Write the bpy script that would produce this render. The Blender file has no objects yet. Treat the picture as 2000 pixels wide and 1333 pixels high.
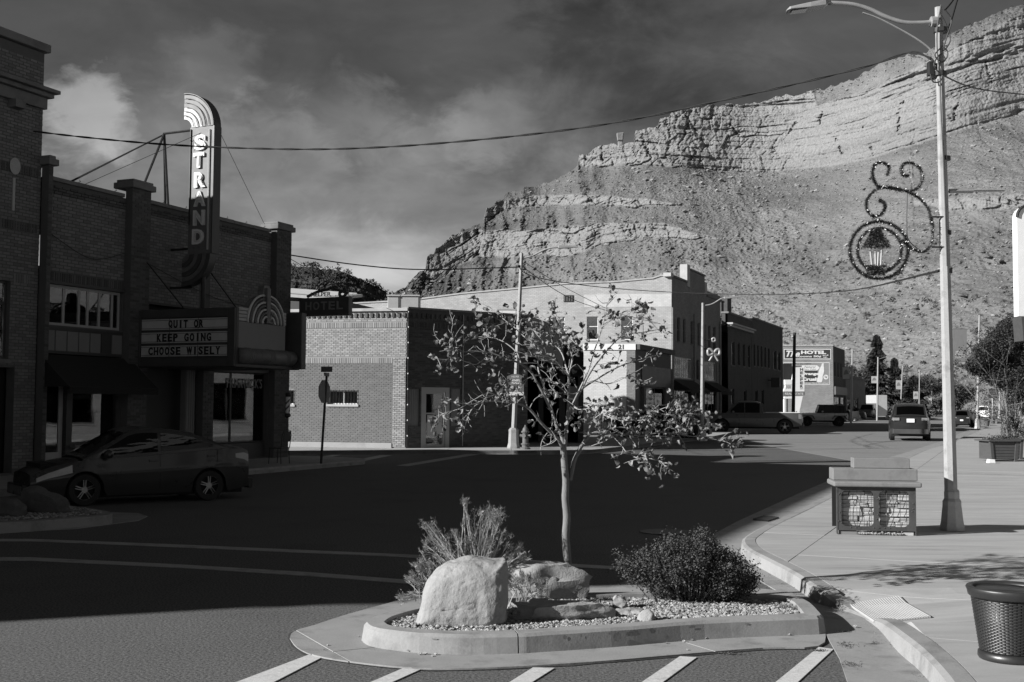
import bpy, math, random
import numpy as np
from mathutils import Vector, Matrix, noise as mnoise
R = math.radians
rnd = random.Random(7)
S = bpy.context.scene
COL = S.collection
# -- camera
F_PX = 2250.0; HCAM = 1.85; PITCH = math.atan(124.5 / F_PX); ROLL = 0.006
cF = Vector((0, math.cos(PITCH), math.sin(PITCH)))
r0 = Vector((1, 0, 0)); u0 = Vector((0, -math.sin(PITCH), math.cos(PITCH)))
cR = r0 * math.cos(ROLL) + u0 * math.sin(ROLL)
cU = u0 * math.cos(ROLL) - r0 * math.sin(ROLL)
cam_d = bpy.data.cameras.new('camera'); cam = bpy.data.objects.new('camera', cam_d)
COL.objects.link(cam); S.camera = cam
cam_d.sensor_width = 36; cam_d.lens = 36 * F_PX / 2000; cam_d.clip_start = 0.1; cam_d.clip_end = 9000
m = Matrix.Identity(4)
for i in range(3):
    m[i][0] = cR[i]; m[i][1] = cU[i]; m[i][2] = -cF[i]
m[0][3] = 0; m[1][3] = 0; m[2][3] = HCAM
cam.matrix_world = m
# -- sun, sky, exposure
SUN_AZ = R(21.5); SUN_EL = R(23.0)      # direction the light travels, measured from +X towards +Y
sv = Vector((math.cos(SUN_AZ) * math.cos(SUN_EL), math.sin(SUN_AZ) * math.cos(SUN_EL), -math.sin(SUN_EL)))
ld = bpy.data.lights.new('sun', 'SUN'); ld.energy = 5.0; ld.angle = R(0.5); ld.color = (1.0, 0.995, 0.985)
sun = bpy.data.objects.new('sun', ld); COL.objects.link(sun)
sun.rotation_euler = sv.to_track_quat('-Z', 'Y').to_euler(); sun.location = (-60, -30, 60)
S.view_settings.view_transform = 'Standard'; S.view_settings.look = 'None'
S.view_settings.gamma = 1; S.view_settings.use_curve_mapping = False
S.view_settings.exposure = 0.85
W = bpy.data.worlds.new('World'); S.world = W; W.use_nodes = True
def px_dir(px, py):
    return (cF * F_PX + cR * (px - 1000) - cU * (py - 666.5)).normalized()
def G(px, py, z=0.0):
    d = px_dir(px, py); t = (z - HCAM) / d.z
    return Vector((d.x * t, d.y * t, z))
def P(px, py, Y):
    d = px_dir(px, py); t = Y / d.y
    return Vector((d.x * t, Y, HCAM + d.z * t))
nt = W.node_tree; N = nt.nodes; L = nt.links
N.clear()
def nd(t, **k):
    n = N.new(t)
    for a, b in k.items(): setattr(n, a, b)
    return n
wout = nd('ShaderNodeOutputWorld'); bg = nd('ShaderNodeBackground'); L.new(bg.outputs[0], wout.inputs[0])
sky = nd('ShaderNodeTexSky', sky_type='NISHITA'); sky.sun_disc = False
sky.sun_elevation = SUN_EL
sky.sun_rotation = math.atan2(-sv.x, -sv.y)
sky.air_density = 0.8; sky.dust_density = 0.6; sky.ozone_density = 1.0
sep = nd('ShaderNodeSeparateColor'); L.new(sky.outputs[0], sep.inputs[0])   # red-filter black and white
tc = nd('ShaderNodeTexCoord')
def mth(op, a, b=None, c=None, clamp=False):
    n = nd('ShaderNodeMath', operation=op); n.use_clamp = clamp
    for i, v in enumerate((a, b, c)):
        if v is None: continue
        if isinstance(v, (int, float)): n.inputs[i].default_value = v
        else: L.new(v, n.inputs[i])
    return n.outputs[0]
sx = nd('ShaderNodeSeparateXYZ'); L.new(tc.outputs['Generated'], sx.inputs[0])
def cloud(scale, stretch, detail, off, rough=0.55, dist=0.4):
    mp = nd('ShaderNodeMapping'); L.new(tc.outputs['Generated'], mp.inputs[0])
    mp.inputs['Scale'].default_value = (scale, scale, scale * stretch); mp.inputs['Location'].default_value = off
    n = nd('ShaderNodeTexNoise'); L.new(mp.outputs[0], n.inputs['Vector'])
    n.inputs['Scale'].default_value = 1; n.inputs['Detail'].default_value = detail
    n.inputs['Roughness'].default_value = rough; n.inputs['Distortion'].default_value = dist
    return n.outputs['Fac']
big = cloud(3.2, 2.6, 5, (3.1, 1.2, 0.3))
mid = cloud(9, 1.8, 8, (1.7, 5.2, 2.3), 0.6, 0.5)
fine = cloud(26, 1.6, 5, (4.2, 0.2, 7.3), 0.6)
ze = mth('ADD', sx.outputs['Z'], mth('MULTIPLY', mth('SUBTRACT', big, 0.5), -0.13))
ze = mth('ADD', ze, mth('MULTIPLY', mth('SUBTRACT', mid, 0.5), -0.09))
rp = nd('ShaderNodeValToRGB'); L.new(ze, rp.inputs[0]); cr = rp.color_ramp
stops = [(0.0, .64), (0.07, .60), (0.115, .44), (0.165, .235), (0.225, .135), (0.28, .09), (0.5, .052), (1.0, .045)]
cr.elements[0].position, cr.elements[0].color = 0.0, (.64, .64, .64, 1)
cr.elements[1].position, cr.elements[1].color = 1.0, (.045, .045, .045, 1)
for p_, v_ in stops[1:-1]:
    e = cr.elements.new(p_); e.color = (v_, v_, v_, 1)
cr.interpolation = 'EASE'
val = mth('MULTIPLY', mth('MULTIPLY', rp.outputs[0], mth('ADD', mth('MULTIPLY', mth('SUBTRACT', big, 0.5), 1.1), 1.0)), mth('ADD', mth('MULTIPLY', mth('SUBTRACT', mid, 0.5), 0.8), 1.0))
def puff(px, py, rad, amp, aspect=1.6):
    d = px_dir(px, py)
    sub = nd('ShaderNodeVectorMath', operation='SUBTRACT'); L.new(tc.outputs['Generated'], sub.inputs[0]); sub.inputs[1].default_value = d
    mul = nd('ShaderNodeVectorMath', operation='MULTIPLY'); L.new(sub.outputs[0], mul.inputs[0])
    mul.inputs[1].default_value = (1 / rad, 1 / rad, aspect / rad)
    ln = nd('ShaderNodeVectorMath', operation='LENGTH'); L.new(mul.outputs[0], ln.inputs[0])
    q = mth('ADD', ln.outputs['Value'], mth('MULTIPLY', mth('SUBTRACT', mid, 0.5), 2.6))
    q = mth('ADD', q, mth('MULTIPLY', mth('SUBTRACT', fine, 0.5), 1.6))
    q = mth('MULTIPLY', mth('SUBTRACT', 1.12, q), 1.5, clamp=True)
    q = mth('SMOOTH_MIN', q, 1.0, 0.2)
    return mth('MULTIPLY', q, amp)
for a in [(188, 228, .039, .26, 1.0), (330, 265, .08, .045, 2.0), (560, 310, .06, .07, 1.2), (700, 250, .06, .05, 1.6),
          (960, 235, .05, .10, 1.4), (860, 275, .05, .05, 1.6), (395, 135, .045, .055, 1.4), (790, 275, .06, .05, 1.4),
          (640, 545, .14, .10, 3.2), (1290, 110, .11, -.016, 1.4), (650, 495, .04, -.05, 3.0), (1150, 180, .09, -.02, 1.2),
          (730, 535, .05, .14, 5.0)]:
    val = mth('ADD', val, puff(*a))
val = mth('MAXIMUM', val, 0.03)
SKYK = 0.1
clear = mth('MULTIPLY', sep.outputs[0], 0.55)
tot = mth('ADD', mth('MULTIPLY', val, 0.50 / SKYK), mth('MULTIPLY', mth('MINIMUM', clear, 2.0), 0.03))
L.new(tot, bg.inputs[0]); bg.inputs[1].default_value = SKYK
# -- helpers
def tag(o, label=None, cat=None, group=None, kind=None):
    if label: o['label'] = label
    if cat: o['category'] = cat
    if group: o['group'] = group
    if kind: o['kind'] = kind
    return o
def empty(name, loc=(0, 0, 0), rz=0.0, label=None, cat=None, group=None):
    o = bpy.data.objects.new(name, None); COL.objects.link(o)
    o.location = loc; o.rotation_euler = (0, 0, rz); o.empty_display_size = 0.3
    return tag(o, label, cat, group)
class MB:
    def __init__(s): s.v = []; s.f = []; s.mi = []
    def add(s, vs, fs, mi=0):
        b = len(s.v); s.v += [tuple(v) for v in vs]
        s.f += [tuple(i + b for i in f) for f in fs]; s.mi += [mi] * len(fs)
        return s
    def box(s, x0, x1, y0, y1, z0, z1, mi=0):
        v = [(x0, y0, z0), (x1, y0, z0), (x1, y1, z0), (x0, y1, z0), (x0, y0, z1), (x1, y0, z1), (x1, y1, z1), (x0, y1, z1)]
        return s.add(v, [(0, 3, 2, 1), (4, 5, 6, 7), (0, 1, 5, 4), (1, 2, 6, 5), (2, 3, 7, 6), (3, 0, 4, 7)], mi)
    def quad(s, a, b, c, d, mi=0): return s.add([a, b, c, d], [(0, 1, 2, 3)], mi)
    def prism(s, poly, z0, z1, mi=0, bottom=False):
        n = len(poly); v = [(p[0], p[1], z0) for p in poly] + [(p[0], p[1], z1) for p in poly]
        area = sum(poly[i][0] * poly[(i + 1) % n][1] - poly[(i + 1) % n][0] * poly[i][1] for i in range(n))
        if area < 0:
            v = v[:n][::-1] + v[n:][::-1]
        f = [tuple(range(n, 2 * n))] + [(i, (i + 1) % n, n + (i + 1) % n, n + i) for i in range(n)]
        if bottom: f.append(tuple(range(n - 1, -1, -1)))
        return s.add(v, f, mi)
    def xz_prism(s, poly, y0, y1, mi=0):   # outline in x,z pushed along y
        n = len(poly); v = [(p[0], y0, p[1]) for p in poly] + [(p[0], y1, p[1]) for p in poly]
        f = [tuple(range(n)), tuple(range(2 * n - 1, n - 1, -1))] + [((i + 1) % n, i, n + i, n + (i + 1) % n) for i in range(n)]
        return s.add(v, f, mi)
    def tube(s, pts, rad, n=8, mi=0, cap=True):
        pts = [Vector(p) for p in pts]; k = len(pts)
        rads = rad if isinstance(rad, (list, tuple)) else [rad] * k
        b = len(s.v); vs = []; prev = None
        for i, p in enumerate(pts):
            t = (pts[min(i + 1, k - 1)] - pts[max(i - 1, 0)])
            t = t.normalized() if t.length > 1e-9 else Vector((0, 0, 1))
            if prev is None:
                a = Vector((0, 0, 1)) if abs(t.z) < .9 else Vector((1, 0, 0))
                x = t.cross(a).normalized()
            else:
                x = prev - t * prev.dot(t)
                x = x.normalized() if x.length > 1e-6 else t.orthogonal().normalized()
            prev = x; y = t.cross(x)
            for j in range(n):
                an = 2 * math.pi * j / n
                vs.append(p + (x * math.cos(an) + y * math.sin(an)) * rads[i])
        fs = []
        for i in range(k - 1):
            for j in range(n):
                a = i * n + j; c = i * n + (j + 1) % n
                fs.append((a, c, c + n, a + n))
        if cap:
            fs.append(tuple(range(n - 1, -1, -1))); fs.append(tuple((k - 1) * n + j for j in range(n)))
        return s.add(vs, fs, mi)
    def lathe(s, prof, n=20, c=(0, 0), mi=0, cap=True):     # prof: (r,z)
        vs = []; fs = []
        for r_, z_ in prof:
            for j in range(n):
                a = 2 * math.pi * j / n
                vs.append((c[0] + r_ * math.cos(a), c[1] + r_ * math.sin(a), z_))
        for i in range(len(prof) - 1):
            for j in range(n):
                a = i * n + j; b_ = i * n + (j + 1) % n
                fs.append((a, b_, b_ + n, a + n))
        if cap: fs.append(tuple(range(n - 1, -1, -1))); fs.append(tuple((len(prof) - 1) * n + j for j in range(n)))
        return s.add(vs, fs, mi)
    def xform(s, mat):
        s.v = [tuple(mat @ Vector(v)) for v in s.v]; return s
    def merge(s, o): return s.add(o.v, o.f)
    def mesh(s, name, mats):
        me = bpy.data.meshes.new(name); me.from_pydata(s.v, [], s.f)
        mats = mats if isinstance(mats, (list, tuple)) else [mats]
        for m_ in mats: me.materials.append(m_)
        if len(mats) > 1: me.polygons.foreach_set('material_index', s.mi)
        me.update(); return me
    def build(s, name, mats, parent=None, smooth=False, bevel=0, label=None, cat=None, group=None, kind=None, fix=False):
        me = s.mesh(name, mats)
        if fix:
            import bmesh
            bm = bmesh.new(); bm.from_mesh(me); bmesh.ops.remove_doubles(bm, verts=bm.verts, dist=1e-5)
            bmesh.ops.recalc_face_normals(bm, faces=bm.faces); bm.to_mesh(me); bm.free()
        if smooth: me.shade_smooth()
        return link(name, me, parent, bevel, label, cat, group, kind)
def link(name, me, parent=None, bevel=0, label=None, cat=None, group=None, kind=None, loc=None):
    o = bpy.data.objects.new(name, me); COL.objects.link(o)
    if parent: o.parent = parent
    if loc is not None: o.location = loc
    if bevel:
        b = o.modifiers.new('bevel', 'BEVEL'); b.width = bevel; b.segments = 2; b.limit_method = 'ANGLE'; b.angle_limit = R(35)
    return tag(o, label, cat, group, kind)
def copy_tree(o, parent=None):
    c = o.copy(); COL.objects.link(c); c.parent = parent
    for ch in list(o.children): copy_tree(ch, c)
    return c
# -- materials (everything is grey: a black-and-white photograph)
def mat(name, g, rough=0.85, var=0.25, scale=6.0, fine=0.15, fscale=60.0, bump=0.3, bdist=0.004, metal=0.0,
        island=0.0, spec=0.35, stains=0.0, sscale=0.8, coat=0.0, stretch=(1, 1, 1), trans=0.0, wcoord=False):
    M = bpy.data.materials.new(name); M.use_nodes = True
    t = M.node_tree; n = t.nodes; l = t.links; bs = n['Principled BSDF']
    co = n.new('ShaderNodeTexCoord'); src = co.outputs['Object']
    if wcoord:
        ge = n.new('ShaderNodeNewGeometry'); src = ge.outputs['Position']
    mp = n.new('ShaderNodeMapping'); mp.inputs['Scale'].default_value = stretch; l.new(src, mp.inputs[0])
    def ns(sc, det, rg=.6):
        x = n.new('ShaderNodeTexNoise'); l.new(mp.outputs[0], x.inputs['Vector'])
        x.inputs['Scale'].default_value = sc; x.inputs['Detail'].default_value = det; x.inputs['Roughness'].default_value = rg
        return x.outputs['Fac']
    def m_(op, a, b, cl=False):
        x = n.new('ShaderNodeMath'); x.operation = op; x.use_clamp = cl
        for i, v in enumerate((a, b)):
            if isinstance(v, (int, float)): x.inputs[i].default_value = v
            else: l.new(v, x.inputs[i])
        return x.outputs[0]
    n1 = ns(scale, 5); n2 = ns(fscale, 3, .7)
    v = m_('ADD', m_('MULTIPLY', m_('SUBTRACT', n1, .5), 2 * var * 1.6), 1.0)
    v = m_('ADD', v, m_('MULTIPLY', m_('SUBTRACT', n2, .5), 2 * fine * 1.6))
    if stains:
        n3 = ns(sscale, 6, .65)
        st = m_('MULTIPLY', m_('SUBTRACT', n3, .52), 6.0, True)
        v = m_('SUBTRACT', v, m_('MULTIPLY', st, stains))
    if island:
        ge2 = n.new('ShaderNodeNewGeometry'); oi = n.new('ShaderNodeObjectInfo')
        r_ = m_('FRACT', m_('ADD', ge2.outputs['Random Per Island'], oi.outputs['Random']), 0)
        v = m_('MULTIPLY', v, m_('ADD', m_('MULTIPLY', m_('SUBTRACT', r_, .5), 2 * island), 1.0))
    v = m_('MAXIMUM', m_('MULTIPLY', v, g), g * .15)
    v = m_('MINIMUM', v, .92)
    l.new(v, bs.inputs['Base Color'])
    bs.inputs['Metallic'].default_value = metal
    bs.inputs['Specular IOR Level'].default_value = spec
    rr = m_('ADD', m_('MULTIPLY', m_('SUBTRACT', n1, .5), .25), rough)
    l.new(m_('MAXIMUM', rr, .03), bs.inputs['Roughness'])
    if coat: bs.inputs['Coat Weight'].default_value = coat; bs.inputs['Coat Roughness'].default_value = .06
    if bump:
        b = n.new('ShaderNodeBump'); b.inputs['Strength'].default_value = bump; b.inputs['Distance'].default_value = bdist
        l.new(m_('ADD', m_('MULTIPLY', n2, .6), m_('MULTIPLY', n1, .8)), b.inputs['Height']); l.new(b.outputs[0], bs.inputs['Normal'])
    if trans:
        tr = n.new('ShaderNodeBsdfTranslucent'); mx = n.new('ShaderNodeMixShader'); mx.inputs[0].default_value = trans
        l.new(v, tr.inputs[0]); out = n['Material Output']
        l.new(bs.outputs[0], mx.inputs[1]); l.new(tr.outputs[0], mx.inputs[2]); l.new(mx.outputs[0], out.inputs[0])
    return M
M = {}
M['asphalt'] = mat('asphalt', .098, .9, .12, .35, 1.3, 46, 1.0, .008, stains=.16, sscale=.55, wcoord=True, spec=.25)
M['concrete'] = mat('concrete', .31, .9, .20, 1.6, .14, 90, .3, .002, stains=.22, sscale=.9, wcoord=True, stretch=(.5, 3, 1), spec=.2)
M['street'] = mat('pale_asphalt', .19, .9, .10, .35, .35, 40, .5, .004, stains=.12, sscale=.2, wcoord=True, spec=.25)  # lighter base tone than the near road
M['kerb'] = mat('kerb_concrete', .255, .9, .12, 3, .12, 60, .5, .004, stains=.34, sscale=2.6, wcoord=True, spec=.2)
M['paint_line'] = mat('road_paint', .50, .8, .12, 5, .30, 60, .4, .002, stains=.35, sscale=5, wcoord=True)
M['paint_worn'] = mat('worn_road_paint', .34, .85, .15, 4, .3, 60, .4, .002, stains=.3, sscale=3, wcoord=True)
M['crack'] = mat('crack_filler', .03, .9, .2)
M['tar'] = mat('joint_tar', .045, .8, .2, wcoord=True)
M['mortar'] = mat('mortar', .09, .95, .15, 5, .1)
M['mortar_l'] = mat('pale_mortar', .24, .95, .1, 5, .1)
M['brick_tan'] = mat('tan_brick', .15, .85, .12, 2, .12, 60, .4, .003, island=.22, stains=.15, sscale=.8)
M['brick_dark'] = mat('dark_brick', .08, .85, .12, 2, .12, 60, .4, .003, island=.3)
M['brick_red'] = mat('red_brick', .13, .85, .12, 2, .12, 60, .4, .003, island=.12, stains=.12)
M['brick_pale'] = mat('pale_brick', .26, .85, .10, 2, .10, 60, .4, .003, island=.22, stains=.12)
M['coping'] = mat('stone_coping', .16, .9, .2, 3, .15, 40, .5, .005, stains=.3)
M['coping_l'] = mat('pale_coping', .38, .9, .15, 3, .15, 40, .5, .005, stains=.3)
M['plinth'] = mat('painted_plinth', .30, .85, .1, 2, .08, stains=.2, sscale=1.5)
M['stucco_d'] = mat('dark_stucco', .09, .9, .15, 3)
M['white_paint'] = mat('white_paint', .68, .6, .06, 3, .04, stains=.1)
M['cream_trim'] = mat('cream_trim', .36, .6, .1, 3)
M['trim_dark'] = mat('dark_trim', .05, .5, .2, 3)
M['black'] = mat('black_metal', .022, .5, .2, 8, bump=.1)
M['cloth_black'] = mat('black_canvas', .018, .95, .2, 12)
M['cloth_grey'] = mat('grey_canvas', .05, .95, .2, 12)
M['panel_grey'] = mat('grey_panel', .19, .7, .1, 3)
M['galv'] = mat('galvanised_steel', .34, .45, .14, 8, .1, 50, .1, .001, metal=.35, stains=.12, sscale=2.5)
M['pole_paint'] = mat('chalky_pole_paint', .29, .55, .1, 5, .1, 60, .15, .001, stains=.3, sscale=7)
M['steel'] = mat('steel_frame', .07, .6, .2, 9, .15, 60, .3, .001, metal=.4, stains=.3, sscale=6)
M['bench_stone'] = mat('cast_bench_stone', .17, .85, .14, 4, .12, 80, .4, .003, stains=.3, sscale=4)
M['gabion_rock'] = mat('gabion_rock', .36, .9, .15, 9, .15, 80, .6, .006, island=.25)
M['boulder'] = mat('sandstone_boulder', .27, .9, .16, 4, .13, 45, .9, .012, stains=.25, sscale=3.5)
M['boulder_shaded'] = mat('shaded_boulder', .09, .9, .16, 4, .13, 45, .9, .012, stains=.25, sscale=3.5)  # same stone as the boulder, left planter's shade put into its colour
M['gravel'] = mat('gravel_stones', .24, .85, .15, 20, .1, island=.55, bump=.3)
M['soil'] = mat('gravel_bed_soil', .16, .95, .3, 20, .3)
M['bark'] = mat('young_bark', .16, .9, .2, 14, .2, 90, .8, .006, stretch=(1, 1, .35))
M['twig'] = mat('pale_twig', .28, .9, .2, 20)
M['leaf'] = mat('dry_leaf', .18, .7, .25, 30, island=.65, trans=.22, bump=.2)
M['shrub_leaf'] = mat('small_shrub_leaf', .06, .7, .2, 30, island=.55, trans=.12, bump=0, spec=.25)
M['brush'] = mat('rabbitbrush_stem', .33, .9, .2, 20, island=.4, trans=.2, bump=0)
M['conifer'] = mat('conifer_needles', .035, .9, .3, 3, island=.5, bump=0)
M['far_leaf'] = mat('bare_crown_twigs', .06, .9, .3, 3, island=.5, bump=0)
M['bush_leaf'] = mat('street_tree_leaves', .035, .6, .3, 3, island=.6, bump=0, trans=.15, spec=.5)
M['scrub'] = mat('desert_scrub', .05, .95, .3, 3, island=.5, bump=0)
M['tyre'] = mat('tyre_rubber', .02, .85, .2, 20)
M['alloy'] = mat('alloy_rim', .32, .35, .1, 8, metal=.75, bump=0)
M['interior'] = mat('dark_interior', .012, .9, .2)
M['lampglass'] = mat('clear_lamp_glass', .5, .12, .2, 8, metal=.5, bump=0)
M['tail'] = mat('tail_lamp', .20, .1, .2, 8, coat=.8, bump=0)
M['chrome'] = mat('chrome', .7, .12, .05, metal=1, bump=0)
M['sign_board'] = mat('milky_sign_board', .44, .55, .08, 3, stains=.12)
M['sign_face'] = mat('faded_sign_enamel', .12, .5, .16, 4, .1, stains=.3, sscale=5)
M['sign_light'] = mat('flaking_light_enamel', .52, .55, .14, 6, .1, stains=.45, sscale=6)
M['letter_white'] = mat('white_letter_enamel', .62, .45, .06, 6, bump=0)
M['letter_black'] = mat('black_letter', .015, .5, .1, bump=0)
M['sign_dark'] = mat('dark_sign_enamel', .06, .4, .2, 5)
M['sign_green'] = mat('mid_sign_sheet', .13, .4, .1, 5, bump=0)
M['tube_glass'] = mat('neon_tube_glass', .5, .15, .1, bump=0)
M['garland'] = mat('tinsel_garland', .035, .5, .2, 5, island=.8, spec=.8, bump=0)
M['bulb'] = mat('garland_bulb', .75, .1, .1, bump=0, coat=1)
M['wood_planter'] = mat('stained_planter_wood', .06, .7, .2, 3, .2, 40, .4, .003, stretch=(1, 1, 6))
M['wicker'] = mat('black_wicker_plastic', .02, .42, .2, 8, bump=.1, spec=.7)
M['mural_dark'] = mat('mural_dark_paint', .03, .8, .12, 2, .2, 20)
M['mural_mid'] = mat('mural_mid_paint', .20, .8, .12, 2, .2, 20)
M['mural_light'] = mat('mural_light_paint', .55, .8, .08, 2, .15, 20)
M['roof_metal'] = mat('ribbed_roof_metal', .3, .5, .1, 3)
M['hill'] = mat('wooded_hill', .03, .95, .5, .03, .5, .4, 1, 2.0, wcoord=True)
M['poster'] = mat('paper_poster', .45, .8, .1, 4)
M['curtain'] = mat('pale_curtain', .55, .9, .1, 4)
M['banner'] = mat('vinyl_banner', .42, .7, .15, 3)
M['hydrant'] = mat('hydrant_paint', .11, .5, .15, 9)
def glass_mat(name, tint, base):
    M_ = bpy.data.materials.new(name); M_.use_nodes = True
    t = M_.node_tree; n = t.nodes; l = t.links; n.remove(n['Principled BSDF']); out = n['Material Output']
    gl = n.new('ShaderNodeBsdfGlossy'); gl.inputs['Roughness'].default_value = .015; gl.inputs['Color'].default_value = (.9, .9, .9, 1)
    tr = n.new('ShaderNodeBsdfTransparent'); tr.inputs[0].default_value = (tint, tint, tint, 1)
    fr = n.new('ShaderNodeFresnel'); fr.inputs[0].default_value = 1.5
    no = n.new('ShaderNodeTexNoise'); no.inputs['Scale'].default_value = 1.3
    bu = n.new('ShaderNodeBump'); bu.inputs['Strength'].default_value = .05; bu.inputs['Distance'].default_value = .03
    l.new(no.outputs[0], bu.inputs['Height']); l.new(bu.outputs[0], gl.inputs['Normal'])
    a = n.new('ShaderNodeMath'); a.operation = 'ADD'; a.inputs[1].default_value = base; a.use_clamp = True
    l.new(fr.outputs[0], a.inputs[0]); mx = n.new('ShaderNodeMixShader'); l.new(a.outputs[0], mx.inputs[0])
    l.new(tr.outputs[0], mx.inputs[1]); l.new(gl.outputs[0], mx.inputs[2]); l.new(mx.outputs[0], out.inputs[0])
    return M_
M['glass'] = glass_mat('window_glass', .8, .10)
M['carglass'] = glass_mat('tinted_car_glass', .12, .0); M['carglass'].node_tree.nodes['Glossy BSDF'].inputs['Color'].default_value = (.55, .55, .55, 1)
def car_paint(name, g, rough=.3):
    return mat(name, g, rough, .05, 2, .03, 60, bump=0, metal=.1, coat=.3, spec=.3)
# -- planes seen in the photograph
class Plane:
    def __init__(s, o, ang):
        s.o = Vector((o[0], o[1], 0)); s.ang = ang
        s.d = Vector((math.cos(ang), math.sin(ang), 0)); s.n = Vector((-s.d.y, s.d.x, 0))   # n points into the building
    def at(s, px, py, off=0.0):
        d = px_dir(px, py); o = s.o + s.n * off
        t = (o.dot(s.n)) / d.dot(s.n)
        p = d * t
        return (p - o).dot(s.d), p.z + HCAM
    def W(s, a, y, z): q = s.o + s.d * a + s.n * y; return Vector((q.x, q.y, z))
ST = Vector((.392, .920, 0)).normalized(); ST_ANG = math.atan2(ST.y, ST.x)
PERP_ANG = ST_ANG - math.pi / 2
p545 = G(545, 893, .15)
FA = Plane((p545.x, p545.y), ST_ANG)             # left street facade, s=0 at the theatre's far corner
def holed(mb, s0, s1, z0, z1, holes, y0=0.0, rev=.15, mi=0):
    xs = sorted(set([s0, s1] + [min(max(h[i], s0), s1) for h in holes for i in (0, 1)]))
    zs = sorted(set([z0, z1] + [min(max(h[i], z0), z1) for h in holes for i in (2, 3)]))
    for i in range(len(xs) - 1):
        for j in range(len(zs) - 1):
            a, b, c, d = xs[i], xs[i + 1], zs[j], zs[j + 1]
            if b - a < 1e-6 or d - c < 1e-6: continue
            mx_, mz_ = (a + b) / 2, (c + d) / 2
            if any(h[0] < mx_ < h[1] and h[2] < mz_ < h[3] for h in holes): continue
            mb.quad((a, y0, c), (b, y0, c), (b, y0, d), (a, y0, d), mi)
    for a, b, c, d in holes:
        e = y0 + rev
        mb.quad((a, y0, c), (a, y0, d), (a, e, d), (a, e, c), mi); mb.quad((b, y0, d), (b, y0, c), (b, e, c), (b, e, d), mi)
        mb.quad((a, y0, d), (b, y0, d), (b, e, d), (a, e, d), mi); mb.quad((b, y0, c), (a, y0, c), (a, e, c), (b, e, c), mi)
    return mb
def brick_cells(s0, s1, z0, z1, holes, bl=.215, bh=.075, joint=.012, soldier=False):
    out = []; row = 0; z = z0
    if soldier: bl, bh = .075, min(.22, z1 - z0)
    while z + bh * .6 < z1:
        zt = min(z + bh - joint, z1); x = s0 - (bl / 2 if (row % 2 and not soldier) else 0)
        while x < s1:
            a, b = max(x, s0), min(x + bl - joint, s1); x += bl
            if b - a < .03: continue
            if any(h[0] < b - .01 and a + .01 < h[1] and h[2] < zt - .01 and z + .01 < h[3] for h in holes):
                segs = [(a, b)]
                for h in holes:
                    if not (h[2] < zt - .01 and z + .01 < h[3]): continue
                    ns_ = []
                    for (p, q) in segs:
                        if q <= h[0] or p >= h[1]: ns_.append((p, q)); continue
                        if p < h[0] - .03: ns_.append((p, h[0]))
                        if q > h[1] + .03: ns_.append((h[1], q))
                    segs = ns_
                for (p, q) in segs: out.append((p, q, z, zt))
            else: out.append((a, b, z, zt))
        z += bh; row += 1
    return out
def bricks(parent, cells, y0, m_, proud=.008, singles=0, key=None, name='brick'):
    """cells -> up to `singles` brick objects (nearest first) + the rest as one stuff part"""
    cells = list(cells)
    if singles and key: cells.sort(key=key)
    one = cells[:singles]; rest = cells[singles:]
    cache = {}
    for (a, b, c, d) in one:
        k = (round(b - a, 2), round(d - c, 3))
        if k not in cache:
            w, h = (b - a) / 2, (d - c) / 2
            mb = MB(); e = .004; t = proud + .03
            mb.add([(-w, 0, -h), (w, 0, -h), (w, 0, h), (-w, 0, h), (-w + e, -t, -h + e), (w - e, -t, -h + e), (w - e, -t, h - e), (-w + e, -t, h - e)],
                   [(4, 5, 6, 7), (0, 1, 5, 4), (1, 2, 6, 5), (2, 3, 7, 6), (3, 0, 4, 7)])
            cache[k] = mb.mesh(name, m_)
        link(name, cache[k], parent, loc=((a + b) / 2, y0 + .03 - rnd.uniform(0, .004), (c + d) / 2))
    if rest:
        A = np.array(rest); n = len(A); t = y0 - proud - np.random.RandomState(n).uniform(0, .004, n); e = .004
        a, b, c, d = A.T; yb = np.full(n, y0 + .01)
        V = np.stack([np.stack([a, yb, c], 1), np.stack([b, yb, c], 1), np.stack([b, yb, d], 1), np.stack([a, yb, d], 1),
                      np.stack([a + e, t, c + e], 1), np.stack([b - e, t, c + e], 1), np.stack([b - e, t, d - e], 1), np.stack([a + e, t, d - e], 1)], 1).reshape(-1, 3)
        base = (np.arange(n) * 8)[:, None, None]
        Fq = (np.array([(4, 5, 6, 7), (0, 1, 5, 4), (1, 2, 6, 5), (2, 3, 7, 6), (3, 0, 4, 7)])[None] + base).reshape(-1, 4)
        me = bpy.data.meshes.new(name + '_courses'); me.from_pydata(V.tolist(), [], Fq.tolist()); me.materials.append(m_); me.update()
        link(name + '_courses', me, parent, kind='stuff')
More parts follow.
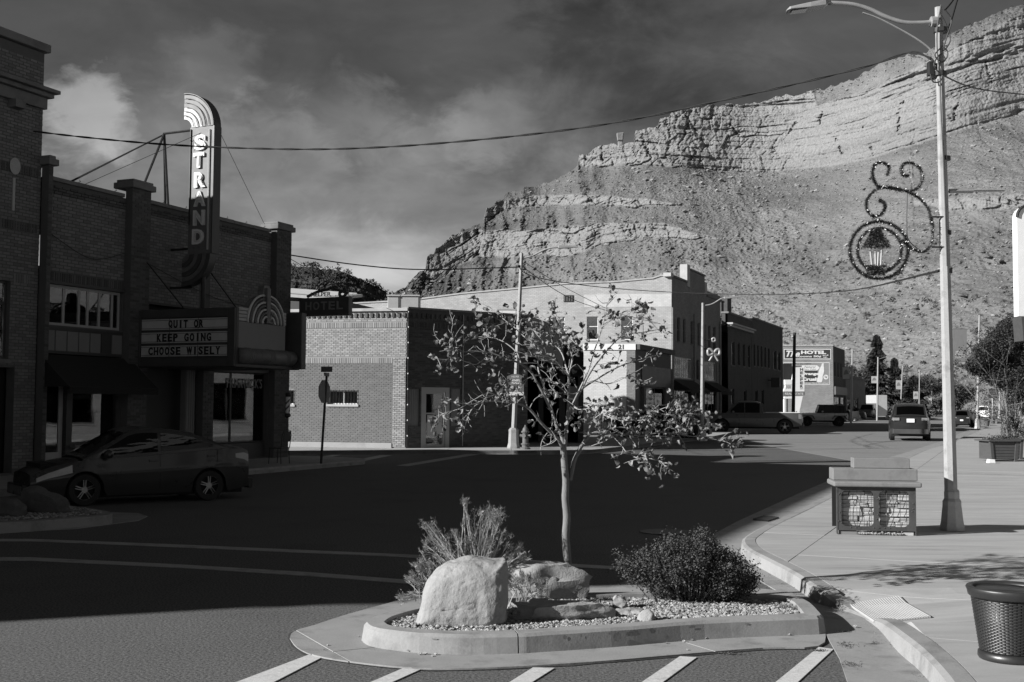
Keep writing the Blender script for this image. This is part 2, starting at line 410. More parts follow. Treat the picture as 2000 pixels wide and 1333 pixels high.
def window(parent, a, b, c, d, y=.1, fw=.05, mull=(), trans=(), frame='trim_dark', pane='glass', back=None, name='window', sill=True, depth=.05):
    f = MB(); f.box(a, a + fw, y, y + depth, c, d); f.box(b - fw, b, y, y + depth, c, d)
    f.box(a + fw, b - fw, y + .002, y + depth - .002, c, c + fw); f.box(a + fw, b - fw, y + .002, y + depth - .002, d - fw, d)
    for q in mull: f.box(q - fw / 2, q + fw / 2, y + .003, y + depth - .003, c + fw, d - fw)
    for q in trans: f.box(a + fw, b - fw, y + .004, y + depth - .004, q - fw / 2, q + fw / 2)
    fo = f.build(name, M[frame], parent)
    xs = [a + fw] + sorted(mull) + [b - fw]
    zs = [c + fw] + sorted(trans) + [d - fw]
    for i in range(len(xs) - 1):
        for j in range(len(zs) - 1):
            p = MB(); p.box(xs[i], xs[i + 1], y + depth / 2 - .004, y + depth / 2 + .004, zs[j], zs[j + 1]); p.build('pane', M[pane], fo)
    if sill:
        p = MB(); p.box(a - .05, b + .05, -.05, y - .002, c - .09, c - .002); p.build('sill', M['coping' if frame == 'trim_dark' else 'coping_l'], fo)
    return fo
def text_mesh(body, height, width=None, bold=.0, depth=.01, italic=0.0, spacing=1.0):
    cu = bpy.data.curves.new('t', 'FONT'); cu.body = body; cu.size = 1; cu.offset = bold; cu.extrude = 0; cu.resolution_u = 3
    cu.align_x = 'CENTER'; cu.align_y = 'CENTER'; cu.space_character = spacing; cu.shear = italic
    o = bpy.data.objects.new('t', cu); COL.objects.link(o)
    dg = bpy.context.evaluated_depsgraph_get(); me = bpy.data.meshes.new_from_object(o.evaluated_get(dg))
    vs = [v.co.copy() for v in me.vertices]; fs = [tuple(p.vertices) for p in me.polygons]
    bpy.data.objects.remove(o); bpy.data.meshes.remove(me); bpy.data.curves.remove(cu)
    mb = MB()
    if not vs: return mb
    x0, x1 = min(v.x for v in vs), max(v.x for v in vs); y0, y1 = min(v.y for v in vs), max(v.y for v in vs)
    sy = height / max(y1 - y0, 1e-6); sx_ = (width / (x1 - x0)) if width else sy
    n = len(vs)
    front = [((v.x - (x0 + x1) / 2) * sx_, -depth, (v.y - (y0 + y1) / 2) * sy) for v in vs]
    backv = [(a[0], 0, a[2]) for a in front]
    ec = {}
    for f in fs:
        for i in range(len(f)):
            e = (f[i], f[(i + 1) % len(f)]); ec[e] = 1
    sides = [(b_, a_, a_ + n, b_ + n) for (a_, b_) in ec if (b_, a_) not in ec]
    mb.add(front + backv, [f for f in fs] + sides)
    return mb
def word(body, parent, cx, y, cz, h, m_, w=None, bold=.02, depth=.01, italic=0, letters=False, name='lettering', rot=None, spacing=1.0):
    if not letters:
        mb = text_mesh(body, h, w, bold, depth, italic, spacing)
        mb.xform(Matrix.Translation((cx, y, cz)) @ (Matrix.Rotation(rot, 4, 'Y') if rot else Matrix.Identity(4)))
        return mb.build(name, m_, parent)
    n = len(body); cell = w / n
    for i, ch in enumerate(body):
        if ch == ' ': continue
        mb = text_mesh(ch, h, cell * (.28 if ch == 'I' else .78 if ch != 'W' else .95), bold, depth)
        mb.xform(Matrix.Translation((cx - w / 2 + cell * (i + .5), y, cz)))
        mb.build('letter', m_, parent)
# -- ground
def poly_px(pts, z): return [G(p[0], p[1], z) for p in pts]
g = MB(); n_ = 40
g.quad((-700, -60, 0), (900, -60, 0), (900, 900, 0), (-700, 900, 0))
g.build('road', M['asphalt'], kind='structure', label='dark asphalt road surface')
def sheet(name, pts, z, m_, **k):
    mb = MB(); mb.prism([(p.x, p.y) for p in pts], z - .004, z); return mb.build(name, M[m_], kind='structure', **k)
kerb_px = [(1958, 822, .15), (1900, 845, .15), (1860, 862, .15), (1800, 880, .15), (1745, 905, .15), (1660, 945, .15), (1580, 985, .15), (1500, 1022, .15), (1462, 1043, .15), (1450, 1056, .15),
           (1462, 1072, .15), (1500, 1092, .15), (1550, 1118, .15), (1598, 1150, .14), (1628, 1171, .08), (1655, 1190, .035), (1690, 1205, .03), (1722, 1212, .09),
           (1760, 1238, .15), (1800, 1270, .15), (1838, 1310, .15), (1862, 1345, .15), (1895, 1420, .15), (1925, 1560, .15)]
KP = [G(a, b, h) for a, b, h in kerb_px]
far_k = KP[0] + ST * 160
KP = [Vector((far_k.x, far_k.y, .15))] + KP
def catmull(P_, sub=5):
    out = []
    for i in range(len(P_) - 1):
        p0 = P_[max(i - 1, 0)]; p1 = P_[i]; p2 = P_[i + 1]; p3 = P_[min(i + 2, len(P_) - 1)]
        for k in range(sub):
            t = k / sub
            out.append(.5 * ((2 * p1) + (p2 - p0) * t + (2 * p0 - 5 * p1 + 4 * p2 - p3) * t * t + (3 * p1 - p0 - 3 * p2 + p3) * t ** 3))
    out.append(P_[-1].copy()); return out
KS = [KP[0]] + catmull(KP[1:], 5)
def offset_line(pts, d):   # positive = to the left of travel (towards the pavement side here)
    out = []
    for i, p in enumerate(pts):
        t = (pts[min(i + 1, len(pts) - 1)] - pts[max(i - 1, 0)]); t.z = 0; t.normalize()
        n = Vector((-t.y, t.x, 0)); out.append(p + n * d)
    return out
inner = offset_line(KS, .16)
segs_per = 12; ki = 0
kerb_root = empty('kerb', (0, 0, 0)); kerb_root['kind'] = 'structure'
i = 0
while i < len(KS) - 1:
    j = min(i + (1 if i == 0 else segs_per), len(KS) - 1); mb = MB()
    vs = [];
    for q in range(i, j + 1):
        a, b = KS[q], inner[q]; o = offset_line(KS, -.025)[q] if q % 1 == 0 else a
        vs += [(o.x, o.y, 0.001), (o.x * .3 + a.x * .7, o.y * .3 + a.y * .7, max(a.z - .02, .004)), (a.x * .8 + b.x * .2, a.y * .8 + b.y * .2, a.z), (b.x, b.y, a.z)]
    fs = []
    for q in range(j - i):
        for w in range(3):
            A = q * 4 + w; fs.append((A, A + 4, A + 5, A + 1))
    fs = [f[::-1] for f in fs]
    mb.add(vs, fs); mb.build('kerb_stone', M['kerb'], kerb_root, smooth=False)
    i = j
def clip(poly, nx, ny, c):      # keep nx*x+ny*y<=c
    out = []
    for i in range(len(poly)):
        a, b = poly[i], poly[(i + 1) % len(poly)]
        da, db = nx * a[0] + ny * a[1] - c, nx * b[0] + ny * b[1] - c
        if da <= 0: out.append(a)
        if (da < 0 < db) or (db < 0 < da):
            t = da / (da - db); out.append((a[0] + (b[0] - a[0]) * t, a[1] + (b[1] - a[1]) * t))
    return out
def ramp_z(x, y):       # the pavement dips to the road at the crossing
    v = max(0, min(1, (abs(y - 10.2 + (x - 3.1) * .12) - .42) / .55)); u = max(0, min(1, (x - 3.2) / 1.5))
    return -.118 * (1 - v * v * (3 - 2 * v)) * (1 - u)
def dip(o):
    import bmesh
    bm = bmesh.new(); bm.from_mesh(o.data)
    for k in range(12): bmesh.ops.bisect_plane(bm, geom=bm.verts[:] + bm.edges[:] + bm.faces[:], plane_co=(0, 8.8 + k * .22, 0), plane_no=(0, 1, 0))
    for k in range(6): bmesh.ops.bisect_plane(bm, geom=bm.verts[:] + bm.edges[:] + bm.faces[:], plane_co=(3.25 + k * .3, 0, 0), plane_no=(1, 0, 0))
    for v in bm.verts: v.co.z += ramp_z(v.co.x, v.co.y)
    bm.to_mesh(o.data); bm.free()
def slabs(parent, poly, ang, du, dv, z, m_, gap=.007, name='paving_slab', maxn=150, off=(0, 0), cents=None):
    u = (math.cos(ang), math.sin(ang)); v = (-u[1], u[0])
    us = [p[0] * u[0] + p[1] * u[1] for p in poly]; vs = [p[0] * v[0] + p[1] * v[1] for p in poly]
    a = math.floor((min(us) - off[0]) / du) * du + off[0]; cnt = 0
    while a < max(us):
        pa = clip(clip(poly, u[0], u[1], a + du - gap), -u[0], -u[1], -(a + gap))
        b = math.floor((min(vs) - off[1]) / dv) * dv + off[1]
        while pa and b < max(vs):
            pb = clip(clip(pa, v[0], v[1], b + dv - gap), -v[0], -v[1], -(b + gap))
            if len(pb) > 2:
                ar = abs(sum(pb[i][0] * pb[(i + 1) % len(pb)][1] - pb[(i + 1) % len(pb)][0] * pb[i][1] for i in range(len(pb)))) / 2
                if ar > .02:
                    mb = MB(); mb.prism(pb, z - .12, z + rnd.uniform(-.002, .002)); q_ = mb.build(name, m_, parent); cnt += 1
                    if name == 'paving_slab' and min(p[0] for p in pb) < 4.8 and max(p[0] for p in pb) > 3 and min(p[1] for p in pb) < 11.3 and max(p[1] for p in pb) > 8.7: dip(q_)
            b += dv
        a += du
    return cnt
walk = [(p.x, p.y) for p in offset_line(KS, .168)]
far_in = KS[0] + Vector((.92, -.392, 0)) * 30
wk = empty('pavement', (0, 0, 0)); wk['kind'] = 'structure'
base_poly = walk[1:] + [(walk[-1][0] + 12, walk[-1][1]), (walk[1][0] + 12, walk[1][1])]
slabs(wk, base_poly, ST_ANG - math.pi / 2, 3.1, 2.2, .15, M['concrete'], off=(.9, .35))
fb = [(walk[1][0], walk[1][1]), (walk[1][0] + 14, walk[1][1]), (KS[0].x + 14, KS[0].y), (KS[0].x + .16, KS[0].y)]
b_ = MB(); b_.prism(fb, .0, .15); b_.build('far_paving', M['concrete'], wk)
tac = [G(1655, 1157, .15), (G(1757, 1155, .15)), G(1818, 1187, .15), G(1706, 1189, .15)]
tp = MB(); tp.prism([(p.x, p.y) for p in tac], .150, .158)
tpo = tp.build('tactile_panel', M['concrete'], wk); dip(tpo)
e0, e1, e2, e3 = tac
rb = MB()
for k in range(22):
    t = (k + .5) / 22
    a = e0.lerp(e1, t); b = e3.lerp(e2, t); d = (b - a).normalized(); nn = Vector((-d.y, d.x, 0)) * .012
    rb.add([(a.x - nn.x, a.y - nn.y, .158), (b.x - nn.x, b.y - nn.y, .158), (b.x + nn.x, b.y + nn.y, .158), (a.x + nn.x, a.y + nn.y, .158)] +
           [(a.x - nn.x * .5, a.y - nn.y * .5, .170), (b.x - nn.x * .5, b.y - nn.y * .5, .170), (b.x + nn.x * .5, b.y + nn.y * .5, .170), (a.x + nn.x * .5, a.y + nn.y * .5, .170)],
           [(4, 5, 6, 7), (0, 1, 5, 4), (1, 2, 6, 5), (2, 3, 7, 6), (3, 0, 4, 7)])
rbo = rb.build('tactile_bar', M['cream_trim'], tpo, kind='stuff'); dip(rbo)
pan_l = [(1935, 822), (1840, 862), (1772, 884), (1700, 905), (1560, 965), (1440, 1020), (1392, 1046), (1388, 1070), (1420, 1100), (1460, 1122), (1510, 1152), (1560, 1180), (1600, 1200), (1612, 1240), (1640, 1290), (1655, 1335), (1672, 1400), (1690, 1560)]
PL = [G(a, b, 0) for a, b in pan_l]
pan = [(p.x, p.y) for p in PL] + [(p.x, p.y) for p in KS[:0:-1]]
gp = empty('gutter', (0, 0, 0)); gp['kind'] = 'structure'
b_ = MB(); b_.prism([(p.x, p.y) for p in PL[6:]] + [(p.x, p.y) for p in KS[KS.index(min(KS, key=lambda q: (q - Vector((KP[9].x, KP[9].y, .15))).length)):][::-1]], .0, .004)
b_.build('gutter_bed', M['tar'], gp)
slabs(gp, pan, R(8), 30, 3.0, .012, M['kerb'], gap=.005, name='gutter_slab', off=(0, .9))
ap_px = [(566, 1250), (574, 1237), (614, 1225), (665, 1208), (717, 1193), (797, 1172), (860, 1160), (1000, 1150), (1200, 1146), (1400, 1150), (1530, 1158), (1606, 1186), (1612, 1235), (1599, 1266), (1490, 1270),
         (1326, 1283), (1200, 1294), (1071, 1303), (923, 1310), (805, 1309), (687, 1297), (614, 1284), (580, 1268)]
AP = catmull(poly_px(ap_px, 0) + [G(566, 1250, 0)], 3)[:-1]
ap = empty('island_apron', (0, 0, 0)); ap['kind'] = 'structure'
slabs(ap, [(p.x, p.y) for p in AP], R(-62), 3.2, 2.55, .016, M['kerb'], gap=.005, name='apron_slab', off=(1.35, .35))
b_ = MB(); b_.prism([(p.x, p.y) for p in AP], 0, .006); b_.build('apron_bed', M['tar'], ap)
b_ = MB()
tl = [p for p in AP]
for i in range(len(tl)):
    a, b = tl[i], tl[(i + 1) % len(tl)]; t = (b - a); t.z = 0
    if t.length < 1e-4: continue
    t.normalize(); nn = Vector((-t.y, t.x, 0)) * -1
    wa = .012 + .022 * mnoise.noise(a * 6) ** 2 * 4; wb = .012 + .022 * mnoise.noise(b * 6) ** 2 * 4
    q1 = a - nn * wa; q2 = b - nn * wb; q3 = a + nn * wa; q4 = b + nn * wb
    b_.quad((q3.x, q3.y, .005), (q4.x, q4.y, .005), (q2.x, q2.y, .005), (q1.x, q1.y, .005))
    b_.quad((q1.x, q1.y, .0052), (q2.x, q2.y, .0052), (q4.x, q4.y, .0052), (q3.x, q3.y, .0052))
b_.build('edge_crack', M['tar'], ap)
top_px = [(711, 1216), (722, 1207), (745, 1198), (775, 1190), (830, 1178), (900, 1171), (1000, 1163), (1120, 1158), (1280, 1156), (1400, 1157), (1520, 1162), (1576, 1172), (1606, 1198),
          (1602, 1204), (1570, 1206), (1375, 1214), (1193, 1228), (1050, 1237), (1012, 1239), (920, 1241), (820, 1238), (761, 1232), (724, 1225)]
TP = catmull(poly_px(top_px, .155) + [G(711, 1216, .155)], 4)[:-1]
def closed_offset(pts, d):
    n = len(pts); out = []
    for i, p in enumerate(pts):
        t = pts[(i + 1) % n] - pts[i - 1]; t.z = 0; t.normalize(); out.append(p + Vector((-t.y, t.x, 0)) * d)
    return out
area = sum(TP[i].x * TP[(i + 1) % len(TP)].y - TP[(i + 1) % len(TP)].x * TP[i].y for i in range(len(TP)))
sg = 1 if area > 0 else -1
TIN = closed_offset(TP, sg * .15); TOUT = closed_offset(TP, -sg * .02); TMID = closed_offset(TP, sg * .022)
isl = empty('planter_island', tuple(G(1150, 1200, 0)), 0, 'low kerbed concrete planter island with gravel bed around the young tree', 'planter')
io = isl.location.copy()
n = len(TP); joints = [0]
jt = min(range(n), key=lambda i: (TP[i] - G(1012, 1239, .155)).length); jt2 = min(range(n), key=lambda i: (TP[i] - G(1604, 1201, .155)).length)
cuts = sorted([jt, jt2, int(n * .28)])
for c in range(3):
    a = cuts[c]; b = cuts[(c + 1) % 3]; idx = []
    i = a
    while True:
        idx.append(i % n)
        if i % n == b: break
        i += 1
    vs = []; dz = Vector((0, 0, 0))
    for kk, q in enumerate(idx):
        off = Vector((0, 0, 0))
        if kk == 0: off = (TP[idx[1]] - TP[idx[0]]).normalized() * .005
        if kk == len(idx) - 1: off = (TP[idx[-2]] - TP[idx[-1]]).normalized() * .005
        for pt, z in ((TOUT[q], .0), (TP[q], .135), (TMID[q], .157), (TIN[q], .158), (TIN[q] , .05)):
            pp = pt + off - io; jz = mnoise.noise(Vector((pt.x * 9, pt.y * 9, z * 3))) * .0035
            vs.append((pp.x, pp.y, z + (jz if z > .1 else 0)))
    fs = []
    for q in range(len(idx) - 1):
        for w in range(4):
            A = q * 5 + w; f = (A, A + 5, A + 6, A + 1); fs.append(f if sg < 0 else f[::-1])
    fs.append((0, 1, 2, 3, 4)); L_ = (len(idx) - 1) * 5; fs.append((L_ + 4, L_ + 3, L_ + 2, L_ + 1, L_))
    mb = MB(); mb.add(vs, fs); mb.build('kerb_segment', M['kerb'], isl, fix=True)
b_ = MB(); b_.prism([(p.x - io.x, p.y - io.y) for p in TIN], .05, .10); b_.build('soil', M['soil'], isl)
TINN = closed_offset(TP, sg * .17)
polyin = [(p.x, p.y) for p in TINN]
def inside(x, y, poly):
    c = False; n = len(poly); j = n - 1
    for i in range(n):
        xi, yi = poly[i]; xj, yj = poly[j]
        if (yi > y) != (yj > y) and x < (xj - xi) * (y - yi) / (yj - yi + 1e-12) + xi: c = not c
        j = i
    return c
def pebble_shapes(k, rs):
    out = []
    for _ in range(k):
        vs = []
        base = [(1, 0, 0), (-1, 0, 0), (0, 1, 0), (0, -1, 0), (0, 0, 1), (0, 0, -1)]
        for q in base: vs.append(np.array(q) * rs.uniform(.7, 1.25) * np.array([1, .8, .65]))
        for a in (-1, 1):
            for b in (-1, 1):
                vs.append(np.array((a * .62, b * .62, .4)) * rs.uniform(.7, 1.1));
        out.append(np.array(vs))
    return out
PEB_F = [(0, 2, 9), (9, 2, 4), (9, 4, 0), (0, 4, 8), (8, 4, 3), (8, 3, 0), (1, 3, 6), (6, 3, 4), (6, 4, 1), (1, 4, 7), (7, 4, 2), (7, 2, 1), (0, 5, 2), (2, 5, 1), (1, 5, 3), (3, 5, 0)]
def scatter_gravel(name, poly, z, size, count, parent, org, m_, seed=3, lift=.5):
    rs = np.random.RandomState(seed); sh = pebble_shapes(12, rs); V = []; Fs = []
    xs = [p[0] for p in poly]; ys = [p[1] for p in poly]; k = 0; tries = 0
    while k < count and tries < count * 6:
        tries += 1
        x = rs.uniform(min(xs), max(xs)); y = rs.uniform(min(ys), max(ys))
        if not inside(x, y, poly): continue
        s = size * rs.uniform(.6, 1.5); a = rs.uniform(0, 6.28); c, s_ = math.cos(a), math.sin(a)
        q = sh[rs.randint(12)] * s; tl_ = rs.uniform(-.4, .4)
        X = q[:, 0] * c - q[:, 1] * s_ + x - org[0]; Y = q[:, 0] * s_ + q[:, 1] * c + y - org[1]; Z = q[:, 2] + q[:, 0] * tl_ + z + s * lift * rs.uniform(0, 1)
        V.append(np.stack([X, Y, Z], 1)); Fs.append(np.array(PEB_F) + 10 * k); k += 1
    me = bpy.data.meshes.new(name); me.from_pydata(np.concatenate(V).tolist(), [], np.concatenate(Fs).tolist()); me.materials.append(m_); me.update()
    return link(name, me, parent, kind='stuff')
def chip(px_, w, h, top=True):
    q = G(px_, 1225, .15); i = min(range(n), key=lambda k: (TP[k] - q).length); i = i if TP[i].y < io.y else i
    a, b = TP[i], TP[(i + 1) % n]; t = (b - a).normalized(); o_ = Vector((-t.y, t.x, 0)) * -sg
    q = a + t * (q - a).dot(t); mb = MB(); vs = []; k = 11
    for j in range(k):
        an = 2 * math.pi * j / k; r_ = rnd.uniform(.6, 1.1); z = .128 + h * .5 * (math.sin(an) * r_ - 1) ; p = q + t * (w * .5 * math.cos(an) * r_) - io; z = min(z, .134)
        f_ = .001 + .020 * (1 - z / .135) + .003; vs.append((p.x + o_.x * f_, p.y + o_.y * f_, z))
    mb.add(vs, [tuple(range(k))]); mb.build('broken_edge', M['soil'], isl)
for a_ in ((1083, .035, .03), (1195, .07, .075), (1235, .13, .05), (1280, .06, .035), (1375, .09, .02), (1180, .02, .02), (872, .05, .012), (1118, .02, .025), (1490, .05, .015)): chip(*a_)
scatter_gravel('gravel', polyin, .115, .017, 9000, isl, io, M['gravel'])
pk = MB(); rs = np.random.RandomState(5); shp = pebble_shapes(6, rs)
peb = [(799, 1274, .02), (820, 1280, .018), (831, 1279, .018), (851, 1280, .016), (845, 1283, .012), (1222, 1259, .02), (1330, 1251, .022), (1336, 1255, .016), (1352, 1252, .015), (1377, 1249, .02), (1465, 1243, .018),
       (1540, 1242, .018), (1572, 1240, .016), (1302, 1258, .012), (1343, 1271, .012), (640, 1262, .012), (632, 1270, .01), (700, 1245, .011), (1671, 1226, .02), (1707, 1256, .016)]
pebs = []
for i, (a, b, s) in enumerate(peb):
    p = G(a, b, .016); q = shp[i % 6] * s; me = MB(); me.add([tuple(v) for v in q], PEB_F)
    o = me.build('pebble', M['gravel'], label='small loose pebble lying on the concrete beside the planter kerb', cat='pebble', group='loose pebbles on the concrete'); o.location = (p.x, p.y, .016 + s * .5)
def stripe(pts, m_='paint_line', z=.008):
    mb = MB(); q = [G(a, b, 0) for a, b in pts]
    mb.prism([(p.x, p.y) for p in q], .002, z); return mb.build('painted_line', M[m_], kind='structure')
def ext(top_l, top_r, bot_r, bot_l, k=2.6):
    a, b, c, d = [G(*p, 0) for p in (top_l, top_r, bot_r, bot_l)]
    c2 = b + (c - b).normalized() * k; d2 = a + (d - a).normalized() * k
    mb = MB(); mb.prism([(p.x, p.y) for p in (a, b, c2, d2)], .002, .008); mb.build('painted_line', M['paint_line'], kind='structure')
ext((603, 1281), (627, 1287), (538, 1333), (466, 1333)); ext((786, 1308), (821, 1310), (770, 1333), (728, 1333)); ext((1041, 1306), (1083, 1307), (1042, 1333), (998, 1333))
ext((1328, 1284), (1361, 1286), (1297, 1333), (1256, 1333)); ext((1599, 1266), (1628, 1270), (1560, 1333), (1517, 1333))
stripe([(-60, 1054), (60, 1054), (350, 1065), (600, 1076), (830, 1086), (1000, 1096), (1240, 1110), (1240, 1116), (1000, 1101), (830, 1091), (600, 1081), (350, 1070), (60, 1058), (-60, 1058)], 'paint_worn')
stripe([(-60, 1090), (60, 1090), (350, 1104), (600, 1119), (820, 1136), (820, 1143), (600, 1126), (350, 1110), (60, 1096), (-60, 1096)], 'paint_worn')
stripe([(560, 905), (575, 907), (668, 889), (650, 889)], 'paint_worn'); stripe([(645, 909), (668, 910), (765, 890), (742, 890)], 'paint_worn')
stripe([(775, 910), (797, 911), (960, 884), (935, 884)], 'paint_worn')
for pts_ in ([(1130, 1032), (1160, 1030), (1232, 1018)], [(1245, 1096), (1300, 1082), (1345, 1075)], [(560, 1010), (640, 1000), (760, 990), (880, 992)]):
    C_ = catmull(poly_px(pts_, 0), 8); mb = MB(); vs = []
    for i, p in enumerate(C_):
        t = (C_[min(i + 1, len(C_) - 1)] - C_[max(i - 1, 0)]).normalized(); nn = Vector((-t.y, t.x, 0)); p = p + nn * mnoise.noise(p * 3) * .06; w = .006 + .006 * abs(mnoise.noise(p * 7)); vs += [(p.x - nn.x * w, p.y - nn.y * w, .004), (p.x + nn.x * w, p.y + nn.y * w, .004)]
    mb.add(vs, [(2 * i, 2 * i + 2, 2 * i + 3, 2 * i + 1) for i in range(len(C_) - 1)]); mb.build('road_crack', M['tar'], kind='structure')
mb = MB()
for k in range(420):
    i = rnd.randrange(50, len(KS) - 2); p = KS[i].lerp(KS[i + 1], rnd.random()); t = (KS[i + 1] - KS[i]).normalized(); w = abs(rnd.gauss(0, .06)) + .035; s_ = rnd.uniform(.004, .014)
    if mnoise.noise(p * 2.2) < -.05: continue
    x, y = p.x + t.y * w, p.y - t.x * w; mb.add([(x + rnd.uniform(-s_, s_), y + rnd.uniform(-s_, s_), .014 + rnd.uniform(0, s_)) for _ in range(3)], [(0, 1, 2)])
mb.build('gutter_litter', M['soil'], kind='stuff')
a, b, c, d = G(1470, 1018), G(1492, 1011), G(1522, 1014), G(1500, 1021)
mb = MB(); mb.prism([(p.x, p.y) for p in (a, b, c, d)], .012, .022)
for k in range(7):
    t = (k + .5) / 7; p = a.lerp(b, t); q = d.lerp(c, t); mb.tube([(p.x, p.y, .028), (q.x, q.y, .028)], .012, 4)
mb.build('drain_grate', M['black'], label='dark iron drain grate set in the gutter by the kerb corner', cat='drain')
mb = MB(); p = G(1300, 1040);
mb.lathe([(.38, .004), (.38, .010), (.01, .010)], 24, (p.x, p.y)); mb.build('manhole_cover', M['black'], label='round manhole cover in the shaded road behind the tree', cat='manhole cover')
lw = empty('left_pavement', (0, 0, 0)); lw['kind'] = 'structure'
c0 = FA.W(.9, -2.9, 0)
def lp(s, off): q = FA.W(s, off, 0); return (q.x, q.y)
lpoly = [lp(-34, .3), lp(-34, -3.2), lp(-12, -3.2)] + [lp(.2 + 1.3 * math.sin(k * math.pi / 12) - .5, -3.2 + 2.2 * (1 - math.cos(k * math.pi / 12))) for k in range(7)] + [lp(.9, .3)]
b_ = MB(); b_.prism(lpoly, 0, .10); b_.build('left_kerb', M['kerb'], lw)
slabs(lw, [((p[0] * .985 + c0.x * .015), (p[1] * .985 + c0.y * .015)) for p in lpoly], ST_ANG, 2.0, 1.6, .15, M['concrete'])
fp_px = [(60, 889), (300, 885), (560, 881), (820, 880), (1000, 880), (1130, 880), (1210, 873), (1290, 863), (1390, 853)]
FP = [G(a, b, .15) for a, b in fp_px]
q0 = FA.W(70, -3.4, .15)
e1 = FA.W(58, -3.4, .15); e2 = FA.W(300, -3.4, .15); e3 = FA.W(300, 8, .15)
fpp = [(p.x, p.y) for p in catmull(FP, 4)] + [(e1.x, e1.y), (e2.x, e2.y), (e3.x, e3.y), (2, 90), (-60, 90), (-60, FP[0].y)]
fw = empty('far_pavement', (0, 0, 0)); fw['kind'] = 'structure'
sh_ = [FA.W(56, -3.35, 0), FA.W(300, -3.35, 0)]; rr_ = [KP[0]] + KP[2:6]
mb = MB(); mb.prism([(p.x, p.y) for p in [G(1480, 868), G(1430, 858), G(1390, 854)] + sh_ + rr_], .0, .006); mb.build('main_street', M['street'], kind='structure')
b_ = MB(); b_.prism(fpp, 0, .146); b_.build('far_kerb', M['kerb'], fw)
slabs(fw, [(x + (.0), y + .0) for x, y in fpp[:37]] + [(10, 62), (-30, 62), (-30, FP[0].y)], 0, 2.4, 2.4, .152, M['concrete'])
# == the theatre (brick, left street facade)
def on(pl, px, py, off=0): return pl.at(px, py, off)
def rect(pl, x0, y0, x1, y1, off=0):      # pixel rectangle -> (s0,s1,z0,z1); heights read at its own ends
    s0, _ = pl.at(x0, y1, off); s1, _ = pl.at(x1, y1, off)
    xm = (x0 + x1) / 2
    return [s0, s1, pl.at(xm, y1, off)[1], pl.at(xm, y0, off)[1]]
th = empty('theatre_building', (FA.o.x, FA.o.y, 0), ST_ANG, 'shaded tan brick theatre building with dark pilasters, shop fronts and a long stone-capped parapet', 'building')
sL = on(FA, 69, 900)[0]; sR = on(FA, 556, 600)[0]; zR = 7.24
P1a, P1b = on(FA, 243, 500)[0], on(FA, 280, 500)[0]
P2a, P2b = on(FA, 388, 580)[0], on(FA, 409, 580)[0]
P0a, P0b = sL - .05, on(FA, 86, 500)[0]
P3a, P3b = on(FA, 529, 500)[0], sR
zc_top = on(FA, 160, 562)[1]; zc_bot = on(FA, 160, 640)[1]
zp_bot = on(FA, 160, 694)[1]
cl = (P0b + .02, P1a - .02, zc_bot, zc_top)                       # clerestory
sf1 = (P0b + .02, P1a - .02, .18, zp_bot)                          # first shop front
zm = on(FA, 450, 722)[1]
zw2 = on(FA, 320, 606)[1]
sf2 = (P1b + .02, P3a - .02, .18, 3.25)
slit = (P1b + .1, P2a - .1, on(FA, 310, 606)[1], on(FA, 310, 596)[1])
mb = MB(); holed(mb, sL, sR, 0, zR - .02, [cl, sf1, sf2, slit], 0, .28)
mb.box(sL, sR, .3, .5, zR - 1.3, zR - .021)                                        # parapet thickness
wall = mb.build('wall', M['mortar'], th)
mb = MB(); mb.box(sL, sR - .31, .6, 7, 0, 5.2); mb.build('rear_block', M['brick_dark'], th)   # body and roof behind
mb = MB(); mb.box(sR - .3, sR, .3, 4.5, 0, 6.9); mb.build('end_wall', M['brick_tan'], th)
for k, (a, b) in enumerate(((P0b, P1a), (P1b, P2a), (P2b, P3a))):
    cells = brick_cells(a, b, zc_top + .32 if k == 0 else 4.0, zR - .32, [slit] if k else [], .25, .082)
    bricks(th, cells, 0, M['brick_tan'], singles=300 if k == 0 else 0, key=lambda c: c[0] - c[2] * .3)
    bricks(th, brick_cells(a, b, zR - .32, zR - .1, [], soldier=False, bl=.25, bh=.072), 0, M['brick_dark'], proud=.035, name='corbel_brick')
    if k == 0: bricks(th, brick_cells(a, b, zc_top + .08, zc_top + .31, [], soldier=True), 0, M['brick_dark'], name='soldier_brick')
def pil(a, b, z1, cap=True):
    p = MB(); p.box(a, b, -.22, .0, 0, z1)
    o = p.build('pilaster', M['mortar'], th)
    bricks(th, brick_cells(a + .005, b - .005, .2, z1 - .02, [], .23, .078), -.22, M['brick_dark'], name='pilaster_brick')
    if cap:
        c = MB(); c.box(a - .09, b + .09, -.32, .35, z1, z1 + .16); c.box(a - .03, b + .03, -.27, .3, z1 + .161, z1 + .24); c.build('pilaster_cap', M['coping'], th, bevel=.02)
zP = [on(FA, 75, 322)[1], on(FA, 262, 372)[1], 5.0, on(FA, 545, 452)[1]]
pil(P0a, P0b, zP[0]); pil(P1a, P1b, zP[1]); pil(P2a, P2b, 4.2, False); pil(P3a, P3b, zP[3])
k = 0
for a, b in ((P0b + .1, P1a - .1), (P1b + .1, P3a - .1)):
    nseg = max(2, int((b - a) / .9))
    for i in range(nseg):
        q = a + (b - a) * i / nseg; r_ = a + (b - a) * (i + 1) / nseg
        c = MB(); c.box(q + .004, r_ - .004, -.07, .42, zR - .018, zR + .085 + rnd.uniform(-.006, .006)); c.build('coping_stone', M['coping'], th, bevel=.012)
        c = MB(); c.tube([(r_ - .3, .1, zR + .08), (r_ - .3, -.05, zR + .12), (r_ - .42, -.12, zR + .13)], .008, 4); c.build('string_light_clip', M['black'], th)
mb = MB(); mb.box(P0b, P1a, -.06, .02, zc_top + .003, zc_top + .075); mb.build('lintel', M['trim_dark'], th)
ww = cl[1] - cl[0]
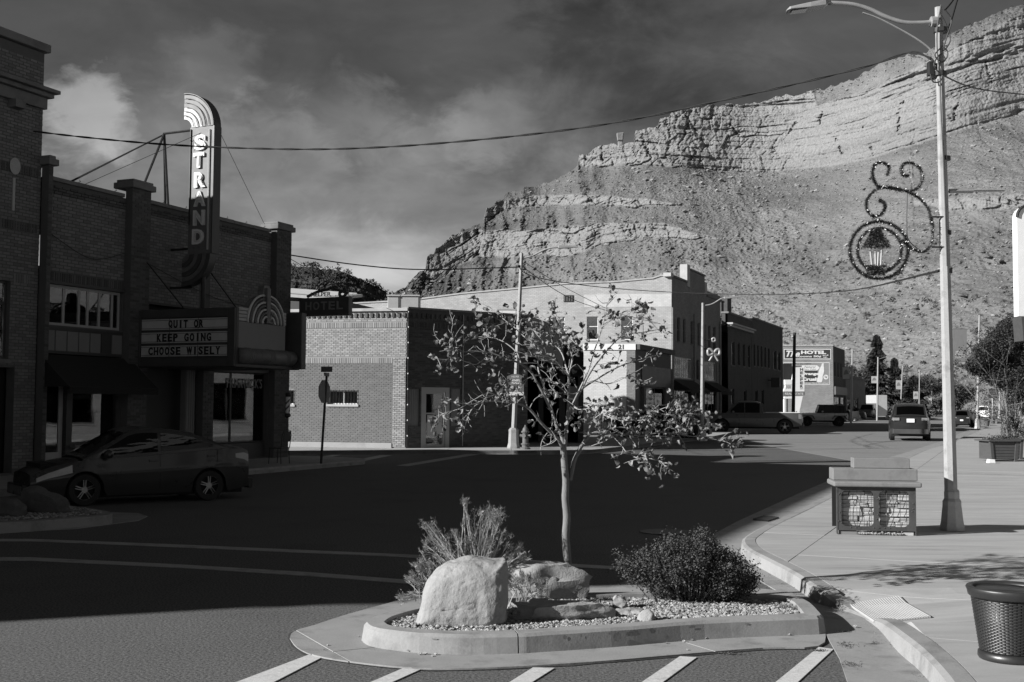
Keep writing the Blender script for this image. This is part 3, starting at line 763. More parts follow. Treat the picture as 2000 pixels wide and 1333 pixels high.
fo = window(th, cl[0], cl[1], zc_bot, zc_top, .1, .07, [cl[0] + ww * q for q in (.1, .28, .47, .58, .73, .9)], (), frame='cream_trim', sill=False)
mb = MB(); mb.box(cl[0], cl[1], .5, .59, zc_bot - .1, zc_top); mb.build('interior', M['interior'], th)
mb = MB(); mb.box(cl[0], cl[1], -.03, .06, zp_bot, zp_bot + .06); mb.box(cl[0], cl[1], -.03, .06, zc_bot - .12, zc_bot - .04); mb.build('fascia_rail', M['trim_dark'], th)
np_ = 7
for i in range(np_):
    a = cl[0] + ww * i / np_; b = cl[0] + ww * (i + 1) / np_
    c = MB(); c.box(a + .02, b - .02, -.02, .03, zp_bot + .075, zc_bot - .13); c.build('fascia_panel', M['panel_grey'] if i != 5 else M['trim_dark'], th)
mb = MB(); mb.box(cl[0], cl[1], .031, .25, zp_bot, zc_bot); mb.build('fascia_board', M['trim_dark'], th)
d0, d1 = on(FA, 73, 800, .25)[0], on(FA, 122, 800, .25)[0]
zt = zp_bot - .02
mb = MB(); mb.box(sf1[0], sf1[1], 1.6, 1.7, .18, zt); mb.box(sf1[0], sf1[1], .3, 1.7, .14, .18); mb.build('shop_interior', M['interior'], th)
mid_ = (d0 + d1) / 2
for (a, b, px_) in ((sf1[0] + .03, mid_ - .32, 0), (mid_ - .30, d1, 1)):
    f = MB(); st = .13
    f.box(a, a + st, .24, .29, .2, 2.75); f.box(b - st, b, .24, .29, .2, 2.75); f.box(a + st, b - st, .242, .288, .2, .62); f.box(a + st, b - st, .242, .288, 2.6, 2.75)
    do = f.build('door', M['cream_trim'], th)
    p = MB(); p.box(a + st, b - st, .26, .266, .62, 2.6); p.build('pane', M['glass'], do)
    h = MB(); h.tube([(a + st * .5, .24, 1.0), (a + st * .5, .19, 1.02), (a + st * .5, .19, 1.32), (a + st * .5, .24, 1.34)], .014, 6); h.build('handle', M['black'], do)
w0, w1 = on(FA, 137, 800, .2)[0], on(FA, 226, 800, .2)[0]
window(th, w0, w1, on(FA, 180, 867, .2)[1], zt - .15, .2, .06, frame='trim_dark', name='shop_window')
mb = MB(); mb.box(w0, w1, .15, .3, .19, on(FA, 180, 868, .2)[1]); mb.build('stall_riser', M['trim_dark'], th)
mb = MB(); mb.box(w1, sf1[1], .15, .3, .19, zt); mb.box(d1 + .005, w0 - .005, .12, .3, .19, zt); mb.box(sf1[0], sf1[1], .1, .3, zt - .12, zt); mb.build('shopfront_frame', M['trim_dark'], th)
a0, a1 = P0b - .1, P1a + .25
zt2, zb2 = zp_bot - .03, on(FA, 180, 757, -.9)[1]
mb = MB(); pr = 1.0
mb.quad((a0, -.05, zt2), (a0, -pr, zb2), (a1, -pr, zb2), (a1, -.05, zt2)); mb.quad((a0, -.05, zt2 - .01), (a1, -.05, zt2 - .01), (a1, -pr, zb2 - .01), (a0, -pr, zb2 - .01))
mb.add([(a1, -.05, zt2), (a1, -pr, zb2), (a1, -.05, zb2)], [(0, 1, 2)]); mb.add([(a0, -.05, zt2), (a0, -.05, zb2), (a0, -pr, zb2)], [(0, 1, 2)])
mb.box(a0, a1, -pr - .004, -pr + .004, zb2 - .16, zb2 - .005)
aw = mb.build('shop_awning', M['cloth_black'], th);
mb = MB(); mb.tube([(a0, -pr, zb2), (a1, -pr, zb2)], .018, 6); mb.build('awning_rod', M['black'], aw)
def bx_px(x0, x1, z0, z1, y0, y1, name, m_, off=.1, parent=None, bevel=0):
    a, b = on(FA, x0, 800, off)[0], on(FA, x1, 800, off)[0]; c = MB(); c.box(a, b, y0, y1, z0, z1); return c.build(name, M[m_], parent or th, bevel=bevel)
def fluted(x0, x1, n_, m_='galv'):
    a, b = on(FA, x0, 800, .0)[0], on(FA, x1, 800, .0)[0]; c = MB()
    for i in range(n_):
        q = a + (b - a) * (i + .5) / n_; r_ = (b - a) / n_ * .46
        c.tube([(q, .02, .2), (q, .02, 3.2)], r_, 8)
    c.box(a, b, .03, .2, .2, 3.2); return c.build('fluted_column', M[m_], th)
fluted(252, 262, 3, 'galv'); bx_px(264, 273, .2, 3.2, -.03, .1, 'light_post', 'cream_trim', 0)
fluted(363, 380, 4, 'panel_grey'); fluted(386, 392, 1, 'panel_grey'); bx_px(395, 401, .2, 3.2, -.03, .1, 'light_post', 'galv', 0)
bx_px(288, 362, .2, 3.2, .9, .95, 'recess_wall', 'stucco_d', .9)
for (x0, x1, y0, y1, nm) in ((303, 326, 745, 778, 'a'), (333, 351, 748, 783, 'b'), (303, 326, 783, 806, 'c'), (330, 351, 790, 822, 'd'), (303, 326, 812, 842, 'e')):
    r_ = rect(FA, x0, y0, x1, y1, .88)
    c = MB(); c.box(r_[0], r_[1], .87, .898, r_[2], r_[3]); f = c.build('poster_frame', M['black'], th)
    c = MB(); c.box(r_[0] + .05, r_[1] - .05, .862, .869, r_[2] + .05, r_[3] - .05); c.build('poster', M['mural_mid'], f)
ga, gm, gb = [on(FA, q, 800, .15)[0] for q in (404, 450, 516)]
zg0, zg1 = on(FA, 480, 864, .15)[1], on(FA, 480, 729, .15)[1]
window(th, ga, gm, zg0, zg1, .15, .03, frame='trim_dark', sill=False, name='shop_window'); sw2 = window(th, gm + .01, gb, zg0, zg1, .15, .03, frame='trim_dark', sill=False, name='shop_window')
mb = MB(); mb.box(ga, gb, 1.9, 2.0, .18, 3.3); mb.box(ga, gb, .3, 2.0, .3, .5); mb.build('shop_interior', M['interior'], th)
mb = MB(); mb.box(on(FA, 280, 800)[0], sf2[1], .28, 2.0, 3.251, 3.3); mb.build('soffit', M['trim_dark'], th)
mb = MB(); mb.box(ga, P3a, .1, .26, .18, zg0 - .02); mb.build('stall_riser', M['trim_dark'], th)
mb = MB(); mb.box(gb + .02, P3a, .05, .3, zg0, 3.24); mb.build('corner_pier', M['trim_dark'], th)
mb = MB(); mb.box(P1b, P3a, -.02, .28, zg1 + .01, 3.24); mb.build('transom_board', M['trim_dark'], th)
fa, fb_ = on(FA, 441, 745, .13)[0], on(FA, 519, 745, .13)[0]
zf = on(FA, 480, 749, .13)[1]
word("FRIARTUCK'S", sw2, (fa + fb_) / 2 - .05, .142, zf, .30, M['panel_grey'], fb_ - fa - .25, .012, .004)
mb = MB(); cx, cz = on(FA, 490, 808, .3)
for i in range(260):
    t = rnd.uniform(0, 6.28); r_ = .34 + rnd.gauss(0, .05); x = cx + r_ * math.cos(t); z = cz + 1.2 * r_ * math.sin(t); y = .3 + rnd.gauss(0, .04)
    s = .05; mb.add([(x + rnd.uniform(-s, s), y + rnd.uniform(-s, s), z + rnd.uniform(-s, s)) for _ in range(3)], [(0, 1, 2)])
wr = mb.build('window_wreath', M['garland'], label='oval wreath hanging behind the barber shop window glass', cat='wreath'); wr.location = th.location; wr.rotation_euler = th.rotation_euler
bp = empty('barber_pole', tuple(FA.W(P3b - .1, -.24, 0)), ST_ANG, 'striped barber pole with dark caps on the theatre corner beside the shop window', 'barber pole')
zb0, zb1 = on(FA, 548, 816)[1], on(FA, 548, 767)[1]
mb = MB(); mb.lathe([(.085, zb0 + .14), (.085, zb1 - .14)], 16); bar = mb.build('striped_cylinder', M['white_paint'], bp, smooth=False)
for k in range(3):
    mb = MB(); vs = []
    for i in range(17):
        t = i / 16; an = 2 * math.pi * (k / 3) + t * 5
        for dz in (0, .07):
            vs.append((.0865 * math.cos(an), .0865 * math.sin(an), zb0 + .15 + t * (zb1 - zb0 - .38) + dz))
    mb.add(vs, [(2 * i, 2 * i + 2, 2 * i + 3, 2 * i + 1) for i in range(16)]); mb.build('spiral_stripe', M['sign_dark'], bar)
for z0, z1 in ((zb0, zb0 + .15), (zb1 - .15, zb1)):
    mb = MB(); mb.lathe([(.04, z0), (.1, z0 + .03), (.11, (z0 + z1) / 2), (.1, z1 - .03), (.04, z1)], 16); mb.build('cap', M['black'], bp, smooth=True)
mb = MB(); mb.box(-.02, .02, .0, .24, (zb0 + zb1) / 2 - .02, (zb0 + zb1) / 2 + .02); mb.build('bracket', M['black'], bp)
# -- tall neighbour at the left edge
tb = empty('corner_building', (FA.o.x, FA.o.y, 0), ST_ANG, 'taller brick building with projecting cornice cut off by the left edge', 'building')
tR = sL - .08; tL = tR - 26.65
zT = on(FA, 74, 99)[1]; zc1, zc0 = on(FA, 75, 178)[1], on(FA, 75, 203)[1]
wn = [tR - 4.5, on(FA, 19, 600)[0], on(FA, 10, 702)[1], on(FA, 10, 548)[1]]
dk = [tR - 6, on(FA, 26, 800)[0], .2, on(FA, 15, 718)[1]]
mb = MB(); holed(mb, tL, tR, 0, zT - .02, [wn, dk], 0, .25); mb.box(tL, tR, .25, .55, zT - 1.5, zT - .021); mb.build('wall', M['mortar'], tb)
mb = MB(); mb.box(tL, tR, .6, 11, 0, zT - 1.0); mb.build('rear_block', M['brick_dark'], tb)
mb = MB(); mb.box(tR - .02, tR, 0.001, 11, 6.5, zT - .02); mb.build('end_wall', M['mortar'], tb)
cells = brick_cells(tR - 4.3, tR, .3, zc0 - .05, [wn, dk], .215, .075); bricks(tb, cells, 0, M['brick_tan'], singles=300, key=lambda c: -c[0] + abs(c[2] - 5.5) * .4)
cells = brick_cells(tR - 4.3, tR, zc1 + .05, zT - .25, [], .215, .075); bricks(tb, cells, 0, M['brick_tan'])
for z_ in (on(FA, 60, 455)[1], on(FA, 60, 345)[1]):
    bricks(tb, brick_cells(tR - 3.6, tR - .05, z_, z_ + .23, [], soldier=True), -.012, M['brick_dark'], name='soldier_brick')
bricks(tb, brick_cells(on(FA, 24, 600)[0], on(FA, 56, 600)[0], wn[3] - .02, wn[3] + .22, [], soldier=True), -.01, M['brick_tan'], name='soldier_brick')
mb = MB(); mb.box(tL, tR + .1, -.12, .6, zT, zT + .20); mb.build('coping', M['coping'], tb, bevel=.02)
mb = MB(); mb.box(tL, tR + .02, -.13, .0, zc0 - .12, zc0 + .15); mb.box(tL, tR + .10, -.26, 0, zc0 + .151, zc0 + .25); mb.box(tL, tR + .16, -.4, 0, zc0 + .251, zc0 + .34); mb.build('cornice', M['coping'], tb, bevel=.012)
for i in range(5):
    q = tR - .75 - i * 1.3; mb = MB(); mb.box(q - .3, q, -.24, -.001, zc0 - .30, zc0 - .121); mb.build('cornice_bracket', M['coping'], tb)
mb = MB(); cx, cz = on(FA, 28, 325); mb.add([(cx + .16 * math.cos(a * math.pi / 8), -.03, cz + .2 * math.sin(a * math.pi / 8)) for a in range(16)], [tuple(range(15, -1, -1))])
mb.box(cx - .05, cx + .02, -.032, -.001, cz - 1.05, cz - .28); mb.build('stone_inset', M['coping_l'], tb)
window(tb, wn[0], wn[1], wn[2], wn[3], .1, .06, [], [wn[2] + (wn[3] - wn[2]) * .72], frame='trim_dark')
mb = MB(); mb.box(wn[0], wn[1], .5, .58, wn[2], wn[3]); mb.box(dk[0], dk[1], .3, .58, dk[2], dk[3]); mb.build('interior', M['interior'], tb)
ph = MB(); ph.box(tR - 16, tR - 1.2, 4.5, 10.5, zT - 1.0, zT + .3); ph.build('added_shade_block', M['brick_dark'], tb)  # added block out of view, keeps sun off the lower theatre sign
# -- marquee
s_m = on(FA, 262, 600)[0]
mq = empty('theatre_marquee', tuple(FA.W(s_m, 0, 0)), PERP_ANG, 'boxy theatre marquee with three-line letter board reading quit or keep going choose wisely', 'marquee')
pm = Plane(tuple(FA.W(s_m, 0, 0))[:2], PERP_ANG)
x1m, zbm = pm.at(460, 717); _, ztm = pm.at(460, 600); LY = 2.9
mb = MB(); mb.box(.0, x1m, 0, LY, zbm, zbm + .1)                 # soffit
mb.box(.0, x1m, 0, .12, zbm + .101, ztm); mb.box(.0, x1m, LY - .12, LY, zbm + .101, ztm - .1); mb.build('cabinet', M['trim_dark'], mq, bevel=.02)
bx0, bz0 = pm.at(277, 697); bx1, bz1 = pm.at(446, 620); bz0 = pm.at(440, 699)[1]; bz1 = pm.at(440, 619)[1]
mb = MB(); mb.box(.02, bx0 - .02, -.06, -.001, zbm + .02, ztm - .02); mb.box(bx1 + .02, x1m - .01, -.06, -.001, zbm + .02, ztm - .02)
mb.box(bx0 - .019, bx1 + .019, -.058, -.001, bz1 + .01, ztm - .02); mb.box(bx0 - .019, bx1 + .019, -.058, -.001, zbm + .02, bz0 - .01); mb.build('board_frame', M['trim_dark'], mq, bevel=.01)
rows = ["QUIT OR", "KEEP GOING", "CHOOSE WISELY"]; ws = [(330, 400), (308, 416), (292, 434)]
hb = (bz1 - bz0) / 3
for i in range(3):
    z1_ = bz1 - i * hb - .02; z0_ = bz1 - (i + 1) * hb + .05
    mb = MB(); mb.box(bx0, bx1, -.03, -.002, z0_, z1_); bd = mb.build('letter_board', M['sign_board'], mq)
    mb = MB(); mb.box(bx0, bx1, -.045, -.031, z1_ - .04, z1_ - .03); mb.box(bx0, bx1, -.045, -.031, z0_ + .03, z0_ + .04)
    for q in (1, 2): mb.box(bx0 + (bx1 - bx0) * q / 3 - .006, bx0 + (bx1 - bx0) * q / 3 + .006, -.036, -.0305, z0_, z1_)
    mb.build('letter_rail', M['black'], bd)
    a, b = pm.at(ws[i][0], 650)[0], pm.at(ws[i][1], 650)[0]
    word(rows[i], bd, (a + b) / 2, -.046, (z0_ + z1_) / 2, (z1_ - z0_) * .72, M['letter_black'], b - a, .035, .008, letters=True)
fm = MB(); fm.box(x1m - .1, x1m - .02, .121, LY - .7, zbm + .5, ztm - .35); fm.build('front_fascia', M['panel_grey'], mq)
fm = MB(); fm.tube([(x1m + .02, .14, zbm + .3), (x1m + .02, LY - .45, zbm + .3)], .2, 20); tb_ = fm.build('front_tube', M['sign_face'], mq, smooth=True, fix=True)
for yy in (.35, .42, .49, 1.25, 1.31, 1.37, 1.43, 2.0, 2.06, 2.12):
    r_ = MB(); r_.tube([(x1m + .02, yy, zbm + .3), (x1m + .02, yy + .025, zbm + .3)], .212, 20); r_.build('tube_band', M['coping'], tb_)
for i in range(4):
    z0_ = ztm - .33 + i * .09; r_ = MB(); r_.box(x1m - .16, x1m - .03, .13, LY - .65, z0_, z0_ + .075); r_.build('fascia_slat', M['cream_trim'], mq)
fm = MB(); fm.box(x1m - 1.1, x1m + .28, LY - .35, LY - .121, zbm + .02, ztm + .04); fm.build('end_board', M['sign_dark'], mq, bevel=.02)
yc = 1.32; fm = MB()
fm.xz_prism([(yc - .17, ztm - .3), (yc + .17, ztm - .3), (yc + .17, ztm + .55), (yc + .1, ztm + .68), (yc - .1, ztm + .68), (yc - .17, ztm + .55)], -.18, .0)
fm.xz_prism([(yc - .08, ztm - .34), (yc + .08, ztm - .34), (yc + .08, ztm + .60), (yc - .08, ztm + .60)], -.26, -.181)
rot90 = Matrix.Translation((x1m - .2, 0, 0)) @ Matrix(((0, -1, 0, 0), (1, 0, 0, 0), (0, 0, 1, 0), (0, 0, 0, 1)))
fm.xform(rot90); fm.build('pylon', M['sign_face'], mq, bevel=.01)
for sgn in (-1, 1):
    for k in range(7):
        r_ = .80 - k * .1; pts = []
        for j in range(11):
            t = math.pi / 2 * j / 10
            pts.append((x1m - .02 + .012 * k, yc + sgn * (.1 + r_ * .9 * math.cos(t)), ztm - .36 + r_ * .95 * math.sin(t) * 1.0))
        c = MB(); c.tube(pts, .030, 6); c.build('fan_rib', M['sign_light'] if k % 2 == 0 else M['sign_face'], mq, smooth=True)
    plate = MB(); poly = [(yc + sgn * .1, ztm - .38)] + [(yc + sgn * (.1 + .8 * .9 * math.cos(math.pi / 2 * j / 10)), ztm - .38 + .8 * .95 * math.sin(math.pi / 2 * j / 10)) for j in range(11)]
    plate.xz_prism(poly if sgn > 0 else poly[::-1], .0, .05); plate.xform(rot90); plate.build('fan_plate', M['sign_face'], mq, fix=True)
for yy, xx, hh in ((.2, 1.5, 1.5), (2.4, 1.7, 1.9)):
    c = MB(); c.tube([(.02, yy, ztm + hh), (xx, yy, ztm)], .018, 6); c.build('tie_rod', M['black'], mq)
# -- vertical STRAND sign
s_s = on(FA, 328, 487)[0]; ps = Plane(tuple(FA.W(s_s, 0, 0))[:2], PERP_ANG)
vs_ = empty('theatre_sign', tuple(FA.W(s_s, 0, 0)), PERP_ANG, 'tall vertical sign reading STRAND with fan-shaped top, upper half sunlit', 'theatre sign')
xa, ztop = ps.at(371, 248); xb, zbot = ps.at(412, 495)[0], ps.at(390, 496)[1]; xa = ps.at(369, 380)[0]
zt_ = ps.at(390, 248)[1]; TH = .26
zap = ps.at(362, 186)[1]; xl = ps.at(361, 200)[0]
Ro = zap - zt_ ;
face = MB(); face.box(xa, xb, .0, .012, zbot, zt_); face.build('face', M['sign_face'], vs_)
case = MB(); case.box(xa + .02, xb, .013, TH, zbot, zt_); case.build('cabinet', M['sign_dark'], vs_)
def ring(r0_, r1_, cx, cz, sx_, sz, y0, y1, seg=16, a0=0.0, a1=math.pi / 2):
    poly = [(cx + sx_ * r1_ * math.cos(a0 + (a1 - a0) * i / seg), cz + sz * r1_ * math.sin(a0 + (a1 - a0) * i / seg)) for i in range(seg + 1)]
    poly += [(cx + sx_ * r0_ * math.cos(a0 + (a1 - a0) * i / seg), cz + sz * r0_ * math.sin(a0 + (a1 - a0) * i / seg)) for i in range(seg, -1, -1)]
    m2 = MB(); n2 = seg + 1
    for i in range(seg):
        a, b = poly[i], poly[i + 1]; c, d = poly[2 * n2 - 2 - i], poly[2 * n2 - 1 - i]
        m2.xz_prism([a, b, c, d], y0, y1)
    return m2
wx = (xb - xl)
nb = 6
for k in range(nb):
    q0_, q1_ = .26 + k * .74 / nb, .26 + (k + 1) * .74 / nb - .012
    m2 = ring(q0_, q1_, xl, zt_, wx, Ro, -.012 - .010 * (k % 2), TH - .002); m2.build('fan_band', M['sign_light'] if k < 3 else M['sign_face'], vs_, fix=True)
m2 = ring(.985, 1.0, xl, zt_, wx + .03, Ro + .03, -.05, TH + .03); m2.build('fan_edge', M['sign_dark'], vs_, fix=True)
for k in range(5):
    r_ = .36 + .13 * k; c = MB(); c.tube([(xl + wx * r_ * math.cos(t * math.pi / 20 + .05), -.05, zt_ + Ro * r_ * math.sin(t * math.pi / 20 + .05)) for t in range(0, 10)], .010, 5); c.build('neon_tube', M['black'], vs_)
zb_ = zbot; xl2, zlow_ = ps.at(355, 561)
for k in range(nb):
    q0_, q1_ = .12 + k * .88 / nb, .12 + (k + 1) * .88 / nb - .015
    m2 = ring(q0_, q1_, xl2, zb_ - .004, (xb - xl2), -(zb_ - zlow_), -.012 - .010 * (k % 2), TH - .002); m2.build('fan_band', M['sign_dark'] if k % 2 else M['sign_face'], vs_, fix=True)
es = MB(); es.box(xb + .002, xb + .04, -.02, TH + .04, zbot, zt_); es.build('edge_strip', M['sign_dark'], vs_)
for k in range(2):
    c = MB(); c.box(xb - .10 - k * .03, xb - .09 - k * .03, -.035, -.001, zbot + .1, zt_ - .1); c.build('neon_tube', M['tube_glass'], vs_)
c = MB(); c.box(xa + .03, xa + .045, -.035, -.001, zbot + .8, zt_ - .05); c.build('neon_tube', M['black'], vs_)
for i, ch in enumerate("STRAND"):
    px_, py_ = [(393, 279), (390, 314), (392, 352), (391, 389), (390, 426), (388, 463)][i]
    cx, cz = ps.at(px_, py_)
    mb = text_mesh(ch, .42, .38 if ch != 'T' else .36, .055, .05); mb.xform(Matrix.Translation((cx, -.003, cz))); lo = mb.build('letter', M['letter_white'], vs_)
    tb2 = text_mesh(ch, .30, .25, .0, .012); tb2.xform(Matrix.Translation((cx + .01, -.055, cz))); tb2.build('neon_tube', M['tube_glass'], lo)
for i in range(5):   # dangling broken tube leads
    x = rnd.uniform(xa + .05, xb - .08); z = rnd.uniform(zbot + 1, zt_); c = MB(); c.tube([(x, -.03, z), (x + .03, -.06, z - .1), (x - .04, -.04, z - .25)], .006, 4); c.build('loose_wire', M['black'], vs_)
for z_, x0_ in ((ps.at(340, 487)[1], .0), (ps.at(385, 560)[1], .0)):
    c = MB(); c.tube([(x0_, .12, z_), (xa + .1, .12, z_)], .035, 6); c.build('wall_strut', M['black'], vs_)
c = MB(); c.tube([(xa + .45, .12, zbot - .3), (xa + .45, .12, ztm + .0)], .06, 8); c.build('support_post', M['black'], vs_)
apx, apz = ps.at(316, 260, 0); tp_ = empty('sign_tripod', tuple(FA.W(s_s, 0, 0)), PERP_ANG, 'dark steel tripod mast on the theatre roof bracing the vertical sign', 'mast')
for (dx, dy, zb3) in ((-.75, -1.1, 6.2), (-.25, .3, 6.3), (-.9, .9, 6.2)):
    c = MB(); c.tube([(apx, .1, apz), (apx + dx + .3, .1 + dy, zb3)], .035, 6); c.build('leg', M['black'], tp_)
c = MB(); c.tube([(apx - .02, .1, apz), (xa + .05, .12, apz + .02)], .035, 6); c.build('arm', M['black'], tp_)
for (bx_, by_, bz_, r_) in ((-5.0, -2.6, 6.2, .016), (-5.1, -2.6, 6.2, .012)):
    c = MB(); c.tube([(apx, .1, apz - .02), (bx_ + apx + (0 if r_ > .013 else .25), by_, bz_)], r_ * 1.5, 5); c.build('brace', M['black'], tp_)
c = MB(); c.tube([(xb + .03, .15, zt_ - .05), (.35, 4.0, 7.35)], .008, 4); c.build('guy_wire', M['black'], vs_)
c = MB(); c.tube([(xb - .05, .1, zt_ - .02), (apx - 3.6, -1.3, 7.2)], .008, 4); c.build('guy_wire', M['black'], vs_)
# -- small neon hotel sign
pn = Plane(tuple(FA.W(.35, 0, 0))[:2], PERP_ANG)
hs = empty('hotel_sign', tuple(FA.W(.35, 0, 0)), PERP_ANG, 'small dark neon sign reading HOTEL hanging from the theatre corner', 'neon sign')
a, zt3 = pn.at(584, 583); b, zb3 = pn.at(681, 616)
mb = MB(); mb.box(a, b, 0, .22, zb3, zt3); mb.build('cabinet', M['sign_dark'], hs, bevel=.015)
word("HOTEL", hs, (a + b) / 2 + .02, -.002, zb3 + (zt3 - zb3) * .55, (zt3 - zb3) * .45, M['panel_grey'], (b - a) * .78, .02, .02, letters=True)
sc = MB(); pts = []
for i in range(19):
    t = i / 18; x = a + .25 + (b - a - .35) * t; z = zt3 + .05 + .20 * math.sin(t * math.pi) ** 1.0 + (.05 if t > .5 else 0); pts.append((x, .1, z))
cxx, czz = b - .32, zt3 + .12
for i in range(14):
    an = 1.2 - i * .5; r_ = .17 - i * .010; pts.append((cxx + r_ * math.cos(an), .1, czz + r_ * math.sin(an)))
sc.tube(pts, .05, 6); sc.build('scroll', M['sign_dark'], hs, smooth=True)
word("HELPER", hs, (a + b) / 2 - .1, -.002, zt3 + .1, .14, M['panel_grey'], (b - a) * .4, .01, .02)
for z_ in (zt3 - .05, zb3 + .08):
    c = MB(); c.tube([(0, .1, z_), (a, .1, z_)], .022, 6); c.build('bracket_arm', M['black'], hs)
ch = empty('metal_chair', tuple(G(545, 906, .15)), ST_ANG + math.pi, 'dark metal chair on the pavement by the barber shop corner', 'chair')
mb = MB(); mb.box(-.22, .22, -.2, .2, .43, .46); mb.build('seat', M['black'], ch)
mb = MB(); pts = [(-.21, .2, .46), (-.22, .24, .8), (-.16, .26, .92), (.16, .26, .92), (.22, .24, .8), (.21, .2, .46)]; mb.tube(pts, .014, 6); mb.box(-.16, .16, .245, .26, .62, .9); mb.build('backrest', M['black'], ch)
for x in (-.2, .2):
    for y in (-.18, .18):
        mb = MB(); mb.tube([(x, y, .43), (x * 1.05, y * 1.15, 0)], .013, 6); mb.build('leg', M['black'], ch)
# == pale brick corner building across the side street
C1 = G(792, 876, .15)
PB = Plane((C1.x, C1.y), R(-12))          # its long side wall, s=0 at the corner, negative to the left
bb = empty('brick_corner_building', (C1.x, C1.y, 0), R(-12), 'sunlit pale brick corner building with barred windows across the side street', 'building')
zt = PB.at(792, 603)[1]; sl = -16.0
zband1, zband0 = PB.at(700, 697)[1], PB.at(700, 710)[1]
zpl = PB.at(700, 865)[1]
wA = rect(PB, 640, 763, 698, 790); wB = rect(PB, 520, 762, 574, 790);
mb = MB(); holed(mb, sl, 0, 0, zt - .1, [wA, wB], 0, .2); mb.build('wall', M['mortar_l'], bb)
mb = MB(); mb.box(sl, -.01, .25, 8, 0, zt - .5); mb.build('rear_block', M['brick_dark'], bb)
mb = MB(); mb.box(sl, -.55, -.06, -.001, 0, zpl); mb.build('plinth', M['plinth'], bb, bevel=.01)
bricks(bb, brick_cells(sl, -.55, zpl + .01, zband0 - .01, [wA, wB], .19, .072, .011), 0, M['brick_red'], name='red_brick')
bricks(bb, brick_cells(sl, -.02, zband1 + .01, zt - .75, [], .19, .072, .009), 0, M['brick_pale'], name='pale_brick')
bricks(bb, brick_cells(-.54, -.02, .2, zband1, [], .19, .072, .009), -.02, M['brick_pale'], name='pale_brick')
bricks(bb, brick_cells(sl, -.55, zband0, zband1, [], soldier=True), -.005, M['brick_pale'], name='soldier_brick')
bricks(bb, brick_cells(sl, -.02, zt - .74, zt - .50, [], soldier=True), -.01, M['brick_pale'], name='soldier_brick')
bricks(bb, brick_cells(sl, -.02, zt - .49, zt - .15, [], .24, .08), 0, M['brick_pale'], name='pale_brick')
cells = [(x, x + .11, zt - .34, zt - .16) for x in np.arange(sl, -.1, .22)]
bricks(bb, cells, -.03, M['brick_dark'], name='dentil_brick', proud=.02)
mb = MB(); mb.box(sl, .05, -.08, .35, zt - .1, zt + .02); mb.build('coping', M['coping_l'], bb, bevel=.012)
for w in (wA, wB):
    fo = window(bb, w[0], w[1], w[2], w[3], .12, .04, [(w[0] + w[1]) / 2], (), frame='white_paint', pane='glass', sill=True)
    c = MB(); c.box(w[0] + .03, w[1] - .03, .19, .2, w[2] + .03, w[3] - .03); c.build('curtain', M['curtain'], fo)
    nb = int((w[1] - w[0]) / .12)
    for i in range(nb + 1):
        x = w[0] + (w[1] - w[0]) * i / nb; c = MB(); c.tube([(x, -.03, w[2] - .03), (x, -.03, w[3] + .02)], .011, 4); c.build('window_bar', M['black'], fo)
PD = Plane((C1.x, C1.y), math.atan2(1, 1.33))
def adopt(front, building):      # hang a second facade's parts under its building
    lm = lambda o: Matrix.LocRotScale(o.location, o.rotation_euler, o.scale)
    mt = lm(building).inverted() @ lm(front)
    for c in list(front.children):
        q = mt @ lm(c); c.parent = building; c.matrix_parent_inverse = Matrix.Identity(4); c.location, c.rotation_euler = q.to_translation(), q.to_euler()
    bpy.data.objects.remove(front)
s_end = PD.at(985, 800)[0]; ztd = PD.at(830, 606)[1]
dr = rect(PD, 829, 765, 870, 866); drf = rect(PD, 822, 757, 878, 870); wl = rect(PD, 797, 760, 819, 833); wr_ = rect(PD, 881, 760, 900, 833)
dr[2] = .17; drf[2] = .15
front = empty('corner_shop_front', (C1.x, C1.y, 0), PD.ang, 'shaded dark brick chamfered front of the corner building with a glazed door', 'shop front')
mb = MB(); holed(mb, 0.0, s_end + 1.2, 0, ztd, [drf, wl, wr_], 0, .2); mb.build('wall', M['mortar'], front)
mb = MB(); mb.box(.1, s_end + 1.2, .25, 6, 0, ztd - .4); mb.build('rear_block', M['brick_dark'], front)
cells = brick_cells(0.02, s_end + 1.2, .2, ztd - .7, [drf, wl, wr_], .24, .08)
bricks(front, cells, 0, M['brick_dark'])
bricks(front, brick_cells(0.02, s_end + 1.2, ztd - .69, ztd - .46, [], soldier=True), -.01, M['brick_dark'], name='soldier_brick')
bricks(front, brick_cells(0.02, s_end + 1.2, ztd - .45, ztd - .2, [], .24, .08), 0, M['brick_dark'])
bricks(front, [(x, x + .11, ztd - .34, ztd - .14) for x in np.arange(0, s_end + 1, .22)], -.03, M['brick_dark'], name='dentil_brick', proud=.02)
mb = MB(); mb.box(.0, s_end + 1.2, -.1, .35, ztd, ztd + .08); mb.build('coping', M['coping'], front)
f = MB(); f.box(drf[0], dr[0], .02, .12, .15, drf[3]); f.box(dr[1], drf[1], .02, .12, .15, drf[3]); f.box(dr[0], dr[1], .022, .118, dr[3], drf[3]); f.build('door_frame', M['cream_trim'], front)
f = MB(); zmid = PD.at(850, 808)[1]; st = .1
f.box(dr[0], dr[0] + st, .06, .1, .17, dr[3]); f.box(dr[1] - st, dr[1], .06, .1, .17, dr[3]); f.box(dr[0] + st, dr[1] - st, .061, .099, .17, .27); f.box(dr[0] + st, dr[1] - st, .061, .099, dr[3] - .1, dr[3]); f.box(dr[0] + st, dr[1] - st, .061, .099, zmid - .03, zmid + .03)
do = f.build('door', M['cream_trim'], front)
f = MB(); f.box(dr[0] + st, dr[1] - st, .075, .08, zmid + .03, dr[3] - .1); f.build('pane', M['glass'], do); f = MB(); f.box(dr[0] + st, dr[1] - st, .075, .08, .27, zmid - .03); f.build('pane', M['glass'], do)
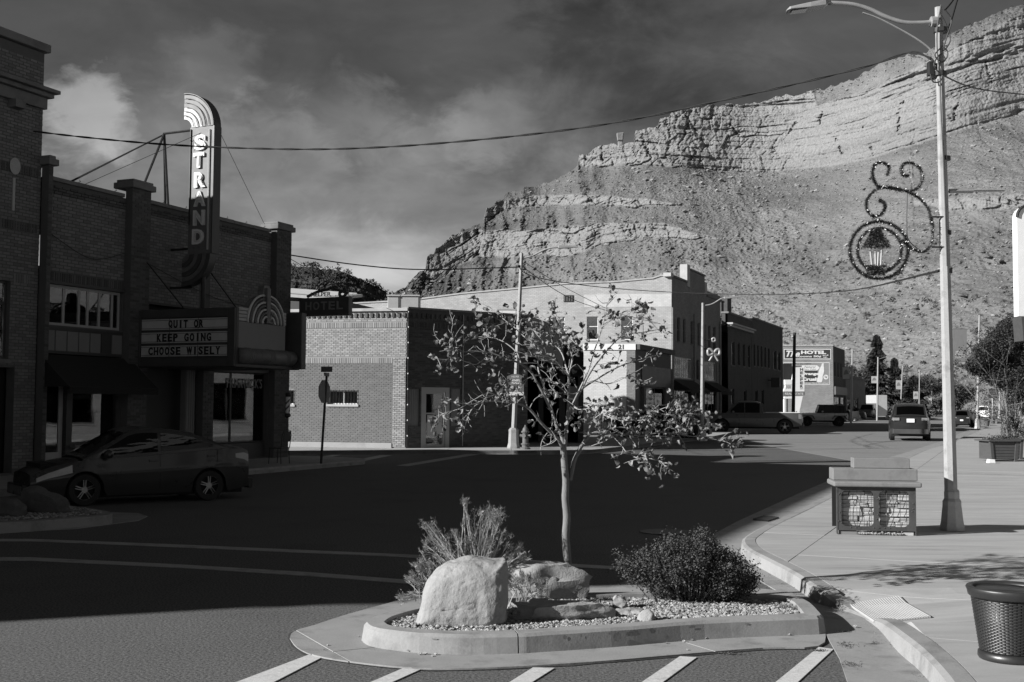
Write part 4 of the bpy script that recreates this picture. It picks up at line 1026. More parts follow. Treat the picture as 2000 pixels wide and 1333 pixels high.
r_ = rect(PD, 836, 811, 865, 851); f = MB(); f.box(r_[0], r_[1], .068, .074, r_[2], r_[3]); po = f.build('door_poster', M['poster'], do)
f = MB()
cx, cz = (r_[0] + r_[1]) / 2, (r_[2] + r_[3]) / 2
for i in range(60):
    x = cx + rnd.gauss(0, .07); z = cz + rnd.gauss(0, .18); s = .04; f.add([(x + rnd.uniform(-s, s), .066, z + rnd.uniform(-s, s)) for _ in range(3)], [(0, 1, 2)])
f.build('printed_figure', M['sign_dark'], po)
for w in (wl, wr_):
    f = MB(); n_b = 6
    for i in range(n_b):
        x = w[0] + (w[1] - w[0]) * (i + .5) / n_b; hw = (w[1] - w[0]) / n_b * .44; f.box(x - hw, x + hw, .05, .09, w[2], w[3])
    f.build('boarded_panel', M['panel_grey'], front)
mb = MB(); mb.box(drf[0], drf[1], .3, .32, .15, drf[3]); mb.build('interior', M['interior'], front)
for (px_, pz) in ((795, 0), (903, 1)):
    s_, _ = PD.at(px_, 700)
    mb = MB(); mb.tube([(s_, -.06, .2), (s_, -.06, ztd - .1)], .02 if pz else .008, 5); mb.build('downpipe' if pz else 'light_string', M['cream_trim'] if pz else M['black'], front)
    for i in range(9 if not pz else 0):
        mb = MB(); z = .6 + i * .6; mb.lathe([(.012, z), (.025, z + .02), (.025, z + .04), (.008, z + .06)], 6, (s_, -.08)); mb.build('string_bulb', M['bulb'], front)
adopt(front, bb)
for (x0, x1, y0, y1, Y_, nm) in ((757, 779, 579, 590, 62, 0), (781, 818, 579, 588, 66, 1)):
    a = P(x0, y1, Y_); b = P(x1, y0, Y_ + .01); o = empty('rooftop_unit', (a.x, Y_, 0), 0, ('square' if nm == 0 else 'long flat') + ' pale rooftop unit above the brick corner building', 'rooftop unit', None)
    mb = MB(); mb.box(0, b.x - a.x, 0, 1.4, a.z - 1.2, b.z); mb.build('casing', M['cream_trim'], o, bevel=.03); mb = MB(); mb.box(-.06, b.x - a.x + .06, -.06, 1.46, b.z, b.z + .08); mb.build('lid', M['coping_l'], o)
a = P(553, 556, 62); b = P(625, 573, 62)
sb = empty('shed_building', (a.x - 6, 62, 0), R(-14), 'low dark building with a pale ribbed metal roof behind the theatre corner', 'building')
mb = MB(); mb.box(-2, 9.0, 0, 9, 0, 7.4); mb.build('wall', M['brick_dark'], sb)
mb = MB(); mb.add([(-2, -.3, 8.35), (9.4, -.3, 7.35), (9.4, 4, 7.9), (-2, 4, 8.9), (-2, -.3, 8.2), (9.4, -.3, 7.2), (9.4, 4, 7.75), (-2, 4, 8.75)], [(0, 1, 2, 3), (7, 6, 5, 4), (0, 4, 5, 1), (1, 5, 6, 2), (2, 6, 7, 3), (3, 7, 4, 0)]); rf = mb.build('roof', M['roof_metal'], sb)
for k in range(7):
    y = k * .6; mb = MB(); mb.tube([(-2, y - .2, 8.4 + y * .128), (9.3, y - .2, 7.42 + y * .128)], .05, 4); mb.build('roof_rib', M['roof_metal'], rf)
# == open service bay with a dark header drawn as a cast shadow
gb = empty('service_garage', (tuple(G(985, 870, 0))[0] + .2, 52, 0), 0, 'dark open service garage with shadow-shaped header between the corner shop and the white brick shop', 'building')
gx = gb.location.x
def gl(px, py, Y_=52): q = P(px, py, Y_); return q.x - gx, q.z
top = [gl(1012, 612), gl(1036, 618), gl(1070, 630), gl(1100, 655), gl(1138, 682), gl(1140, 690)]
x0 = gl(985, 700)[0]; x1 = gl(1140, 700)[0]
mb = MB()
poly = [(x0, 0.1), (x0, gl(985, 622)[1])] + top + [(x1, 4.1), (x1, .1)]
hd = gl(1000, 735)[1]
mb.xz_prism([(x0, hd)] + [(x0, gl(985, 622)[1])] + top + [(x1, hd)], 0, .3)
mb.build('shadow_header', M['cloth_black'], gb, fix=True)  # black sheet standing in for shade, sloped like the shadow edge
for q0_, q1_ in ((x0, x0 + .35), (gl(1052, 700)[0], gl(1062, 700)[0]), (gl(1092, 700)[0], gl(1104, 700)[0]), (x1 - .25, x1)):
    mb = MB(); mb.box(q0_, q1_, .01, .32, .1, hd - .002); mb.build('pier', M['black'], gb)
mb = MB(); mb.box(x0, x1, 9, 9.2, .1, 4.2); mb.box(x0, x0 + .1, .35, 9, .1, 4.2); mb.box(x1 - .1, x1, .35, 9, .1, 4.2); mb.box(x0, x1, .35, 9, 4.21, 4.3); mb.build('bay_interior', M['interior'], gb)
w = gl(1118, 700)[0]
for (x_, z_) in ((gl(1108, 745)[0], 2.7),):
    mb = MB(); mb.box(x_, x_ + .5, -.03, -.002, 1.6, 2.7); mb.build('notice_board', M['panel_grey'], gb)
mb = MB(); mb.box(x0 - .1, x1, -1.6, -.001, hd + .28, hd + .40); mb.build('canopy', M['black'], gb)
sgn_ = empty('white_sign_box', (0, 0, 0), 0, 'blank white sign cabinet mounted above the garage bay behind the tree', 'sign')
a = P(972, 673, 50.5); b = P(1008, 606, 50.5); sgn_.location = (a.x, 50.5, 0)
mb = MB(); mb.box(0, b.x - a.x, 0, .35, a.z, b.z); mb.build('cabinet', M['white_paint'], sgn_, bevel=.02)
mb = MB(); mb.box(-.04, b.x - a.x + .04, -.02, .37, a.z - .08, a.z - .001); mb.box(-.04, b.x - a.x + .04, -.02, .37, b.z + .001, b.z + .06); mb.build('trim', M['cream_trim'], sgn_)
mb = MB(); mb.tube([((b.x - a.x) / 2, .2, 0.15), ((b.x - a.x) / 2, .2, a.z)], .07, 8); mb.build('post', M['black'], sgn_)
# == long white two-storey building
fc = FA.W(0, 0, 0)
def fline(px):   # point on the main facade line under pixel column px
    s_, _ = FA.at(px, 790); return s_, FA.W(s_, 0, 0)
s13, c13 = fline(1312)
PW = Plane((c13.x, c13.y), R(-10))
wb = empty('white_brick_building', (c13.x, c13.y, 0), R(-10), 'long pale brick two-storey building with arched sash windows and sloping parapet', 'building')
zc = PW.at(1312, 540)[1]
pts = [(x, PW.at(x, y)) for x, y in ((690, 594), (800, 588), (900, 575), (1000, 566), (1100, 556), (1200, 552), (1275, 545), (1290, 540), (1312, 538))]
sidepoly = [(p[0], p[1]) for _, p in pts]
slw = sidepoly[0][0]
wins = [rect(PW, 1079, 614, 1103, 645), rect(PW, 1146, 612, 1168, 664), rect(PW, 1213, 612, 1236, 664)]
mb = MB(); zflat = 8.1; holed(mb, slw, 0, 0, zflat, wins, 0, .18)
for i in range(len(sidepoly) - 1):
    a, b = sidepoly[i], sidepoly[i + 1]; mb.quad((a[0], 0, zflat), (b[0], 0, zflat), (b[0], 0, b[1]), (a[0], 0, a[1]))
    mb.quad((b[0], .35, zflat), (a[0], .35, zflat), (a[0], .35, a[1]), (b[0], .35, b[1])); mb.quad((a[0], 0, a[1]), (b[0], 0, b[1]), (b[0], .35, b[1]), (a[0], .35, a[1]))
M['brickwall_w'] = None
def brick_tex(name, g, mort, scale=1.0, var=.12, bump=.5, stains=.15):
    m_ = bpy.data.materials.new(name); m_.use_nodes = True; t = m_.node_tree; n = t.nodes; l = t.links; bs = n['Principled BSDF']
    co = n.new('ShaderNodeTexCoord'); se = n.new('ShaderNodeSeparateXYZ'); l.new(co.outputs['Object'], se.inputs[0]); cb = n.new('ShaderNodeCombineXYZ')
    ad = n.new('ShaderNodeMath'); ad.operation = 'ADD'; l.new(se.outputs[0], ad.inputs[0]); l.new(se.outputs[1], ad.inputs[1])
    l.new(ad.outputs[0], cb.inputs[0]); l.new(se.outputs[2], cb.inputs[1])
    br = n.new('ShaderNodeTexBrick'); l.new(cb.outputs[0], br.inputs[0]); br.inputs['Scale'].default_value = 1; br.inputs['Brick Width'].default_value = .24 * scale; br.inputs['Row Height'].default_value = .085 * scale
    br.inputs['Mortar Size'].default_value = .009 * scale; br.inputs['Color1'].default_value = (g * (1 - var),) * 3 + (1,); br.inputs['Color2'].default_value = (g * (1 + var),) * 3 + (1,); br.inputs['Mortar'].default_value = (mort,) * 3 + (1,)
    no = n.new('ShaderNodeTexNoise'); no.inputs['Scale'].default_value = .7; no.inputs['Detail'].default_value = 8; no.inputs['Roughness'].default_value = .65; l.new(co.outputs['Object'], no.inputs[0])
    r_ = n.new('ShaderNodeMapRange'); r_.inputs[1].default_value = .35; r_.inputs[2].default_value = .65; r_.inputs[3].default_value = 1 - stains; r_.inputs[4].default_value = 1 + stains * .4; l.new(no.outputs[0], r_.inputs[0])
    mu = n.new('ShaderNodeMix'); mu.data_type = 'RGBA'; mu.blend_type = 'MULTIPLY'; mu.inputs[0].default_value = 1; l.new(br.outputs[0], mu.inputs[6]); l.new(r_.outputs[0], mu.inputs[7]); l.new(mu.outputs[2], bs.inputs['Base Color'])
    bu = n.new('ShaderNodeBump'); bu.inputs['Strength'].default_value = bump; bu.inputs['Distance'].default_value = .008; bu.invert = True; l.new(br.outputs['Fac'], bu.inputs['Height']); l.new(bu.outputs[0], bs.inputs['Normal'])
    bs.inputs['Roughness'].default_value = .85; bs.inputs['Specular IOR Level'].default_value = .2
    return m_
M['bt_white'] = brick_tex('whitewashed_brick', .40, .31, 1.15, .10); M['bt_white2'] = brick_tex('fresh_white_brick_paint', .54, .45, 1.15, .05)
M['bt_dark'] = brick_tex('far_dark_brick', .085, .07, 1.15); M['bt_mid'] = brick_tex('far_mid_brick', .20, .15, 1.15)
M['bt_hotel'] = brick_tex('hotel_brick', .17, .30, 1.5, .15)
mb.build('wall', M['bt_white'], wb, fix=False)
r_ = rect(PW, 1141, 575, 1311, 600); mb = MB(); mb.box(r_[0], -.005, -.012, -.001, r_[2], r_[3]); mb.build('painted_band', M['bt_white2'], wb)
mb = MB()
for i in range(len(sidepoly) - 1):
    a, b = sidepoly[i], sidepoly[i + 1]; mb.add([(a[0], -.06, a[1]), (b[0], -.06, b[1]), (b[0], .4, b[1]), (a[0], .4, a[1]), (a[0], -.06, a[1] + .1), (b[0], -.06, b[1] + .1), (b[0], .4, b[1] + .1), (a[0], .4, a[1] + .1)],
        [(0, 3, 2, 1), (4, 5, 6, 7), (0, 1, 5, 4), (1, 2, 6, 5), (2, 3, 7, 6), (3, 0, 4, 7)])
mb.build('coping', M['coping_l'], wb)
for i, w in enumerate(wins):
    zmid = (w[2] + w[3]) / 2
    fo = window(wb, w[0], w[1], w[2], w[3], .1, .05, [], [zmid] if i else [], frame='white_paint', sill=True)
    c = MB(); c.box(w[0] + .05, w[1] - .05, .16, .17, zmid + (w[3] - zmid) * .35 if i else w[2], w[3]); c.build('roller_blind', M['curtain'], fo)
    ar = MB(); n_a = 9; cx = (w[0] + w[1]) / 2; hw = (w[1] - w[0]) / 2 + .12
    for k in range(n_a):
        t0, t1 = math.pi * k / n_a, math.pi * (k + .92) / n_a
        ar.xz_prism([(cx - hw * math.cos(t0), w[3] + .02 + .28 * math.sin(t0)), (cx - hw * math.cos(t1), w[3] + .02 + .28 * math.sin(t1)), (cx - (hw - .18) * math.cos(t1), w[3] + .01 + .16 * math.sin(t1)), (cx - (hw - .18) * math.cos(t0), w[3] + .01 + .16 * math.sin(t0))], -.05, -.002)
    ar.build('arch_bricks', M['coping_l'], fo, fix=True)
r_ = rect(PW, 1101, 577, 1120, 590); mb = MB(); mb.box(r_[0], r_[1], -.04, -.002, r_[2], r_[3]); o = mb.build('vent_grille', M['black'], wb)
for k in range(4):
    x = r_[0] + (r_[1] - r_[0]) * (k + .5) / 4; c = MB(); c.box(x - .05, x + .02, -.06, -.041, r_[2] + .05, r_[3] - .05); c.build('louvre', M['sign_face'], o)
wf = empty('white_building_front', (c13.x, c13.y, 0), ST_ANG, 'shaded two-storey street front with narrow sash windows, stepped parapet and shop awnings', 'building front')
PF = Plane((c13.x, c13.y), ST_ANG)
sE = PF.at(1407, 700)[0]; zc = PF.at(1312, 540)[1]
ups = []
for x0_, x1_ in ((1313.5, 1318), (1322.5, 1328.5), (1334, 1339), (1349, 1354), (1362.5, 1367), (1374, 1378), (1383.5, 1388), (1393, 1398)):
    a = PF.at(x0_, 650)[0]; b = PF.at(x1_, 650)[0]; xm = (x0_ + x1_) / 2; ups.append([a, b, PF.at(1325, 667)[1], PF.at(1325, 620)[1]])
sh1 = [PF.at(1313, 750)[0], PF.at(1353, 750)[0], PF.at(1330, 739)[1], PF.at(1330, 698)[1]]
sh1b = [PF.at(1358.5, 750)[0], PF.at(1366, 750)[0], sh1[2], sh1[3]]
sh2 = [PF.at(1376, 750)[0], PF.at(1400, 750)[0], sh1[2], sh1[3]]
gr1 = [PF.at(1313, 800)[0], PF.at(1353, 800)[0], .7, PF.at(1330, 762)[1]]; gr2 = [PF.at(1358, 800)[0], PF.at(1368, 800)[0], .2, gr1[3]]; gr3 = [PF.at(1377, 800)[0], PF.at(1400, 800)[0], .7, gr1[3]]
mb = MB(); holed(mb, 0, sE, 0, zc - .05, ups + [sh1, sh1b, sh2, gr1, gr2, gr3], 0, .25)
zst = PF.at(1340, 516)[1]; s1_, s2_ = PF.at(1347, 600)[0], PF.at(1376, 600)[0]
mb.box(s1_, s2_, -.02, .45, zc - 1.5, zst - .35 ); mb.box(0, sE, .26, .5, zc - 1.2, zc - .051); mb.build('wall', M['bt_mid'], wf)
mb = MB(); mb.box(0.4, sE, .8, 20, 0, 8.0); mb.build('rear_block', M['brick_dark'], wf)
for q in ((s1_ - .9, s1_ - .05, zc - .3, zst), (-.35, .35, zc - .04, zc + .22), (s2_, s2_ + .7, zc - .3, zst - .75)):
    mb = MB(); mb.box(q[0], q[1], -.05, .5, q[2], q[3]); mb.build('parapet_pier', M['coping_l'], wf)
mb = MB(); mb.box(.36, s1_ - .91, -.12, .5, zc - .04, zc + .1); mb.box(s2_ + .71, sE + .1, -.12, .5, zc - .5, zc - .36); mb.box(s1_, s2_ - .01, -.12, .5, zst - .34, zst - .22); mb.build('coping', M['coping'], wf)
for w in ups: window(wf, w[0], w[1], w[2], w[3], .12, .06, [], [(w[2] + w[3]) / 2], frame='trim_dark', sill=True)
for w in (sh1, sh1b, sh2):
    k = max(1, int((w[1] - w[0]) / .55)); fo = window(wf, w[0], w[1], w[2], w[3], .12, .06, [w[0] + (w[1] - w[0]) * (i + 1) / (k + 1) for i in range(k)], [], frame='white_paint' if w is not sh1b else 'trim_dark', sill=False)
for w in (gr1, gr2, gr3):
    k = max(1, int((w[1] - w[0]) / 1.6)); window(wf, w[0], w[1], w[2], w[3], .12, .07, [w[0] + (w[1] - w[0]) * (i + 1) / (k + 1) for i in range(k)], [], frame='trim_dark', sill=False, name='shop_window')
    c = MB(); c.box(w[0] + .1, w[0] + (w[1] - w[0]) * .35, .5, .52, w[2], w[3] - .1); c.build('shop_curtain', M['curtain'], wf)
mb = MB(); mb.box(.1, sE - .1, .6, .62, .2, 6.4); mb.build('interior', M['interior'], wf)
for q in (PF.at(1355.5, 700)[0], PF.at(1371, 700)[0], .1, sE - .3):
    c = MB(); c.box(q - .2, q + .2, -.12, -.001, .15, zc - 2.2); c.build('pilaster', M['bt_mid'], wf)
for a, b in ((sh1[0], sh1[1]), (sh2[0], sh2[1])):
    z1_ = sh1[2] - .1; z0_ = gr1[3] - .0; c = MB(); c.quad((a, -.01, z1_), (a, -1.3, z0_), (b, -1.3, z0_), (b, -.01, z1_)); c.add([(b, -.01, z1_), (b, -1.3, z0_), (b, -.01, z0_)], [(0, 1, 2)]); c.add([(a, -.01, z1_), (a, -.01, z0_), (a, -1.3, z0_)], [(0, 1, 2)]); c.box(a, b, -1.305, -1.295, z0_ - .25, z0_)
    c.build('shop_awning', M['cloth_black'], wf)
adopt(wf, wb)
# == low white brick shop in front
s12, c12 = fline(1241)
PL2 = Plane((c12.x, c12.y), R(-10))
ls = empty('low_brick_shop', (c12.x, c12.y, 0), R(-10), 'one-storey whitewashed brick shop with white fascia and number 21 beside the tree', 'building')
zl = PL2.at(1240, 672)[1]; zf0 = PL2.at(1200, 684)[1]; sl2 = PL2.at(1139, 700)[0]
mb = MB(); holed(mb, sl2, 0, 0, zf0, [], 0, .1); mb.build('wall', M['bt_white2'], ls)
mb = MB(); mb.box(sl2, 0.02, -.07, .3, zf0, zl); mb.build('fascia', M['white_paint'], ls)
word("21", ls, -.9, -.075, (zf0 + zl) / 2, .30, M['sign_dark'], None, .03)
mb = MB(); mb.box(sl2 + .1, -.1, .35, 7.5, 0, zl - .3); mb.build('rear_block', M['stucco_d'], ls)
mb = MB(); mb.box(-.55, -.01, -.03, -.001, .1, zf0 - .01); mb.build('corner_quoin', M['bt_mid'], ls)
PL3 = Plane((c12.x, c12.y), ST_ANG)
lf = empty('low_shop_front', (c12.x, c12.y, 0), ST_ANG, 'shaded street front of the low shop with deep dark fascia and curtained window', 'building front')
sE3 = s13 - s12 - .15
g1 = [PL3.at(1262, 780)[0], PL3.at(1300, 780)[0], .8, PL3.at(1280, 757)[1]]; g0 = [PL3.at(1244, 780)[0], PL3.at(1258, 780)[0], .2, g1[3]]
mb = MB(); holed(mb, 0, sE3, 0, zl - .1, [g1, g0], 0, .3); mb.build('wall', M['stucco_d'], lf)
mb = MB(); mb.box(0, sE3, -.3, -.001, zl - .35, zl - .02); mb.build('brick_cornice', M['bt_dark'], lf)
mb = MB(); mb.box(1.2, sE3 - .4, -.08, -.001, 3.1, 4.4); mb.build('sign_fascia', M['trim_dark'], lf)
window(lf, *g1, .12, .07, [g1[0] + (g1[1] - g1[0]) / 2], [], frame='trim_dark', sill=False, name='shop_window')
mb = MB(); mb.box(g1[0], g1[1], .36, .38, g1[2], g1[3]); mb.build('curtain', M['curtain'], lf)
f = MB(); f.box(g0[0], g0[1], .2, .25, g0[2], g0[3]); f.build('door', M['trim_dark'], lf)
adopt(lf, ls)
rf = empty('rail_fence', tuple(G(1172, 858, 0)), R(-10), 'short dark post and rail barrier beside the white brick shop', 'barrier')
for k in range(3):
    mb = MB(); mb.box(k * .95, k * .95 + .16, 0, .16, .0, 1.25); mb.build('post', M['black'], rf)
for z_ in (.45, .95):
    mb = MB(); mb.box(.0, 2.6, .165, .2, z_, z_ + .12); mb.build('rail', M['black'], rf)
# == two dark shops further on
def far_shop(px0, px1, ytop, label, cornice, wins_px, chim=None, side=False):
    s0_, c0_ = fline(px0); pl = Plane((c0_.x, c0_.y), ST_ANG); sE_ = pl.at(px1, 700)[0]
    o = empty('brick_shop_building', (c0_.x, c0_.y, 0), ST_ANG, label, 'building')
    z1_ = pl.at(px0 + 2, ytop)[1]; k = (795 - 700)
    hs_ = []
    for x0_, x1_, y0_, y1_ in wins_px:
        xm = (x0_ + x1_) / 2; hs_.append([pl.at(x0_, 700)[0], pl.at(x1_, 700)[0], pl.at(xm, y1_)[1], pl.at(xm, y0_)[1]])
    mb = MB(); holed(mb, 0, sE_, 0, z1_, hs_, 0, .2); mb.box(0, sE_, .21, .5, z1_ - 1, z1_ - .001); mb.build('wall', M['bt_dark'], o)
    mb = MB(); mb.box(.02, sE_ - .02, .8, 14, 0, z1_ - .8); mb.build('rear_block', M['bt_mid'], o)
    for h in hs_: window(o, *h, .1, .07, [], [(h[2] + h[3]) / 2] if h[3] - h[2] > 2 else [], frame='trim_dark', sill=h[2] > 3)
    mb = MB(); mb.box(.02, sE_ - .02, .6, .7, .2, z1_ - 1.5); mb.build('interior', M['interior'], o)
    if cornice: mb = MB(); mb.box(-.2, sE_ * .96, -.35, .0, z1_ - 1.15, z1_ - .95); mb.box(-.3, sE_ * .97, -.5, 0, z1_ - .949, z1_ - .8); mb.build('cornice', M['coping_l'], o)
    mb = MB(); mb.box(-.05, sE_ + .05, -.08, .55, z1_, z1_ + .15); mb.build('coping', M['coping'], o)
    if chim:
        for (cx_, w_, h_) in chim: mb = MB(); mb.box(cx_, cx_ + w_, .6, 1.6, z1_ - .2, z1_ + h_); mb.box(cx_ - .06, cx_ + w_ + .06, .54, 1.66, z1_ + h_, z1_ + h_ + .12); mb.build('chimney', M['bt_dark'], o)
    return o, z1_, sE_
far_shop(1422, 1468, 613, 'dark two-storey brick shop with pale projecting cornice and two chimneys', True,
         [(1429, 1435, 668, 714), (1441, 1445, 670, 714), (1451, 1455, 673, 716), (1461, 1465, 675, 718), (1428, 1434, 760, 790), (1453, 1458, 763, 790)], [(.3, .9, 1.0), (2.6, 1.6, 1.6)])
far_shop(1469, 1529, 623, 'dark plain brick shop building with five narrow upper windows beyond the cornice', False,
         [(1472, 1475, 673, 715), (1479, 1482, 675, 716), (1486, 1489, 677, 717), (1493, 1496, 679, 718), (1500, 1503, 681, 719), (1511, 1516, 686, 722), (1519, 1524, 689, 724), (1475, 1480, 763, 788), (1487, 1492, 762, 790)])
lk = empty('link_building', tuple(FA.W(fline(1408)[0], 1.0, 0)), ST_ANG, 'pale stepped party wall between the white building and the dark shops', 'building')
mb = MB(); zz = FA.at(1412, 641, 1)[1]; mb.box(0, 5.5, 0, 10, 0, zz); mb.build('wall', M['bt_mid'], lk)
mb = MB(); mb.box(.0, 5.4, .2, .5, zz, zz + .9); mb.build('parapet', M['bt_white'], lk)
hsn = empty('hanging_sign', tuple(FA.W(fline(1500)[0], 0, 0)), PERP_ANG, 'dark blank projecting sign on the far dark shop', 'sign'); ph_ = Plane(tuple(hsn.location)[:2], PERP_ANG)
a, z1_ = ph_.at(1501, 738); b, z0_ = ph_.at(1513, 757)
mb = MB(); mb.box(.3, b + .5, 0, .3, z0_, z1_); mb.build('cabinet', M['sign_dark'], hsn); mb = MB(); mb.box(0, .31, .1, .2, z1_ - .3, z1_ - .2); mb.build('bracket', M['black'], hsn)
# == painted hotel building
s16, c16 = fline(1628)
PH = Plane((c16.x, c16.y), R(-8))
hb_ = empty('hotel_building', (c16.x, c16.y, 0), R(-8), 'grey brick hotel building with painted HOTEL rooms sign and soft drink mural', 'building')
zh = PH.at(1628, 676)[1]; sh_ = PH.at(1525, 700)[0]
mb = MB(); mb.box(sh_, 0, 0, .3, 0, zh); mb.build('wall', M['bt_hotel'], hb_)
mb = MB(); mb.box(sh_, -.2, .31, 16, 0, zh - .6); mb.build('rear_block', M['brick_dark'], hb_)
nseg = 16
for i in range(nseg):
    a = sh_ + (-sh_) * i / nseg; c = MB(); c.box(a + .01, a - sh_ / nseg - .01, -.08, .35, zh, zh + .12 + .05 * (i % 2)); c.build('coping_tile', M['coping_l'], hb_)
def flat(x0_, y0_, x1_, y1_, m_, d, name, parent=hb_):
    r_ = rect(PH, x0_, y0_, x1_, y1_); mb = MB(); mb.box(r_[0], r_[1], -d, -d + .003, r_[2], r_[3]); return mb.build(name, M[m_], parent), r_
bo, r1 = flat(1531, 682, 1623, 702, 'mural_light', .008, 'painted_border'); bo2, r2 = flat(1532.3, 683.4, 1621.7, 700.7, 'mural_dark', .013, 'painted_sign')
hgt = r2[3] - r2[2]
c_, _z = PH.at(1549, 690); word("The", bo2, c_, -.015, (r2[2] + r2[3]) / 2 + .05, hgt * .72, M['mural_light'], (PH.at(1563, 690)[0] - PH.at(1536, 690)[0]), .03, .003, italic=.35)
c_, _z = PH.at(1589, 690); word("HOTEL", bo2, c_, -.015, r2[3] - hgt * .30, hgt * .40, M['mural_light'], PH.at(1614, 690)[0] - PH.at(1565, 690)[0], .05, .003)
c_, _z = PH.at(1580, 698); word("Rooms 50¢", bo2, c_, -.015, r2[2] + hgt * .22, hgt * .27, M['mural_light'], PH.at(1604, 690)[0] - PH.at(1556, 690)[0], .03, .003)
c_, _z = PH.at(1612, 698); word("and\nup.", bo2, c_, -.015, r2[2] + hgt * .26, hgt * .40, M['mural_light'], PH.at(1618, 690)[0] - PH.at(1607, 690)[0], .02, .003)
bo, r1 = flat(1530.5, 708, 1620.5, 752, 'mural_light', .008, 'painted_border'); bo3, r3 = flat(1531.5, 709, 1619.5, 751, 'mural_mid', .013, 'painted_mural')
H3 = r3[3] - r3[2]
mb = MB(); r_ = rect(PH, 1533, 716, 1597, 747); mb.box(r_[0], r_[1], -.02, -.016, r_[2], r_[3]); mb.build('mural_field', M['mural_dark'], bo3)
mb = MB(); r_ = rect(PH, 1566, 714, 1596, 724); xz = r_; mb.xz_prism([(xz[0], xz[2]), (xz[1], xz[2]), (xz[1] + .35, (xz[2] + xz[3]) / 2), (xz[1], xz[3]), (xz[0], xz[3])], -.027, -.022); ar = mb.build('painted_arrow', M['mural_light'], bo3)
word("Natural", ar, *(PH.at(1582, 717)[0], -.028, PH.at(1582, 717.0)[1]), .30, M['mural_dark'], 1.5, 0, .003, italic=.3); word("Juice Color", ar, *(PH.at(1582, 721)[0], -.028, PH.at(1582, 722)[1]), .28, M['mural_dark'], 1.7, 0, .003, italic=.3)
word("Try the NEW", bo3, PH.at(1569, 711)[0], -.02, PH.at(1569, 711.5)[1], .24, M['mural_dark'], 2.2, .01, .003, italic=.3)
word("Orange", bo3, PH.at(1582, 730)[0], -.03, PH.at(1582, 731)[1], .48, M['mural_light'], PH.at(1596, 730)[0] - PH.at(1561, 730)[0], .05, .003)
word("Crush", bo3, PH.at(1582, 740)[0], -.03, PH.at(1582, 741)[1], .48, M['mural_light'], PH.at(1596, 730)[0] - PH.at(1563, 730)[0], .05, .003)
word("Satisfying, More Refreshing!", bo3, PH.at(1592, 749)[0], -.02, PH.at(1592, 749)[1], .22, M['mural_light'], PH.at(1618, 749)[0] - PH.at(1566, 749)[0], .0, .003, italic=.3)
mb = MB(); bot = [(0, .0), (.28, .02), (.30, .5), (.24, .75), (.29, 1.1), (.29, 1.5), (.2, 1.9), (.11, 2.2), (.12, 2.42), (.0, 2.44)]
pl_ = [(x, z) for x, z in bot] + [(-x, z) for x, z in bot[-2:0:-1]]
k = (PH.at(1609, 710)[1] - PH.at(1600, 747)[1]) / 2.44
c0_ = PH.at(1600, 747)
pl_ = [(c0_[0] + (x * 1.15 + z * .20) * k, c0_[1] + z * k) for x, z in pl_]
mb.xz_prism(pl_, -.034, -.03); mb.build('painted_bottle', M['mural_light'], bo3, fix=True)
mb = MB(); cc = PH.at(1613, 737); mb.xz_prism([(cc[0] + .33 * math.cos(t * math.pi / 8), cc[1] + .33 * math.sin(t * math.pi / 8)) for t in range(16)][::-1], -.034, -.03); o_ = mb.build('price_disc', M['mural_light'], bo3, fix=True)
word("5¢", o_, cc[0], -.036, cc[1], .36, M['mural_dark'], None, .02, .003)
PHs = Plane((c16.x, c16.y), ST_ANG); hf = empty('hotel_front', (c16.x, c16.y, 0), ST_ANG, 'dark shaded street front of the hotel building with shop below', 'building front')
sEh = PHs.at(1650, 700)[0]; hh = [[1.2 + i * 3.2, 2.3 + i * 3.2, 6.0, 8.0] for i in range(max(1, int(sEh / 3.2)))]; h2 = [[.5, sEh * .55, .6, 3.2], [sEh * .6, sEh - .5, .2, 3.2]]
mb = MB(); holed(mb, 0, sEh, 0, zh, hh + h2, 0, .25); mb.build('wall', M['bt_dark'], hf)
for h in hh: window(hf, *h, .1, .08, [], [(h[2] + h[3]) / 2])
for h in h2: window(hf, *h, .1, .08, [(h[0] + h[1]) / 2], [], sill=False, name='shop_window')
mb = MB(); mb.box(.1, sEh, -.3, -.001, 3.5, 4.6); mb.build('shop_fascia', M['sign_face'], hf); mb = MB(); mb.box(.1, sEh, .5, .52, .2, 9); mb.build('interior', M['interior'], hf)
adopt(hf, hb_)
Yh = 138.0; a = P(1531, 832, Yh); hp = empty('town_pylon_sign', (a.x, Yh, 0), 0, 'white pylon sign reading HELPER with a tapering base in front of the hotel mural', 'pylon sign')
def lx(px, py): q = P(px, py, Yh); return q.x - a.x, q.z
def pp(pts, y0, y1, name, m_, parent=hp): mb = MB(); mb.xz_prism([lx(*p) for p in pts], y0, y1); return mb.build(name, M[m_], parent, fix=True)
pan_ = pp([(1533, 742), (1547, 742), (1551, 718), (1571, 717), (1571, 765), (1530, 765), (1534, 755)], 0, .4, 'panel', 'white_paint')
for i, c_ in enumerate("HELPER"):
    q = lx(1565.5, 722 + i * 6.6); mb = text_mesh(c_, .33, .36, .04, .01); mb.xform(Matrix.Translation((q[0], -.003, q[1]))); mb.build('letter', M['sign_dark'], pan_)
q = lx(1565.5, 760); mb = text_mesh("CITY", .12, .4, .0, .01); mb.xform(Matrix.Translation((q[0], -.003, q[1]))); mb.build('lettering', M['sign_dark'], pan_)
q = lx(1541, 756); mb = MB()
for i in range(7): mb.box(q[0] - .35 + i * .09, q[0] - .31 + i * .09, -.012, -.003, q[1] - .25 + .04 * (i % 3), q[1] + .2 - .03 * (i % 2))
mb.box(q[0] - .5, q[0] + .5, -.012, -.003, q[1] + .22, q[1] + .26); mb.build('painted_scene', M['mural_mid'], pan_)
